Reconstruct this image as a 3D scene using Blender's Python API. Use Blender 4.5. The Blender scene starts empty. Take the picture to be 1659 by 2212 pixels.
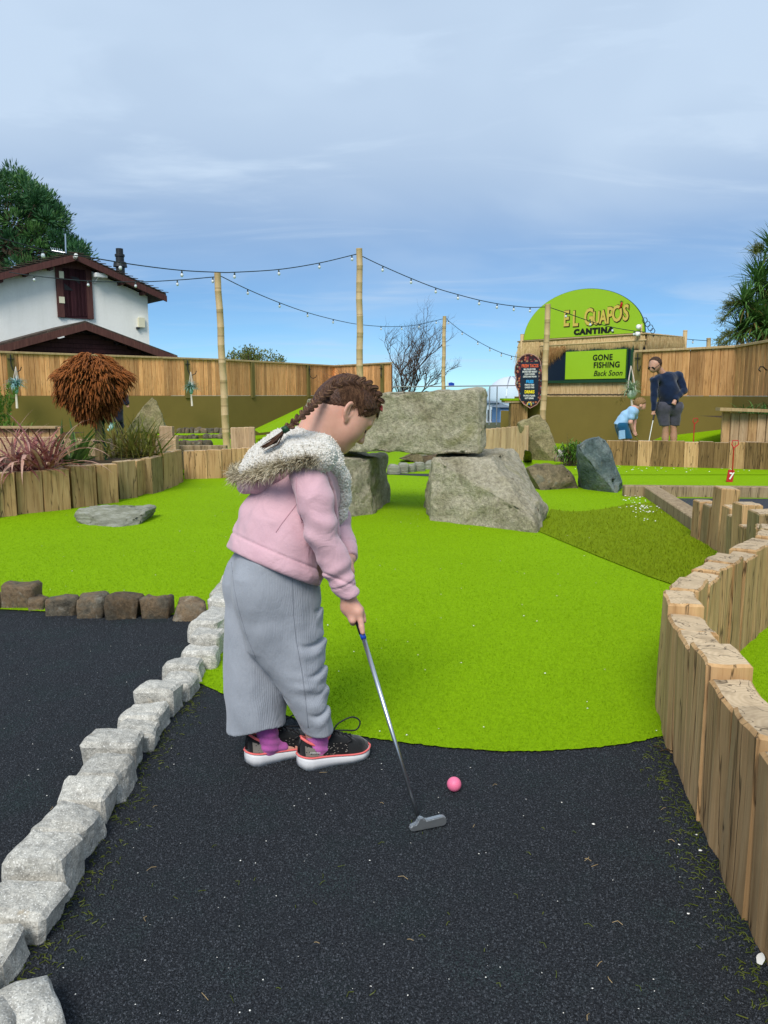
import bpy, bmesh, math, random
import numpy as np
from mathutils import Vector, Matrix, Euler, noise as mnoise
random.seed(7); np.random.seed(7)
R = math.radians
scene = bpy.context.scene
COL = scene.collection
# ------------------------------------------------------------------ camera
CAM_H = 1.16; FPX = 1662.0; PITCH = math.atan(253/1662.0)
cam = bpy.data.cameras.new('camera'); camo = bpy.data.objects.new('camera', cam); COL.objects.link(camo)
cam.sensor_fit = 'VERTICAL'; cam.sensor_height = 24; cam.lens = 24*FPX/2212
cam.clip_start = 0.05; cam.clip_end = 12000
camo.location = (0, 0, CAM_H); camo.rotation_euler = (math.pi/2-PITCH, 0, 0)
scene.camera = camo
# ------------------------------------------------------------------ world, sun, exposure
SUN_EL, SUN_AZ = R(46), R(-166)     # azimuth from +Y towards +X: the light comes from behind left
world = bpy.data.worlds.new('World'); scene.world = world; world.use_nodes = True
wn = world.node_tree; wn.nodes.clear()
def wnode(t, **k):
    n = wn.nodes.new(t)
    for a, b in k.items(): setattr(n, a, b)
    return n
sky = wnode('ShaderNodeTexSky', sky_type='NISHITA', sun_disc=False, sun_elevation=SUN_EL, sun_rotation=SUN_AZ,
            altitude=10, air_density=0.62, dust_density=0.0, ozone_density=4.0)
tc = wnode('ShaderNodeTexCoord'); sep = wnode('ShaderNodeSeparateXYZ'); wn.links.new(tc.outputs['Generated'], sep.inputs[0])
def wmath(op, a, b=None, clamp=False):
    n = wnode('ShaderNodeMath', operation=op, use_clamp=clamp)
    for i, v in enumerate((a, b)):
        if v is None: continue
        if isinstance(v, (int, float)): n.inputs[i].default_value = v
        else: wn.links.new(v, n.inputs[i])
    return n.outputs[0]
zz = wmath('ADD', wmath('MAXIMUM', sep.outputs[2], 0.0), 0.16)
px = wmath('DIVIDE', sep.outputs[0], zz); py = wmath('DIVIDE', sep.outputs[1], zz)
cmb = wnode('ShaderNodeCombineXYZ'); wn.links.new(px, cmb.inputs[0]); wn.links.new(py, cmb.inputs[1])
def wnoise(scale, detail, rough, dist, rot, sc):
    m = wnode('ShaderNodeMapping'); wn.links.new(cmb.outputs[0], m.inputs[0])
    m.inputs['Rotation'].default_value = (0, 0, rot); m.inputs['Scale'].default_value = sc
    n = wnode('ShaderNodeTexNoise'); wn.links.new(m.outputs[0], n.inputs['Vector'])
    n.inputs['Scale'].default_value = scale; n.inputs['Detail'].default_value = detail
    n.inputs['Roughness'].default_value = rough; n.inputs['Distortion'].default_value = dist
    return n.outputs[0]
def wrange(v, a, b, c=0.0, d=1.0, smooth=True):
    n = wnode('ShaderNodeMapRange'); n.interpolation_type = 'SMOOTHSTEP' if smooth else 'LINEAR'
    wn.links.new(v, n.inputs[0])
    for i, q in enumerate((a, b, c, d)): n.inputs[i+1].default_value = q
    return n.outputs[0]
big = wnoise(0.8, 4, 0.5, 0.4, R(25), (1, 1, 1))
wisp = wnoise(1.6, 7, 0.55, 0.7, R(-12), (0.55, 1.6, 1))
veil = wmath('ADD', wrange(sep.outputs[2], 0.09, 0.33, 0.18, 0.95), wrange(big, 0.40, 0.68, -0.08, 0.12), clamp=True)
wis = wmath('MULTIPLY', wrange(wisp, 0.48, 0.74), 0.34)
cov = wmath('ADD', veil, wis, clamp=True)
skyt = wnode('ShaderNodeMix', data_type='RGBA', blend_type='MULTIPLY'); skyt.inputs[0].default_value = 1
wn.links.new(sky.outputs[0], skyt.inputs[6]); skyt.inputs[7].default_value = (.44, .62, .68, 1)
mixc = wnode('ShaderNodeMix', data_type='RGBA'); wn.links.new(cov, mixc.inputs[0])
wn.links.new(skyt.outputs[2], mixc.inputs[6])
mixc.inputs[7].default_value = (3.4, 4.25, 5.35, 1)      # thin high cloud
bg = wnode('ShaderNodeBackground'); bg.inputs[1].default_value = 0.075
wn.links.new(mixc.outputs[2], bg.inputs[0])
wo = wnode('ShaderNodeOutputWorld'); wn.links.new(bg.outputs[0], wo.inputs[0])
sl = bpy.data.lights.new('sun', 'SUN'); sl.energy = 1.5; sl.angle = R(26); sl.color = (1.0, 0.95, 0.88)
so = bpy.data.objects.new('sun', sl); COL.objects.link(so)
sd = Vector((math.sin(SUN_AZ)*math.cos(SUN_EL), math.cos(SUN_AZ)*math.cos(SUN_EL), math.sin(SUN_EL)))
so.rotation_euler = sd.to_track_quat('Z', 'Y').to_euler(); so.location = (0, 0, 30)
scene.view_settings.view_transform = 'Standard'; scene.view_settings.look = 'None'
scene.view_settings.exposure = 1.17; scene.view_settings.gamma = 1
scene.view_settings.use_curve_mapping = False
# ------------------------------------------------------------------ survey helpers (photo measurements -> metres)
CP, SP = math.cos(PITCH), math.sin(PITCH)
def ray(dx, dy):
    a = (dx-829.5)/FPX; b = -(dy-1106)/FPX
    return Vector((a, CP+b*SP, -SP+b*CP))
def G(dx, dy, z=0.0):
    r = ray(dx, dy); t = (z-CAM_H)/r.z
    return Vector((r.x*t, r.y*t, z))
def A(dx, dy, Y):
    r = ray(dx, dy); t = Y/r.y
    return Vector((r.x*t, Y, CAM_H+r.z*t))
def PLN(dx, dy, o, u):
    """ray against the vertical plane through o along horizontal unit u -> (u, z)"""
    r = ray(dx, dy); nx, ny = -u[1], u[0]
    t = (o[0]*nx+o[1]*ny)/(r.x*nx+r.y*ny)
    return ((r.x*t-o[0])*u[0]+(r.y*t-o[1])*u[1], CAM_H+r.z*t)
# ------------------------------------------------------------------ object helpers
WL = {}
def thing(name, label, cat, loc=(0, 0, 0), group=None):
    o = bpy.data.objects.new(name, None); COL.objects.link(o); o.location = loc; o.empty_display_size = .1
    o['label'] = label; o['category'] = cat
    if group: o['group'] = group
    WL[o] = Vector(loc); return o
def tag(o, label=None, cat=None, group=None, kind=None):
    if label: o['label'] = label
    if cat: o['category'] = cat
    if group: o['group'] = group
    if kind: o['kind'] = kind
    return o
def link(name, me, mat=None, parent=None, origin=(0, 0, 0), rot=None, scale=None):
    o = bpy.data.objects.new(name, me); COL.objects.link(o)
    origin = Vector(origin)
    if mat is not None and len(me.materials) == 0: me.materials.append(mat)
    if parent is not None:
        o.parent = parent; o.location = origin-WL[parent]
    else: o.location = origin
    if rot is not None: o.rotation_euler = rot
    if scale is not None: o.scale = scale
    WL[o] = origin
    return o
def tomesh(name, V, F, smooth=False):
    me = bpy.data.meshes.new(name)
    V = np.asarray(V, dtype=np.float64)
    if isinstance(F, np.ndarray):
        k = F.shape[1]; n = len(F)
        me.vertices.add(len(V)); me.vertices.foreach_set('co', V.astype(np.float32).ravel())
        me.loops.add(n*k); me.loops.foreach_set('vertex_index', F.astype(np.int32).ravel())
        me.polygons.add(n); me.polygons.foreach_set('loop_start', np.arange(0, n*k, k, dtype=np.int32))
        me.polygons.foreach_set('loop_total', np.full(n, k, dtype=np.int32))
        me.update(calc_edges=True); me.validate()
    else:
        me.from_pydata([tuple(v) for v in V], [], [tuple(f) for f in F]); me.update()
    if smooth: me.polygons.foreach_set('use_smooth', [True]*len(me.polygons))
    return me
def mobj(name, V, F, mat, parent=None, origin=None, smooth=False):
    V = np.asarray([tuple(v) for v in V] if not isinstance(V, np.ndarray) else V, dtype=np.float64)
    if origin is None: origin = WL[parent] if parent is not None else Vector((0, 0, 0))
    o = Vector(origin)
    me = tomesh(name, V-np.array(o), F, smooth)
    return link(name, me, mat, parent, o)
class MB:
    """collects boxes, tubes, lathes; one mesh"""
    def __init__(s): s.V = []; s.F = []
    def add(s, V, F):
        n = len(s.V); s.V += [tuple(v) for v in V]; s.F += [tuple(i+n for i in f) for f in F]; return s
    def box(s, c, size, rot=None, bev=0.0):
        hx, hy, hz = size[0]/2, size[1]/2, size[2]/2
        if bev <= 0:
            P = [Vector((x*hx, y*hy, z*hz)) for z in (-1, 1) for y in (-1, 1) for x in (-1, 1)]
            F = [(0, 2, 3, 1), (4, 5, 7, 6), (0, 1, 5, 4), (2, 6, 7, 3), (0, 4, 6, 2), (1, 3, 7, 5)]
        else:
            P, F = bevbox(hx, hy, hz, bev)
        M = rot if rot is not None else Matrix.Identity(3)
        if isinstance(M, Euler): M = M.to_matrix()
        c = Vector(c); return s.add([M @ p+c for p in P], F)
    def tube(s, pts, r, n=8, cap=True):
        pts = [Vector(p) for p in pts]; m = len(pts)
        rr = r if isinstance(r, (list, tuple, np.ndarray)) else [r]*m
        V = []; F = []; up = None
        for i, p in enumerate(pts):
            t = (pts[min(i+1, m-1)]-pts[max(i-1, 0)])
            if t.length < 1e-9: t = Vector((0, 0, 1))
            t.normalize()
            if up is None: up = t.orthogonal().normalized()
            else:
                up = up-t*up.dot(t)
                up = up.normalized() if up.length > 1e-6 else t.orthogonal().normalized()
            b = t.cross(up)
            for k in range(n):
                a = 2*math.pi*k/n; V.append(p+(up*math.cos(a)+b*math.sin(a))*rr[i])
        for i in range(m-1):
            for k in range(n):
                F.append((i*n+k, i*n+(k+1) % n, (i+1)*n+(k+1) % n, (i+1)*n+k))
        if cap: F.append(tuple(range(n-1, -1, -1))); F.append(tuple((m-1)*n+k for k in range(n)))
        return s.add(V, F)
    def lathe(s, prof, c=(0, 0, 0), n=12, M=None):
        c = Vector(c); V = []; F = []; m = len(prof)
        for r, z in prof:
            for k in range(n):
                a = 2*math.pi*k/n; v = Vector((r*math.cos(a), r*math.sin(a), z)); V.append((M @ v if M else v)+c)
        for i in range(m-1):
            for k in range(n): F.append((i*n+k, i*n+(k+1) % n, (i+1)*n+(k+1) % n, (i+1)*n+k))
        F.append(tuple(range(n-1, -1, -1))); F.append(tuple((m-1)*n+k for k in range(n)))
        return s.add(V, F)
    def prism(s, poly, z0, z1, M=None, c=(0, 0, 0)):
        n = len(poly); c = Vector(c)
        V = [Vector((x, y, z0)) for x, y in poly]+[Vector((x, y, z1)) for x, y in poly]
        V = [(M @ v if M else v)+c for v in V]
        F = [tuple(range(n-1, -1, -1)), tuple(range(n, 2*n))]+[(i, (i+1) % n, n+(i+1) % n, n+i) for i in range(n)]
        return s.add(V, F)
    def build(s, name, mat, parent=None, origin=None, smooth=False):
        return mobj(name, s.V, s.F, mat, parent, origin, smooth)
def bevbox(hx, hy, hz, b):
    bm = bmesh.new(); bmesh.ops.create_cube(bm, size=1)
    for v in bm.verts: v.co = Vector((v.co.x*2*hx, v.co.y*2*hy, v.co.z*2*hz))
    bmesh.ops.bevel(bm, geom=bm.edges[:], offset=b, segments=1, affect='EDGES')
    bm.verts.index_update()
    P = [v.co.copy() for v in bm.verts]; F = [tuple(v.index for v in f.verts) for f in bm.faces]; bm.free(); return P, F
def sheet(name, poly, z, mat, parent=None):
    """flat polygon in plan, triangulated"""
    bm = bmesh.new(); vs = [bm.verts.new((p[0], p[1], z)) for p in poly]
    f = bm.faces.new(vs); bmesh.ops.triangulate(bm, faces=[f]); bm.normal_update()
    for f in bm.faces:
        if f.normal.z < 0: f.normal_flip()
    me = bpy.data.meshes.new(name); bm.to_mesh(me); bm.free()
    return link(name, me, mat, parent, WL[parent] if parent else (0, 0, 0))
# ------------------------------------------------------------------ materials
MATS = {}
class NM:
    def __init__(s, name, rough=.8, spec=.3):
        s.m = bpy.data.materials.new(name); s.m.use_nodes = True; s.t = s.m.node_tree
        s.b = s.t.nodes['Principled BSDF']; s.b.inputs['Roughness'].default_value = rough
        s.b.inputs['Specular IOR Level'].default_value = spec; MATS[name] = s.m
    def n(s, typ, ins=None, **props):
        n = s.t.nodes.new(typ)
        for k, v in props.items(): setattr(n, k, v)
        for k, v in (ins or {}).items(): s.put(n.inputs[k], v)
        return n
    def put(s, sock, v):
        if hasattr(v, 'links') or isinstance(v, bpy.types.NodeSocket): s.t.links.new(v, sock)
        else: sock.default_value = v
    def coord(s, kind='Object', scale=(1, 1, 1), rnd=False, rot=(0, 0, 0)):
        c = s.n('ShaderNodeTexCoord').outputs[kind]
        m = s.n('ShaderNodeMapping', {0: c, 'Scale': scale, 'Rotation': rot})
        out = m.outputs[0]
        if rnd:
            oi = s.n('ShaderNodeObjectInfo')
            mm = s.n('ShaderNodeMath', {0: oi.outputs['Random'], 1: 37.0}, operation='MULTIPLY')
            out = s.n('ShaderNodeVectorMath', {0: out, 1: mm.outputs[0]}, operation='ADD').outputs[0]
        return out
    def noise(s, vec, scale, detail=4, rough=.5, dist=0.0):
        return s.n('ShaderNodeTexNoise', {'Vector': vec, 'Scale': scale, 'Detail': detail, 'Roughness': rough, 'Distortion': dist}).outputs[0]
    def vor(s, vec, scale, feature='F1', out='Distance'):
        return s.n('ShaderNodeTexVoronoi', {'Vector': vec, 'Scale': scale}, feature=feature).outputs[out]
    def ramp(s, fac, stops):
        n = s.n('ShaderNodeValToRGB', {0: fac}); e = n.color_ramp.elements
        while len(e) < len(stops): e.new(.5)
        for i, (p, c) in enumerate(stops): e[i].position = p; e[i].color = (*c, 1) if len(c) == 3 else c
        return n.outputs[0]
    def mix(s, f, a, b, mode='MIX'):
        n = s.n('ShaderNodeMix', {0: f}, data_type='RGBA', blend_type=mode)
        for i, v in ((6, a), (7, b)): s.put(n.inputs[i], (*v, 1) if isinstance(v, tuple) and len(v) == 3 else v)
        return n.outputs[2]
    def math(s, op, a, b=0.0, clamp=False): return s.n('ShaderNodeMath', {0: a, 1: b}, operation=op, use_clamp=clamp).outputs[0]
    def rng(s, v, a, b, c=0., d=1.): return s.n('ShaderNodeMapRange', {0: v, 1: a, 2: b, 3: c, 4: d}).outputs[0]
    def rnd(s): return s.n('ShaderNodeObjectInfo').outputs['Random']
    def col(s, v): s.put(s.b.inputs['Base Color'], (*v, 1) if isinstance(v, tuple) and len(v) == 3 else v); return s
    def bump(s, h, strength=.4, dist=.01):
        b = s.n('ShaderNodeBump', {'Height': h, 'Strength': strength, 'Distance': dist}); s.t.links.new(b.outputs[0], s.b.inputs['Normal']); return s
    def done(s): return s.m
def hsvvar(m, colr, amt=.25):
    """brightness varies from object to object"""
    v = m.rng(m.rnd(), 0, 1, 1-amt, 1+amt)
    return m.n('ShaderNodeHueSaturation', {'Color': colr, 'Value': v}).outputs[0]
def plain(name, c, rough=.7, spec=.3, var=.12, sc=20, bump=0, metal=0, bd=.003):
    m = NM(name, rough, spec); v = m.coord(); nz = m.noise(v, sc, 5, .6)
    m.col(m.mix(nz, tuple(x*(1-var) for x in c), tuple(min(1, x*(1+var)) for x in c)))
    m.b.inputs['Metallic'].default_value = metal
    if bump: m.bump(m.noise(v, sc*3, 4, .6), bump, bd)
    return m.done()
# turf
def mk_turf(name, c1, c2, c3, fs=260):
    m = NM(name, .85, .04); v = m.coord()
    fine = m.noise(v, fs, 3, .8); big = m.noise(v, 1.1, 5, .6); mid = m.noise(v, 55, 4, .7)
    c = m.ramp(fine, [(.3, c1), (.5, c2), (.72, c3)])
    c = m.mix(m.rng(big, .35, .7, 0, .30), c, tuple(x*.72 for x in c2))
    c = m.mix(m.rng(mid, .42, .72, 0, .40), c, tuple(x*1.3 for x in c2)); c = m.mix(m.rng(mid, .5, .28, 0, .35), c, tuple(x*.62 for x in c2))
    m.col(c); m.bump(m.math('ADD', fine, m.math('MULTIPLY', mid, .5)), .55, .006); return m.done()
TURF = mk_turf('turf', (.115, .205, .002), (.205, .365, .003), (.29, .465, .008))
TURFD = mk_turf('turf_rough', (.08, .12, .003), (.165, .235, .004), (.25, .32, .010), 180)
def mk_blade(name, ca, cb):
    m = NM(name, .7, .08); v = m.coord()
    w = m.n('ShaderNodeTexWhiteNoise', {'Vector': m.n('ShaderNodeVectorMath', {0: v, 1: (120, 120, 0)}, operation='MULTIPLY').outputs[0]}, noise_dimensions='2D')
    m.col(m.mix(m.noise(v, 150, 2, .6), ca, cb)); return m.done()
BLADE = mk_blade('turf_blade', (.135, .25, .002), (.265, .445, .006))
BLADED = mk_blade('turf_blade_rough', (.085, .125, .003), (.235, .31, .010))
# rubber crumb
m = NM('rubber', .85, .25); v = m.coord()
f1 = m.vor(v, 210); f2 = m.noise(v, 165, 4, .85); bg_ = m.noise(v, 2.2, 5, .6); gr = m.noise(v, 5.0, 4, .6)
c = m.ramp(f2, [(.36, (.002, .0025, .0035)), (.5, (.014, .017, .021)), (.68, (.075, .083, .094))])
c = m.mix(m.rng(bg_, .4, .7, 0, .25), c, (.022, .024, .03)); c = m.mix(m.rng(gr, .52, .72, 0, .30), c, (.010, .030, .027))
m.col(c); m.bump(m.math('ADD', f2, f1), .9, .006); RUB = m.done()
m = NM('rubber_grey', .9, .2); v = m.coord(); f2 = m.noise(v, 120, 3, .7)
m.col(m.ramp(f2, [(.3, (.02, .024, .03)), (.7, (.06, .066, .078))])); m.bump(f2, .5, .005); RUBG = m.done()
# stones
def mk_stone(name, cols, sc=6, speck=None, moss=None, bs=.5, bd=.02, fsc=60, rv=.2, crack=.0):
    m = NM(name, .9, .2); v = m.coord(rnd=True)
    a = m.noise(v, sc, 8, .65, .4)
    c = m.ramp(a, [(.28+.45*i/(len(cols)-1), k) for i, k in enumerate(cols)])
    fn = m.noise(v, fsc, 6, .75)
    c = m.mix(m.rng(fn, .36, .66, 0, .6), m.n('ShaderNodeHueSaturation', {'Color': c, 'Value': .45}).outputs[0], m.n('ShaderNodeHueSaturation', {'Color': c, 'Value': 1.25}).outputs[0])
    if speck:
        s1 = m.noise(v, speck[0], 2, .5)
        c = m.mix(m.rng(s1, .60, .66), c, speck[1]); c = m.mix(m.rng(s1, .40, .34), c, speck[2])
    if moss:
        q = m.noise(v, moss[0], 7, .65, .6)
        c = m.mix(m.rng(q, moss[2], moss[2]+.16, 0, .75), c, moss[1])
    c = hsvvar(m, c, rv); m.col(c)
    h = m.math('ADD', m.math('MULTIPLY', a, 1.2), m.math('MULTIPLY', fn, .7))
    m.bump(h, bs, bd); return m.done()
GRAN = mk_stone('granite', [(.54, .51, .44), (.66, .63, .55), (.76, .73, .65)], 9, (260, (.26, .25, .22), (.74, .72, .66)), (7, (.44, .31, .14), .66), .8, .012, 45, .14)
DSTONE = mk_stone('dark_stone', [(.075, .07, .055), (.17, .145, .105), (.24, .165, .095), (.29, .26, .20)], 7, None, (9, (.34, .34, .29), .60), .9, .015, 50, .35)
ARCH = mk_stone('arch_stone', [(.36, .315, .20), (.54, .48, .33), (.68, .61, .45), (.62, .53, .39)], 3.0, None, (3.0, (.24, .235, .08), .57), 1.0, .05, 30, .06)
PALE = mk_stone('pale_stone', [(.26, .215, .105), (.42, .35, .19), (.54, .46, .28)], 4, None, (4, (.20, .20, .05), .56), .9, .025, 30, .1)
BLUE = mk_stone('blue_stone', [(.07, .10, .10), (.14, .19, .19), (.27, .32, .31), (.20, .18, .12)], 4, None, (5, (.18, .165, .07), .6), 1.0, .03, 26, .06)
BROWNR = mk_stone('brown_rock', [(.09, .09, .065), (.24, .19, .115), (.36, .28, .17)], 4, None, (4, (.09, .13, .12), .56), .9, .025, 26, .1)
m = NM('slate', .8, .3); v = m.coord(scale=(1, 1, 7)); a = m.noise(v, 6, 8, .7, .6); fn = m.noise(v, 30, 5, .7)
m.col(m.mix(m.rng(fn, .4, .7, 0, .5), m.ramp(a, [(.3, (.12, .125, .085)), (.5, (.30, .30, .23)), (.7, (.50, .50, .44))]), (.17, .17, .115))); m.bump(m.math('ADD', a, fn), .9, .02); SLATE = m.done()
# wood
def mk_wood(name, light, mid, dark, sx=14, sz=.9, crack=.5, var=.25, bs=.5, bd=.006, rot=(0, 0, 0), stain=.5, ring=True):
    m = NM(name, .78, .2); v = m.coord(scale=(1, 1, sz/ sx), rnd=True, rot=rot)
    g = m.noise(v, sx*2.2, 6, .6, .6); big = m.noise(v, sx*.35, 3, .5, .8); fn = m.noise(v, sx*9, 4, .7)
    c = m.ramp(g, [(.28, dark), (.46, mid), (.66, light)])
    c = m.mix(m.rng(fn, .35, .7, 0, .35), c, mid)
    cr = m.noise(v, sx*1.1, 3, .5, .3)
    k = m.rng(m.math('ABSOLUTE', m.math('SUBTRACT', cr, .5)), .0, .013, crack, 0)
    c = m.mix(k, c, (.03, .02, .01))
    vv = m.coord(rnd=True); st = m.noise(vv, 3.5, 5, .65)
    c = m.mix(m.rng(st, .52, .78, 0, stain), c, dark)
    c = hsvvar(m, c, var); m.col(c)
    m.bump(m.math('SUBTRACT', m.math('ADD', g, m.math('MULTIPLY', fn, .4)), m.math('MULTIPLY', k, 1.5)), bs, bd); return m.done()
OAK = mk_wood('oak_timber', (.56, .36, .175), (.44, .265, .12), (.24, .13, .05), 13, .9, .8, .16, .6)
OAKG = mk_wood('oak_greyed', (.40, .29, .15), (.29, .20, .09), (.14, .095, .04), 13, .9, .75, .25, .6)
OAKD = mk_wood('oak_dark', (.32, .20, .085), (.22, .13, .05), (.09, .055, .022), 13, .9, .8, .35, .6)
OAKB = mk_wood('oak_beam', (.42, .32, .20), (.32, .23, .13), (.14, .10, .06), 13, .9, .7, .15, .6, rot=(R(90), 0, 0))
BOARD = mk_wood('fence_board', (.74, .40, .185), (.62, .30, .12), (.38, .16, .055), 16, 1.0, .5, .32, .4, .004, stain=.35)
BOARDR = mk_wood('fence_board_red', (.60, .33, .145), (.48, .245, .095), (.29, .13, .045), 12, .8, .5, .28, .4, .004, stain=.45)
PALEB = mk_wood('pale_board', (.56, .40, .24), (.46, .31, .175), (.30, .19, .10), 14, .9, .4, .15, .4, .004, stain=.3)
CAP = mk_wood('cap_board', (.50, .37, .20), (.42, .29, .15), (.28, .18, .09), 14, .9, .3, .12, .3, .004)
# end grain of sawn timber
m = NM('end_grain', .85, .15); v = m.coord(rnd=True)
dd = m.n('ShaderNodeTexWave', {'Vector': m.n('ShaderNodeMapping', {0: m.coord(), 'Location': (.03, .02, 0), 'Scale': (1, 1, .05)}).outputs[0], 'Scale': 22, 'Distortion': 3.0, 'Detail': 3, 'Detail Scale': 2}, wave_type='RINGS', rings_direction='Z').outputs[1]
n1 = m.noise(v, 14, 5, .6); ck = m.noise(v, 9, 3, .6, .8); kk = m.rng(m.math('ABSOLUTE', m.math('SUBTRACT', ck, .5)), 0, .012, .85, 0)
c = m.mix(m.rng(dd, 0, 1, 0, .4), (.54, .41, .26), (.38, .27, .155)); c = m.mix(m.rng(n1, .48, .75, 0, .7), c, (.24, .17, .10))
c = m.mix(kk, c, (.05, .035, .02)); m.col(hsvvar(m, c, .12)); m.bump(m.math('SUBTRACT', n1, kk), .5, .006); ENDG = m.done()
# plain ones
OLIVE = plain('olive_render', (.19, .135, .035), .8, .2, .10, 3, .2, bd=.004)
OLIVEP = plain('olive_post', (.15, .12, .038), .8, .2, .12, 6, .2)
m = NM('white_render', .85, .15); v = m.coord(); st = m.noise(m.coord(scale=(1, 1, .12)), 2.2, 5, .65); n1 = m.noise(v, 4, 5, .6)
c = m.mix(n1, (.82, .81, .745), (.88, .87, .80)); c = m.mix(m.rng(st, .5, .78, 0, .38), c, (.60, .60, .52)); m.col(c); m.bump(m.noise(v, 12, 5, .7), .4, .02); WHITER = m.done()
MAROON = mk_wood('maroon_timber', (.06, .018, .022), (.042, .012, .016), (.02, .006, .01), 12, .9, .2, .1, .3, .004, stain=.3)
MAROONL = mk_wood('brown_bargeboard', (.12, .05, .04), (.085, .034, .03), (.05, .02, .018), 12, .9, .2, .1, .3, .004, stain=.3)
ROOFT = mk_stone('roof_tile', [(.05, .035, .028), (.11, .08, .06), (.17, .13, .09)], 6, None, (5, (.25, .24, .17), .58), .6, .02, 40, .1)
EARTH = plain('earth', (.07, .05, .03), .95, .1, .4, 25, .8, bd=.02)
GROUND = plain('rough_ground', (.07, .075, .035), .95, .1, .4, .6, .3)
SEA = None
m = NM('sea_water', .25, .5); v = m.coord(scale=(1, .25, 1)); m.col(m.mix(m.noise(v, .03, 4, .6), (.10, .26, .33), (.18, .36, .42))); m.bump(m.noise(v, .6, 4, .6), .4, .3); SEA = m.done()
METAL = plain('steel', (.62, .63, .65), .32, .5, .05, 40, 0, 1)
ZINC = plain('zinc_head', (.42, .44, .45), .42, .5, .12, 60, .1, .85)
BLACKM = plain('black_metal', (.012, .014, .016), .5, .4, .2)
BLACKP = plain('black_rubber', (.008, .008, .009), .6, .4, .2)
DKGREEN = plain('dark_green_paint', (.01, .05, .02), .5, .4, .1)
WHITEP = plain('white_plastic', (.78, .78, .74), .4, .5, .04)
CREAMP = plain('cream_plastic', (.72, .68, .48), .45, .4, .05)
REDP = plain('red_paint', (.48, .02, .02), .4, .5, .08)
BLUEP = plain('blue_band', (.01, .06, .42), .35, .5, .05)
# ================================================================== SETTING: ground, turf, rubber
def gridsheet(name, xs, ys, zf, mat):
    V = [(x, y, zf(x, y)) for y in ys for x in xs]; n = len(xs)
    F = [(j*n+i, j*n+i+1, (j+1)*n+i+1, (j+1)*n+i) for j in range(len(ys)-1) for i in range(n-1)]
    return mobj(name, V, F, mat)
def zg(x, y):
    t = min(1, max(0, (y-34)/26)); return -.035-10.2*t*t*(3-2*t)
tag(gridsheet('ground', [-6000, -300, -60, -30, -12, 0, 12, 30, 60, 300, 6000], [-60, -10, 0, 10, 20, 30, 34, 38, 42, 46, 50, 54, 57, 60, 80, 200, 1200, 8000], zg, GROUND), kind='structure')
tag(sheet('sea', [(-8000, 64), (8000, 64), (8000, 9000), (-8000, 9000)], -9.6, SEA), kind='structure')
tag(sheet('rubber_tee_surface', [(-4.5, -2), (1.6, -2), (1.6, 3.6), (-4.5, 4.6)], 0.0, RUB), kind='structure')
g2 = lambda x, y, z=0: tuple(G(x, y, z))[:2]
arc = [(1430, 1592), (1380, 1604), (1300, 1616), (1200, 1624), (1100, 1626), (1000, 1620), (900, 1610), (800, 1597), (720, 1583), (640, 1556), (560, 1529), (487, 1503), (425, 1476)]
# smooth the arc a little
def rag(pts, n=9, a=.004):
    out = []
    for p, q in zip(pts[:-1], pts[1:]):
        for k in range(n): f = k/n; out.append((p[0]+(q[0]-p[0])*f+random.uniform(-a, a), p[1]+(q[1]-p[1])*f+random.uniform(-a, a)))
    return out+[pts[-1]]
ap = [Vector(g2(*p)).to_3d() for p in arc]; ap = [ap[0]*2-ap[1]]+ap+[ap[-1]*2-ap[-2]]; arcs = []
for i in range(1, len(ap)-2):
    for k in range(4):
        t = k/4; a, b, c, d = ap[i-1:i+3]; q = .5*((2*b)+(c-a)*t+(2*a-5*b+4*c-d)*t*t+(3*b-a-3*c+d)*t**3); arcs.append((q.x, q.y))
arcs.append((ap[-2].x, ap[-2].y))
turf_poly = rag(arcs, 3)+[g2(455, 1432), g2(478, 1385), g2(470, 1340), g2(444, 1330), g2(220, 1328), g2(0, 1318), g2(-300, 1312)]
turf_poly += [(-10, 3.6), (-10, 11.2), (10, 11.2), (10, -1), (.62, -1), (.80, 1.3), (1.0, 2.45)]
tag(sheet('turf_green', turf_poly, .006, TURF), kind='structure')
rough_poly = [g2(*p) for p in [(1190, 1102), (1225, 1107), (1262, 1107), (1307, 1101), (1358, 1091), (1410, 1088), (1440, 1112), (1502, 1158), (1545, 1195), (1520, 1250), (1452, 1266), (1400, 1248), (1288, 1203), (1163, 1150)]]
tag(sheet('turf_rough', rough_poly, .013, TURFD), kind='structure')
tag(sheet('rubber_path', [g2(*p) for p in [(1430, 1078), (1900, 1080), (2200, 1170), (1560, 1170), (1510, 1130)]], .010, RUBG), kind='structure')
tag(sheet('rubber_path', [g2(*p) for p in [(760, 1000), (960, 1003), (1160, 1012), (1150, 1032), (940, 1031), (760, 1022)]], .010, RUBG), kind='structure')
# ground behind the planters and the retaining walls lies a little higher
tag(sheet('upper_green', [(2.2, 11.15), (10, 11.15), (10, 18), (7.0, 19), (2.0, 22), (-.5, 24), (-.5, 11.4)], .012, TURF), kind='structure')
tag(sheet('upper_green', [(-14, 11.25), (-.55, 11.25), (-.55, 24), (-3.0, 27), (-14, 20)], .02, TURF), kind='structure')
# green bank against the right fence, and the one in the left far corner
V = [A(1385, 962, 14.6), A(1570, 966, 13.2), A(1640, 945, 13.6), A(1640, 918, 14.3), A(1562, 929, 15.4), A(1430, 943, 16.3)]
tag(mobj('green_bank', V, [(0, 1, 2, 3, 4, 5)], TURF), kind='structure')
a, b, c, d = A(560, 935, 16), A(650, 925, 15.5), A(655, 878, 22), A(548, 928, 20)
tag(mobj('green_bank', [a, b, c, d], [(0, 1, 2, 3)], TURF), kind='structure')
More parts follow.
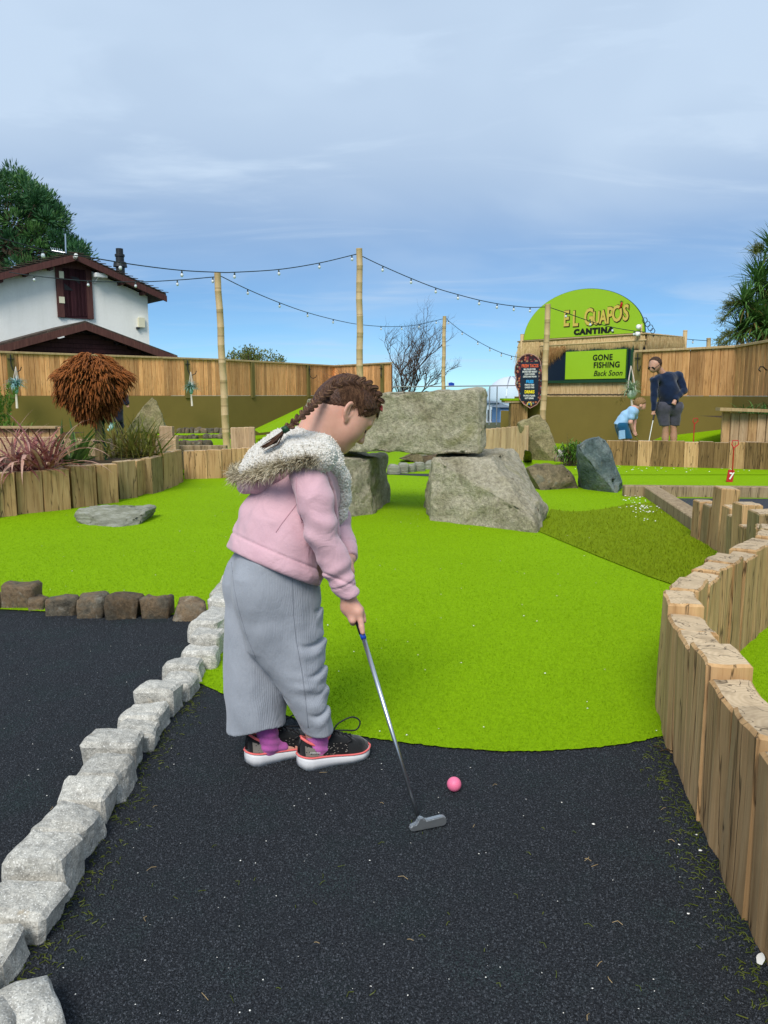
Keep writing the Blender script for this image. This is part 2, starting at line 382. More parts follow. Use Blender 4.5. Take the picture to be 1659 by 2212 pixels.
# turf pile: short blades on the near green
def inpoly(P, poly):
    x, y = P[:, 0], P[:, 1]; ins = np.zeros(len(P), bool); n = len(poly)
    for i in range(n):
        x1, y1 = poly[i]; x2, y2 = poly[(i+1) % n]
        c = ((y1 > y) != (y2 > y)); xi = (x2-x1)*(y-y1)/(y2-y1+1e-12)+x1; ins ^= c & (x < xi)
    return ins
def blades(name, poly, lo, hi, n, z, h, w, mat, label, excl=None, dens=None):
    P = np.random.rand(n, 2)*(np.array(hi)-lo)+lo
    keep = inpoly(P, poly) & (np.abs(P[:, 0]) < .56*P[:, 1]+.35)
    if excl is not None: keep &= ~inpoly(P, excl)
    keep &= np.random.rand(n) < np.clip((3.0/np.maximum(P[:, 1], .5))**1.6, 0, 1)*np.clip((10.3-P[:, 1])/6, 0, 1)
    P = P[keep]; n = len(P); a = np.random.rand(n)*6.283; hh = h*(.6+.7*np.random.rand(n)); ww = w*(.8+.25*P[:, 1])
    B = np.stack([P[:, 0], P[:, 1], np.full(n, z)], 1)
    d = np.stack([np.cos(a), np.sin(a), np.zeros(n)], 1)*ww[:, None]*.5
    t = B+np.stack([(np.random.rand(n)-.5)*h*1.1, (np.random.rand(n)-.5)*h*1.1, hh], 1)
    V = np.stack([B-d, B+d, t], 1).reshape(-1, 3); F = np.arange(3*n).reshape(-1, 3)
    o = mobj(name, V, F, mat); return tag(o, label, 'turf', kind='stuff')
blades('turf_pile', turf_poly, (-4.5, 2.2), (3.6, 10.5), 1000000, .004, .0095, .0021, BLADE, 'short bright green artificial turf pile of the putting green', rough_poly)
blades('turf_pile_rough', rough_poly, (.8, 3.2), (4.5, 9), 260000, .010, .022, .003, BLADED, 'longer olive green artificial turf of the rough strip')

# loose rubber granules on the near surfaces
m = NM('rubber_granule', .8, .25); v = m.coord()
w_ = m.n('ShaderNodeTexWhiteNoise', {'Vector': m.n('ShaderNodeVectorMath', {0: v, 1: (250, 250, 0)}, operation='MULTIPLY').outputs[0]}, noise_dimensions='2D').outputs[0]
m.col(m.mix(m.rng(m.noise(v, 4, 4, .6), .5, .7, 0, .35), m.ramp(m.noise(v, 190, 2, .6), [(.3, (.006, .007, .009)), (.5, (.022, .026, .032)), (.7, (.085, .094, .108))]), (.02, .05, .045))); GRAN2 = m.done()
def granules(n):
    y = 1.0+3.2*np.random.rand(n)**1.7; x = (np.random.rand(n)*2-1)*(.54*y+.12)
    P = np.stack([x, y], 1); keep = ~inpoly(P, turf_poly) & (x < np.interp(y, [.6, 1.4, 1.87, 2.35, 2.7], [.70, .80, .87, .93, 1.0])) & (y < 4.0); P = P[keep]; n = len(P)
    s = (.0013+.0016*np.random.rand(n))*(.7+.22*P[:, 1]); a = np.random.rand(n)*6.283; V = np.zeros((n, 4, 3))
    for k in range(3): V[:, k, 0] = P[:, 0]+s*np.cos(a+k*2.094); V[:, k, 1] = P[:, 1]+s*np.sin(a+k*2.094)
    V[:, :3, 2] = .0005; V[:, 3, 0] = P[:, 0]+s*(np.random.rand(n)-.5); V[:, 3, 1] = P[:, 1]+s*(np.random.rand(n)-.5); V[:, 3, 2] = s*(.7+.9*np.random.rand(n))
    b = np.arange(n)[:, None]*4; F = np.concatenate([b+np.array([[0, 1, 3]]), b+np.array([[1, 2, 3]]), b+np.array([[2, 0, 3]])])
    tag(mobj('rubber_granules', V.reshape(-1, 3), F, GRAN2), 'coarse black rubber granules of the tee surface', 'rubber granules', kind='stuff')
granules(260000)

# ================================================================== stones
def stone_mesh(size, seed, bev=.18, amp=.09, cuts=2, taper=.12):
    rs = random.Random(seed); sx, sy, sz = size; bm = bmesh.new(); bmesh.ops.create_cube(bm, size=1)
    for v in bm.verts:
        k = 1-taper*(v.co.z+.5)
        v.co = Vector((v.co.x*sx*k*(1+rs.uniform(-.08, .08)), v.co.y*sy*k*(1+rs.uniform(-.08, .08)), v.co.z*sz+(rs.uniform(-.12, .06)*sz if v.co.z > 0 else 0)))
    mn = min(size); bmesh.ops.bevel(bm, geom=bm.edges[:], offset=mn*bev, segments=1, affect='EDGES')
    bmesh.ops.triangulate(bm, faces=bm.faces[:])
    bmesh.ops.subdivide_edges(bm, edges=bm.edges[:], cuts=cuts, use_grid_fill=True)
    o = Vector((rs.random()*50, rs.random()*50, rs.random()*50)); bm.normal_update()
    ds = [mnoise.fractal(v.co/mn*1.3+o, 1.0, 2.0, 4)*mn*amp+mnoise.noise(v.co/mn*.8+o)*mn*amp*.8 for v in bm.verts]
    for v, q in zip(bm.verts, ds): v.co += v.normal*q
    me = bpy.data.meshes.new('stone'); bm.to_mesh(me); bm.free()
    me.polygons.foreach_set('use_smooth', [cuts < 3]*len(me.polygons)); return me
edge = thing('granite_edging', 'curving row of pale speckled granite setts between the two dark rubber surfaces', 'stone edging', G(300, 1600))
ep = [(-60, 2420), (20, 2330), (100, 2262), (34, 2140), (64, 2045), (126, 1957), (186, 1872), (212, 1792), (250, 1738), (278, 1672), (312, 1628), (345, 1592), (366, 1553), (400, 1518), (424, 1480), (447, 1449), (466, 1424), (484, 1396), (500, 1340), (508, 1310), (516, 1283), (526, 1262), (538, 1245)]
ep = [(-75, 2270), (-25, 2155)]+ep[4:]
W = [G(*p) for p in ep]
# foreground pair near the frame corner
hts = {}
for i in range(len(W)-1):
    a, b = W[i], W[i+1]; d = b-a; L = d.length; t = d.normalized(); nl = Vector((-t.y, t.x, 0))
    wd = .135+.035*random.random(); h = .068+.040*random.random(); wy = abs(d.y)*random.uniform(.84, .93)
    c = Vector(((a.x+b.x)/2-wd/2+.022+random.uniform(-.008, .008), (a.y+b.y)/2, 0))
    link('stone', stone_mesh((wd, wy, h+.05), 100+i, .09, .085, 3, .09), GRAN, edge, (c.x, c.y, h/2-.025), (random.uniform(-.07, .07), random.uniform(-.09, .09), random.uniform(-.16, .10)))
for (x, y, w_, h_, i) in [(52, 2248, .115, .085, 1), (-40, 2290, .12, .09, 2)]:
    c = G(x, y); link('stone', stone_mesh((w_, .14, h_), 150+i, .12, .11, 2, .1), GRAN, edge, (c.x, c.y+.02, h_/2-.02), (0, 0, .5))
dk = thing('dark_stone_edging', 'short row of dark brown rough stones along the edge of the bright green', 'stone edging', G(220, 1335))
for i, (x0, x1, yt, yb) in enumerate([(-150, -62, 1268, 1318), (-60, 0, 1280, 1318), (-2, 74, 1261, 1316), (56, 90, 1289, 1321), (88, 164, 1277, 1332), (157, 224, 1290, 1337), (227, 298, 1289, 1339), (300, 371, 1282, 1337), (374, 443, 1289, 1341)]):
    a, b = G(x0, yb), G(x1, yb); w_ = (b-a).length*1.02; h_ = CAM_H-(A((x0+x1)/2, yt, a.y+.03).z)
    h_ = A((x0+x1)/2, yt, a.y+.05).z
    c = (a+b)/2; h_ *= random.uniform(.78, 1.05); w_ *= random.uniform(.86, .98)
    link('stone', stone_mesh((w_, .13, h_+.05), 200+i, .10, .12, 2, .04), DSTONE, dk, (c.x, c.y+.065, h_/2-.02), (random.uniform(-.1, .1), random.uniform(-.1, .1), random.uniform(-.15, .15)))
def rock(name, label, pts, mat, amp=.03, L=.06, group=None, seed=1, fr=2.2, layer=0, cat='boulder'):
    bm = bmesh.new()
    for p in pts: bm.verts.new(p)
    r = bmesh.ops.convex_hull(bm, input=bm.verts[:])
    bmesh.ops.delete(bm, geom=[v for v in bm.verts if not v.link_faces], context='VERTS')
    size = max((max(p[i] for p in pts)-min(p[i] for p in pts)) for i in range(3))
    bmesh.ops.dissolve_limit(bm, angle_limit=.03, verts=bm.verts[:], edges=bm.edges[:])
    bmesh.ops.bevel(bm, geom=bm.edges[:], offset=size*.013, segments=2, profile=.6, affect='EDGES', clamp_overlap=True)
    bmesh.ops.triangulate(bm, faces=bm.faces[:])
    for _ in range(7):
        es = [e for e in bm.edges if e.calc_length() > L]
        if not es: break
        bmesh.ops.subdivide_edges(bm, edges=es, cuts=1); bmesh.ops.triangulate(bm, faces=[f for f in bm.faces if len(f.verts) > 3])
    bm.normal_update(); o = Vector((seed*7.3, seed*3.1, seed*1.7))
    D = []
    for v in bm.verts:
        p = v.co
        q = mnoise.fractal(p*fr+o, .9, 2.1, 6)*amp*.7+(mnoise.ridged_multi_fractal(p*fr*2.3+o, 1.0, 2.0, 4, 1.0, 2.0)-1.2)*amp*.45
        dv_ = mnoise.voronoi(p*fr*1.6+o)[0]; q += amp*1.1*(dv_[1]-dv_[0]-.3)
        if layer: q += amp*.9*(((p.z+.01*mnoise.noise(p*9+o))/layer) % 1.0-.5)*(1-abs(v.normal.z))
        D.append(v.normal*q)
    for v, q in zip(bm.verts, D): v.co += q
    me = bpy.data.meshes.new(name); bm.to_mesh(me); bm.free()
    me.polygons.foreach_set('use_smooth', [True]*len(me.polygons))
    zmin = min(p[2] for p in pts); cx = sum(p[0] for p in pts)/len(pts); cy = sum(p[1] for p in pts)/len(pts)
    org = Vector((cx, cy, zmin)); me.transform(Matrix.Translation(-org))
    ob = link(name, me, mat, None, org); return tag(ob, label, cat, group)
V3 = lambda p, z: Vector((p[0], p[1], z))
# trilithon: right support
fl, fr_ = G(928, 1126, 0), G(1164, 1153, 0)
p = [V3(fl, -.05), V3(fr_, -.05), Vector((G(1180, 1126).x, G(1180, 1126).y, -.05)), Vector((G(1178, 1122).x, G(1178, 1122).y, .12))]
tl, tr = A(934, 990, fl.y+.04), A(1085, 990, 6.95)
p += [tl, A(1060, 986, 7.0), A(1112, 968, 8.05), A(965, 973, 8.1), V3((fl.x, 8.1), -.05), V3((1.60, 7.9), -.05), A(1164, 1085, 6.75), A(1152, 1118, 6.42)]
rock('boulder', 'large wedge shaped granite boulder holding up the right end of the stone slab', p, ARCH, .035, .055, 'stones of the arch', 3)
# left support
a0, a1, a2 = G(715, 1122), G(806, 1112), G(842, 1084)
p = [V3(a0, -.05), V3(a1, -.05), V3(a2, -.05), V3((a0.x+.1, a2.y+.1), -.05), A(722, 990, a0.y+.05), A(800, 989, a1.y+.05), A(834, 984, a2.y-.05), V3((a0.x+.12, a2.y), .57)]
rock('boulder', 'squarish grey boulder under the left end of the stone slab behind the girl', p, ARCH, .035, .055, 'stones of the arch', 5)
# lintel
yl, yr = 7.55, 7.05
zb = .61
p = [A(662, 985, yl), A(1040, 985, yr), A(1052, 965, yr+.1), A(1049, 842, yr+.12), A(1030, 838, yr+.02), A(830, 848, yl-.25), A(662, 859, yl), A(668, 866, yl+.75), A(1030, 848, yr+.85), A(1035, 975, yr+.8), A(670, 980, yl+.7), A(655, 920, yl+.1)]
p = [Vector((q.x, q.y, max(q.z, zb))) for q in p]
rock('stone_slab', 'long grey stone slab laid across two boulders behind the girl', p, ARCH, .03, .055, 'stones of the arch', 8)
# standing and lying rocks on the right
def R8(base, top, seed, name, label, mat, depth, Yb, amp=.03, L=.05, zsink=-.04):
    """outline given by px points at depth Yb plus the same points shifted back by depth"""
    P = []
    for (x, y) in top: P.append(A(x, y, Yb+.05)); P.append(A(x, y, Yb+depth)*1.0)
    for (x, y) in base: q = G(x, y); P.append(V3(q, zsink)); P.append(Vector((q.x, q.y+depth, zsink)))
    return rock(name, label, P, mat, amp, L, None, seed)
R8([(1144, 994), (1202, 997), (1122, 970)], [(1118, 912), (1132, 906), (1165, 896), (1180, 910), (1193, 940), (1205, 976)], 11, 'standing_stone', 'tall pale brown standing stone in front of the menu board', PALE, .35, 13.5, .03)
R8([(1172, 1060), (1255, 1055), (1140, 1052)], [(1138, 1010), (1160, 1004), (1216, 1004), (1236, 1028)], 13, 'boulder', 'low brown rock lying between the wedge boulder and the blue grey stone', BROWNR, .4, 9.45, .03)
R8([(1262, 1057), (1334, 1066), (1346, 1052)], [(1246, 962), (1270, 950), (1293, 942), (1309, 950), (1320, 990), (1345, 1040)], 17, 'standing_stone', 'jagged blue grey standing stone leaning left beside the timber beam', BLUE, .3, 9.15, .03)
R8([(1133, 998), (1150, 996)], [(1134, 972), (1148, 976)], 19, 'boulder', 'small brown stone at the foot of the pale standing stone', BROWNR, .2, 12.2, .02)
q = [(160, 1112), (168, 1100), (220, 1092), (290, 1098), (314, 1104), (316, 1118)]
P = [A(x, y, 6.95) for x, y in q]+[Vector((A(x, y, 6.95).x*1.0, 7.3, .11)) for x, y in q[1:5]]
P += [V3(G(x, y), -.03) for x, y in [(168, 1124), (185, 1135), (250, 1142), (295, 1136), (312, 1124)]]+[Vector((-2.6, 7.35, -.03)), Vector((-2.25, 7.35, -.03))]
rock('flat_rock', 'flat layered slate rock lying alone on the green by the planter', P, SLATE, .016, .03, None, 23, 4, .035)
P = []
for (x, y) in [(328, 858), (314, 873), (285, 913), (339, 868), (352, 906), (272, 935), (358, 935)]: P += [A(x, y, 13.2), A(x, y, 13.6)]
rock('standing_stone', 'pointed pale rock standing behind the spiky green plant on the left', P, PALE, .035, .05, None, 29)
rock('boulder', 'brown rock seen through the gap of the stone arch', [A(x, y, Y) for x, y in [(862, 990), (895, 976), (935, 978), (945, 1006), (905, 1004)] for Y in (13.2, 13.6)], BROWNR, .03, .06, None, 31)
rock('boulder', 'dark rock against the wedge boulder seen through the arch', [A(x, y, Y) for x, y in [(912, 985), (955, 980), (965, 1012), (918, 1008)] for Y in (12.2, 12.5)], DSTONE, .03, .06, None, 33)
# stones edging the far path seen through the arch
fe = thing('stone_edging', 'row of grey blocks along the dark path seen through the stone arch', 'stone edging', G(880, 1030))
for i, (x, y, w_) in enumerate([(852, 1026, 28), (872, 1024, 22), (888, 1022, 22), (906, 1020, 24), (932, 1016, 26), (958, 1013, 24)]):
    c = G(x, y); link('stone', stone_mesh((w_/1662*c.y, .2, .17), 300+i, .15, .12, 1), SLATE, fe, (c.x, c.y+.1, .06), (0, 0, random.uniform(-.2, .2)))
fe = thing('stone_edging', 'short row of pale granite blocks at the foot of the far pale board wall', 'stone edging', G(1115, 976))
for i, x in enumerate((1100, 1114, 1129, 1145)):
    c = G(x, 972); link('stone', stone_mesh((.15, .2, .17), 320+i, .15, .12, 1), GRAN, fe, (c.x, c.y, .07))
fe = thing('stone_edging', 'small stones edging the gravel bed beside the pale standing stone', 'stone edging', G(1260, 1000))
for i, x in enumerate((1205, 1220, 1236, 1252, 1268)):
    c = G(x, 998+i*1.2); link('stone', stone_mesh((.13, .12, .11), 340+i, .15, .12, 1), DSTONE, fe, (c.x, c.y, .04))

# ================================================================== timber
def post_mesh(w, t, h, seed, n=3, m=4, jit=.004, cham=.008):
    """sawn upright timber: x = width along the wall, y = thickness"""
    rs = random.Random(seed); ring = []
    for k in range(n): ring.append((-w/2+w*k/n, -t/2))
    for k in range(n): ring.append((w/2, -t/2+t*k/n))
    for k in range(n): ring.append((w/2-w*k/n, t/2))
    for k in range(n): ring.append((-w/2, t/2-t*k/n))
    N = len(ring); V = []; F = []; tl = rs.uniform(-.03, .03); tl2 = rs.uniform(-.03, .03)
    o = [(rs.uniform(-jit, jit), rs.uniform(-jit, jit)) for _ in ring]
    for j in range(m+1):
        z = -.08+(h-cham+.08)*j/m
        for k, (x, y) in enumerate(ring):
            q = mnoise.noise(Vector((x*8+seed, y*8, z*2.2)))*jit*1.2
            sgn = (1 if x > 0 else -1, 1 if y > 0 else -1)
            zz_ = z+((tl*x+tl2*y) if j == m else 0)
            V.append((x+o[k][0]+sgn[0]*q, y+o[k][1]+sgn[1]*q, zz_))
    for k, (x, y) in enumerate(ring):      # chamfered head
        b = V[m*N+k]; V.append((b[0]*(1-cham*2/w), b[1]*(1-cham*2/t), h+tl*x+tl2*y+rs.uniform(-.002, .002)))
    for j in range(m+1):
        for k in range(N): F.append((j*N+k, j*N+(k+1) % N, (j+1)*N+(k+1) % N, (j+1)*N+k))
    F.append(tuple((m+1)*N+k for k in range(N)))
    me = tomesh('post', V, F); me.materials.append(None); return me, len(F)-1
def post(parent, c, ang, w, t, h, mat, seed, name='post', z0=0, tilt=(0, 0), **k):
    me, top = post_mesh(w, t, h, seed, **k)
    me.materials.clear(); me.materials.append(mat); me.materials.append(ENDG); me.polygons[top].material_index = 1
    return link(name, me, None, parent, (c[0], c[1], z0), (tilt[0], tilt[1], ang))
# right palisade, from the near end to the far end
pal = thing('timber_palisade', 'S curved palisade of upright oak sleepers with pale sawn tops on the right', 'timber wall', (1.05, 2.6, 0))
near = [(.80, .62), (.815, .83), (.835, 1.03), (.858, 1.235), (.885, 1.44), (.915, 1.645), (.945, 1.85), (.975, 2.05), (1.005, 2.25), (1.035, 2.45), (1.055, 2.64)]
hh = [.42, .43, .415, .425, .41, .43, .415, .452, .425, .418, .455]
for i, (x, y) in enumerate(near):
    x = float(np.interp(y, [.6, 1.4, 1.87, 2.35, 2.62, 2.85], [.74, .84, .91, .984, 1.05, 1.115]))-.055
    post(pal, (x+.055, y), math.atan2(.205, .030+.012*(i > 7)), .194, .115+random.uniform(-.012, .012), hh[i], OAK, 500+i, n=4, m=6, jit=.006, tilt=(random.uniform(-.02, .02), random.uniform(-.02, .02)))
tops = [(1466, 1264, .445, 62), (1490, 1246, .44, 55), (1512, 1228, .455, 46), (1540, 1209, .45, 42), (1558, 1194, .435, 40), (1580, 1181, .43, 36), (1592, 1168, .44, 34), (1606, 1152, .43, 32), (1624, 1138, .45, 28), (1628, 1124, .44, 28)]
pts = [G(x, y, z) for x, y, z, _ in tops]
pts = [Vector((p.x+.03, p.y, 0)) for p in pts]
path = [Vector((1.155, 2.83, 0)), Vector((1.255, 2.99, 0)), Vector((1.38, 3.15, 0)), Vector((1.50, 3.31, 0)), Vector((1.63, 3.47, 0)), Vector((1.76, 3.63, 0)), Vector((1.89, 3.79, 0)), Vector((2.01, 3.96, 0)), Vector((2.11, 4.14, 0)), Vector((2.19, 4.33, 0))]
fh = [.455, .44, .45, .455, .43, .44, .43, .445, .45, .42]
for i, p in enumerate(path):
    q = path[min(i+1, len(path)-1)]-path[max(i-1, 0)]
    post(pal, p, math.atan2(q.y, q.x), .194, .115+random.uniform(-.014, .014), fh[i], OAKG if i == 8 else OAK, 530+i, n=4, m=6, jit=.006, tilt=(random.uniform(-.02, .02), random.uniform(-.02, .02)))
far = [(2.27, 4.53, .475, .19), (2.315, 4.73, .35, .18), (2.37, 4.94, .465, .17), (2.43, 5.16, .35, .15), (2.48, 5.40, .38, .14), (2.55, 5.72, .475, .18), (2.57, 5.94, .31, .16), (2.58, 6.13, .32, .16)]
for i, (x, y, h, w_) in enumerate(far):
    post(pal, (x, y), 1.5, w_, .13, h, OAK if i % 3 else OAKG, 560+i, n=3, m=5, tilt=(random.uniform(-.03, .03), random.uniform(-.03, .03)))
# beams lying on the ground
def beam(a, b, w, h, mat, name='timber_beam', z0=0, label=None, grp=None):
    a, b = Vector(a), Vector(b); d = b-a; L = d.length
    P, F = bevbox(w/2, L/2, h/2, .008)
    c = (a+b)/2; V = [tuple(p) for p in P]; me = tomesh(name, V, F)
    o = link(name, me, mat, None, (c.x, c.y, z0+h/2), (0, 0, math.atan2(d.y, d.x)-math.pi/2)); return tag(o, label, 'beam', grp)
d0, d1 = G(1384, 1072), G(1501, 1155)
d0.x += .11; d1.x += .09
beam(d0, d1, .17, .12, OAKB, label='weathered oak beam running diagonally towards the blue grey stone', grp='timber beams on the ground')
e0, e1 = G(1350, 1074), G(1950, 1080)
beam(Vector((e0.x, e0.y+.07, 0)), Vector((e1.x, e1.y+.07, 0)), .12, .13, OAKB, label='long dark fronted beam between the grey path and the far green', grp='timber beams on the ground')
# low retaining wall at the back right
rw = thing('retaining_wall', 'low wall of dark upright sleepers in front of the man and boy', 'timber wall', G(1480, 1012))
xb = [1258, 1284, 1310, 1346, 1378, 1409, 1445, 1479, 1510, 1542, 1575, 1609, 1642, 1678, 1712, 1748, 1785]
for i in range(len(xb)-1):
    yb = 1006+(xb[i]-1310)*.030; a, b = G(xb[i], yb), G(xb[i+1], yb+.8)
    c = (a+b)/2; h = A(xb[i], 952.5+random.uniform(-1.5, 1.5)+(xb[i]-1310)*.011, c.y).z
    if i < 2: h *= .55
    post(rw, (c.x, c.y+.06), math.atan2(b.y-a.y, b.x-a.x), (b-a).length*.985, .12, h, [OAKD, OAKD, OAK][(i*5) % 3], 600+i, n=2, m=3)
# left planter of uprights
pl = thing('timber_planter', 'curved planter wall of thick upright oak sleepers on the left', 'planter', G(240, 1090))
PL_ = [(-390, -340, 1050, 1166), (-338, -288, 1046, 1159), (-286, -240, 1042, 1152), (-238, -196, 1038, 1146), (-194, -152, 1034, 1141), (-150, -98, 1030, 1136), (-96, -42, 1027, 1131), (-40, -2, 1024, 1125), (0, 38, 1022, 1119), (39, 96, 1019, 1113), (97, 154, 1014, 1107), (157, 211, 1006, 1099), (213, 258, 1003, 1091), (259, 299, 996, 1080), (299, 331, 993, 1073), (331, 354, 987, 1068), (354, 373, 977, 1059), (374, 386, 975, 1052), (386, 397, 972, 1045)]
plc = []
for i, (x0, x1, yt, yb) in enumerate(PL_):
    dy = -6*(x1-x0)/57 if i < 14 else -9*(x1-x0)/30
    a, b = G(x0, yb), G(x1, yb+dy); c = (a+b)/2; t = (b-a).normalized(); nn = Vector((-t.y, t.x, 0)); h = A((x0+x1)/2, yt, c.y).z
    c = c+nn*.07; plc.append((c, nn, h))
    post(pl, c, math.atan2(t.y, t.x), (b-a).length*.97, .14, h, OAKD if i in (7,) else (OAKG if i in (13, 15) else OAK), 640+i, n=3, m=4, tilt=(random.uniform(-.02, .02), random.uniform(-.02, .02)))
sp = [tuple((c+n*.05)[:2]) for c, n, h in plc]
sp = sp+[(-2.9, 11.4), (-8.2, 11.4), (-8.2, 6.4)]
tag(sheet('planter_soil', sp, .33, EARTH), kind='structure')
# row behind it running right to the girl
rr = thing('timber_wall', 'low wall of upright pale sleepers running behind the girl', 'timber wall', G(470, 1033))
xs_ = [397, 420, 447, 478, 500, 521, 548, 572, 598, 625, 650, 678, 705]
for i in range(len(xs_)-1):
    yb = 1036-(xs_[i]-397)*.03; a, b = G(xs_[i], yb), G(xs_[i+1], yb-.5); c = (a+b)/2; h = A(xs_[i], 974.5-(xs_[i]-397)*.055, c.y).z
    post(rr, (c.x, c.y+.06), math.atan2(b.y-a.y, b.x-a.x), (b-a).length*.98, .12, h, OAK, 670+i, n=2, m=3)
st = thing('stepped_posts', 'two steps of pale upright sleepers beside the pointed rock', 'timber wall', (A(367, 950, 11.6).x, 11.6, 0))
for i, (x0, x1, yt) in enumerate([(349, 362, 920), (362, 376, 921), (376, 385, 941)]):
    a, b = A(x0, 975, 11.6), A(x1, 975, 11.6); post(st, ((a.x+b.x)/2, 11.6), 0, b.x-a.x, .14, A(x0, yt, 11.6).z, PALEB, 690+i, n=2, m=3)
st = thing('board_screen', 'short screen of pale upright boards right of the bamboo pole', 'timber wall', (A(526, 950, 11.5).x, 11.5, 0))
for i in range(4):
    a, b = A(500+i*13, 970, 11.5), A(513+i*13, 970, 11.5); post(st, ((a.x+b.x)/2, 11.5), 0, (b.x-a.x)*.97, .1, A(500, 923.5-i*.4, 11.5).z, PALEB, 700+i, n=2, m=3)
beam(A(386, 968, 11.9).xy.to_3d(), A(490, 966, 11.9).xy.to_3d(), .14, A(430, 962, 11.9).z, OAKB, label='low beam in front of the stepped far green on the left')
# pale board wall behind the spiky plants
bw = thing('board_wall', 'low wall of pale pinkish upright boards behind the spiky plants on the left', 'timber wall', (A(180, 960, 10.6).x, 10.6, 0))
x = -60; i = 0
while x < 378:
    a, b = A(x, 980, 10.6), A(x+17, 980, 10.6); post(bw, ((a.x+b.x)/2, 10.6), 0, (b.x-a.x)*.98, .06, A(x, 944+(4 if x > 110 else 0), 10.6).z, PALEB, 710+i, n=2, m=2); x += 17; i += 1
up = thing('timber_planter', 'small upper planter with a thin board cap at the far left', 'planter', (A(60, 950, 11.4).x, 11.4, 0))
x = -70; i = 0
while x < 116:
    a, b = A(x, 980, 11.4), A(x+22, 980, 11.4); post(up, ((a.x+b.x)/2, 11.4), 0, (b.x-a.x)*.96, .1, A(x, 926-x*.03, 11.4).z, OAK, 750+i, n=2, m=2); x += 23; i += 1
a, b = A(-75, 926, 11.36), A(124, 921, 11.36)
MB().box(((a.x+b.x)/2, 11.38, a.z+.02), (b.x-a.x, .2, .03)).build('cap_board', CAP, up, ((a.x+b.x)/2, 11.38, a.z))
tag(sheet('planter_soil', [(-7.5, 11.42), (-4.85, 11.42), (-4.85, 12.6), (-7.5, 12.6)], .56, EARTH), kind='structure')
# planter by the right edge
rp = thing('timber_planter', 'tall planter of upright boards with an overhanging rail at the right edge', 'planter', (A(1600, 950, 12.9).x, 12.9, 0))
x = 1556; i = 0
while x < 1760:
    a, b = A(x, 960, 12.9), A(x+17, 960, 12.9); w_ = b.x-a.x
    post(rp, ((a.x+b.x)/2, 12.9-(x-1556)*.002), -.03, w_*.97, .05, A(x, 890+(x-1556)*.06, 12.9).z, PALEB if i % 3 else OAK, 770+i, n=2, m=2); x += 17; i += 1
a, b = A(1550, 884, 12.8), A(1760, 896, 12.5)
MB().box(((a.x+b.x)/2, 12.72, (a.z+b.z)/2+.02), (b.x-a.x, .26, .05), Euler((0, .035, -.12))).build('rail', CAP, rp, ((a.x+b.x)/2, 12.72, a.z))
tag(sheet('planter_soil', [(5.7, 12.95), (7.6, 12.75), (7.6, 14.3), (5.8, 14.3)], .78, EARTH), kind='structure')
# pale board wall seen between slab and menu board
bw = thing('board_wall', 'low wall of pale upright boards beyond the stone slab', 'timber wall', (A(1085, 950, 14.5).x, 14.5, 0))
for i in range(9):
    x = 1040+i*11; a, b = A(x, 960, 14.6-.12*i), A(x+11, 960, 14.6-.12*(i+1))
    post(bw, ((a.x+b.x)/2, (a.y+b.y)/2), math.atan2(b.y-a.y, b.x-a.x), (b-a).length*.98, .06, A(x, 927-(x-1040)*.09, 14.6-.12*i).z, PALEB, 800+i, n=2, m=2)
tag(sheet('rubber_path', [tuple(G(*p))[:2] for p in [(1045, 974), (1160, 970), (1165, 984), (1045, 984)]], .018, RUBG), kind='structure')
# terraces far left: dark stone strips between greens
tr = thing('terrace_stones', 'rows of dark stones stepping up the far green on the left', 'stone edging', (A(430, 945, 15).x, 15, .1))
for j, (y0, Y, xa, xb_) in enumerate([(936, 15.8, 384, 486), (950, 14.6, 386, 424), (947, 14.8, 440, 484), (962, 13.2, 384, 450)]):
    x = xa; i = 0
    while x < xb_:
        w_ = random.uniform(7, 17); c = A(x+w_/2, y0, Y); link('stone', stone_mesh((w_/1662*Y*.98, .25, random.uniform(.05, .11) if j else .15), 820+j*20+i, .12, .16, 1), BROWNR if j == 2 else DSTONE, tr, (c.x, Y, c.z+.04)); x += w_; i += 1
for j, (ya, yb, Ya, Yb_) in enumerate([(940, 936, 14.7, 15.7), (958, 948, 13.3, 14.5), (972, 964, 12.0, 13.1)]):
    a = A(380, ya, Ya); tag(mobj('upper_green', [A(340, ya, Ya), A(520, ya, Ya), A(520, yb, Yb_), A(340, yb, Yb_)], [(0, 1, 2, 3)], TURF), kind='structure')
# ================================================================== fences
ZB, ZT = 1.14, 2.06
BMESH = {}
def boards(parent, a, b, bw, mat, z0=ZB, z1=ZT, skip=()):
    a, b = Vector(a), Vector(b); d = b-a; L = d.length; t = d/L; n = Vector((-t.y, t.x)); k = max(1, round(L/bw)); ang = math.atan2(t.y, t.x)
    for i in range(k):
        c = a+t*(L*(i+.5)/k); key = (round(L/k, 3), mat.name, i % 5)
        if key not in BMESH:
            rs = random.Random(hash(key[0])+i); P, F = bevbox(L/k*.5*.945, .011, (z1-z0)/2, .003)
            BMESH[key] = tomesh('board', P, F); BMESH[key].materials.append(mat)
        link('board', BMESH[key], None, parent, (c.x+n.x*random.uniform(-.006, .006), c.y+n.y*random.uniform(-.006, .006), (z0+z1)/2), (random.uniform(-.002, .002), 0, ang))
def seg_box(parent, name, a, b, z0, z1, th, mat, off=0):
    a, b = Vector(a), Vector(b); d = b-a; L = d.length; ang = math.atan2(d.y, d.x); c = (a+b)/2; n = Vector((-d.y, d.x))/L
    P, F = bevbox(L/2, th/2, (z1-z0)/2, min(.006, th/4))
    me = tomesh(name, P, F); return link(name, me, mat, parent, (c.x+n.x*off, c.y+n.y*off, (z0+z1)/2), (0, 0, ang))
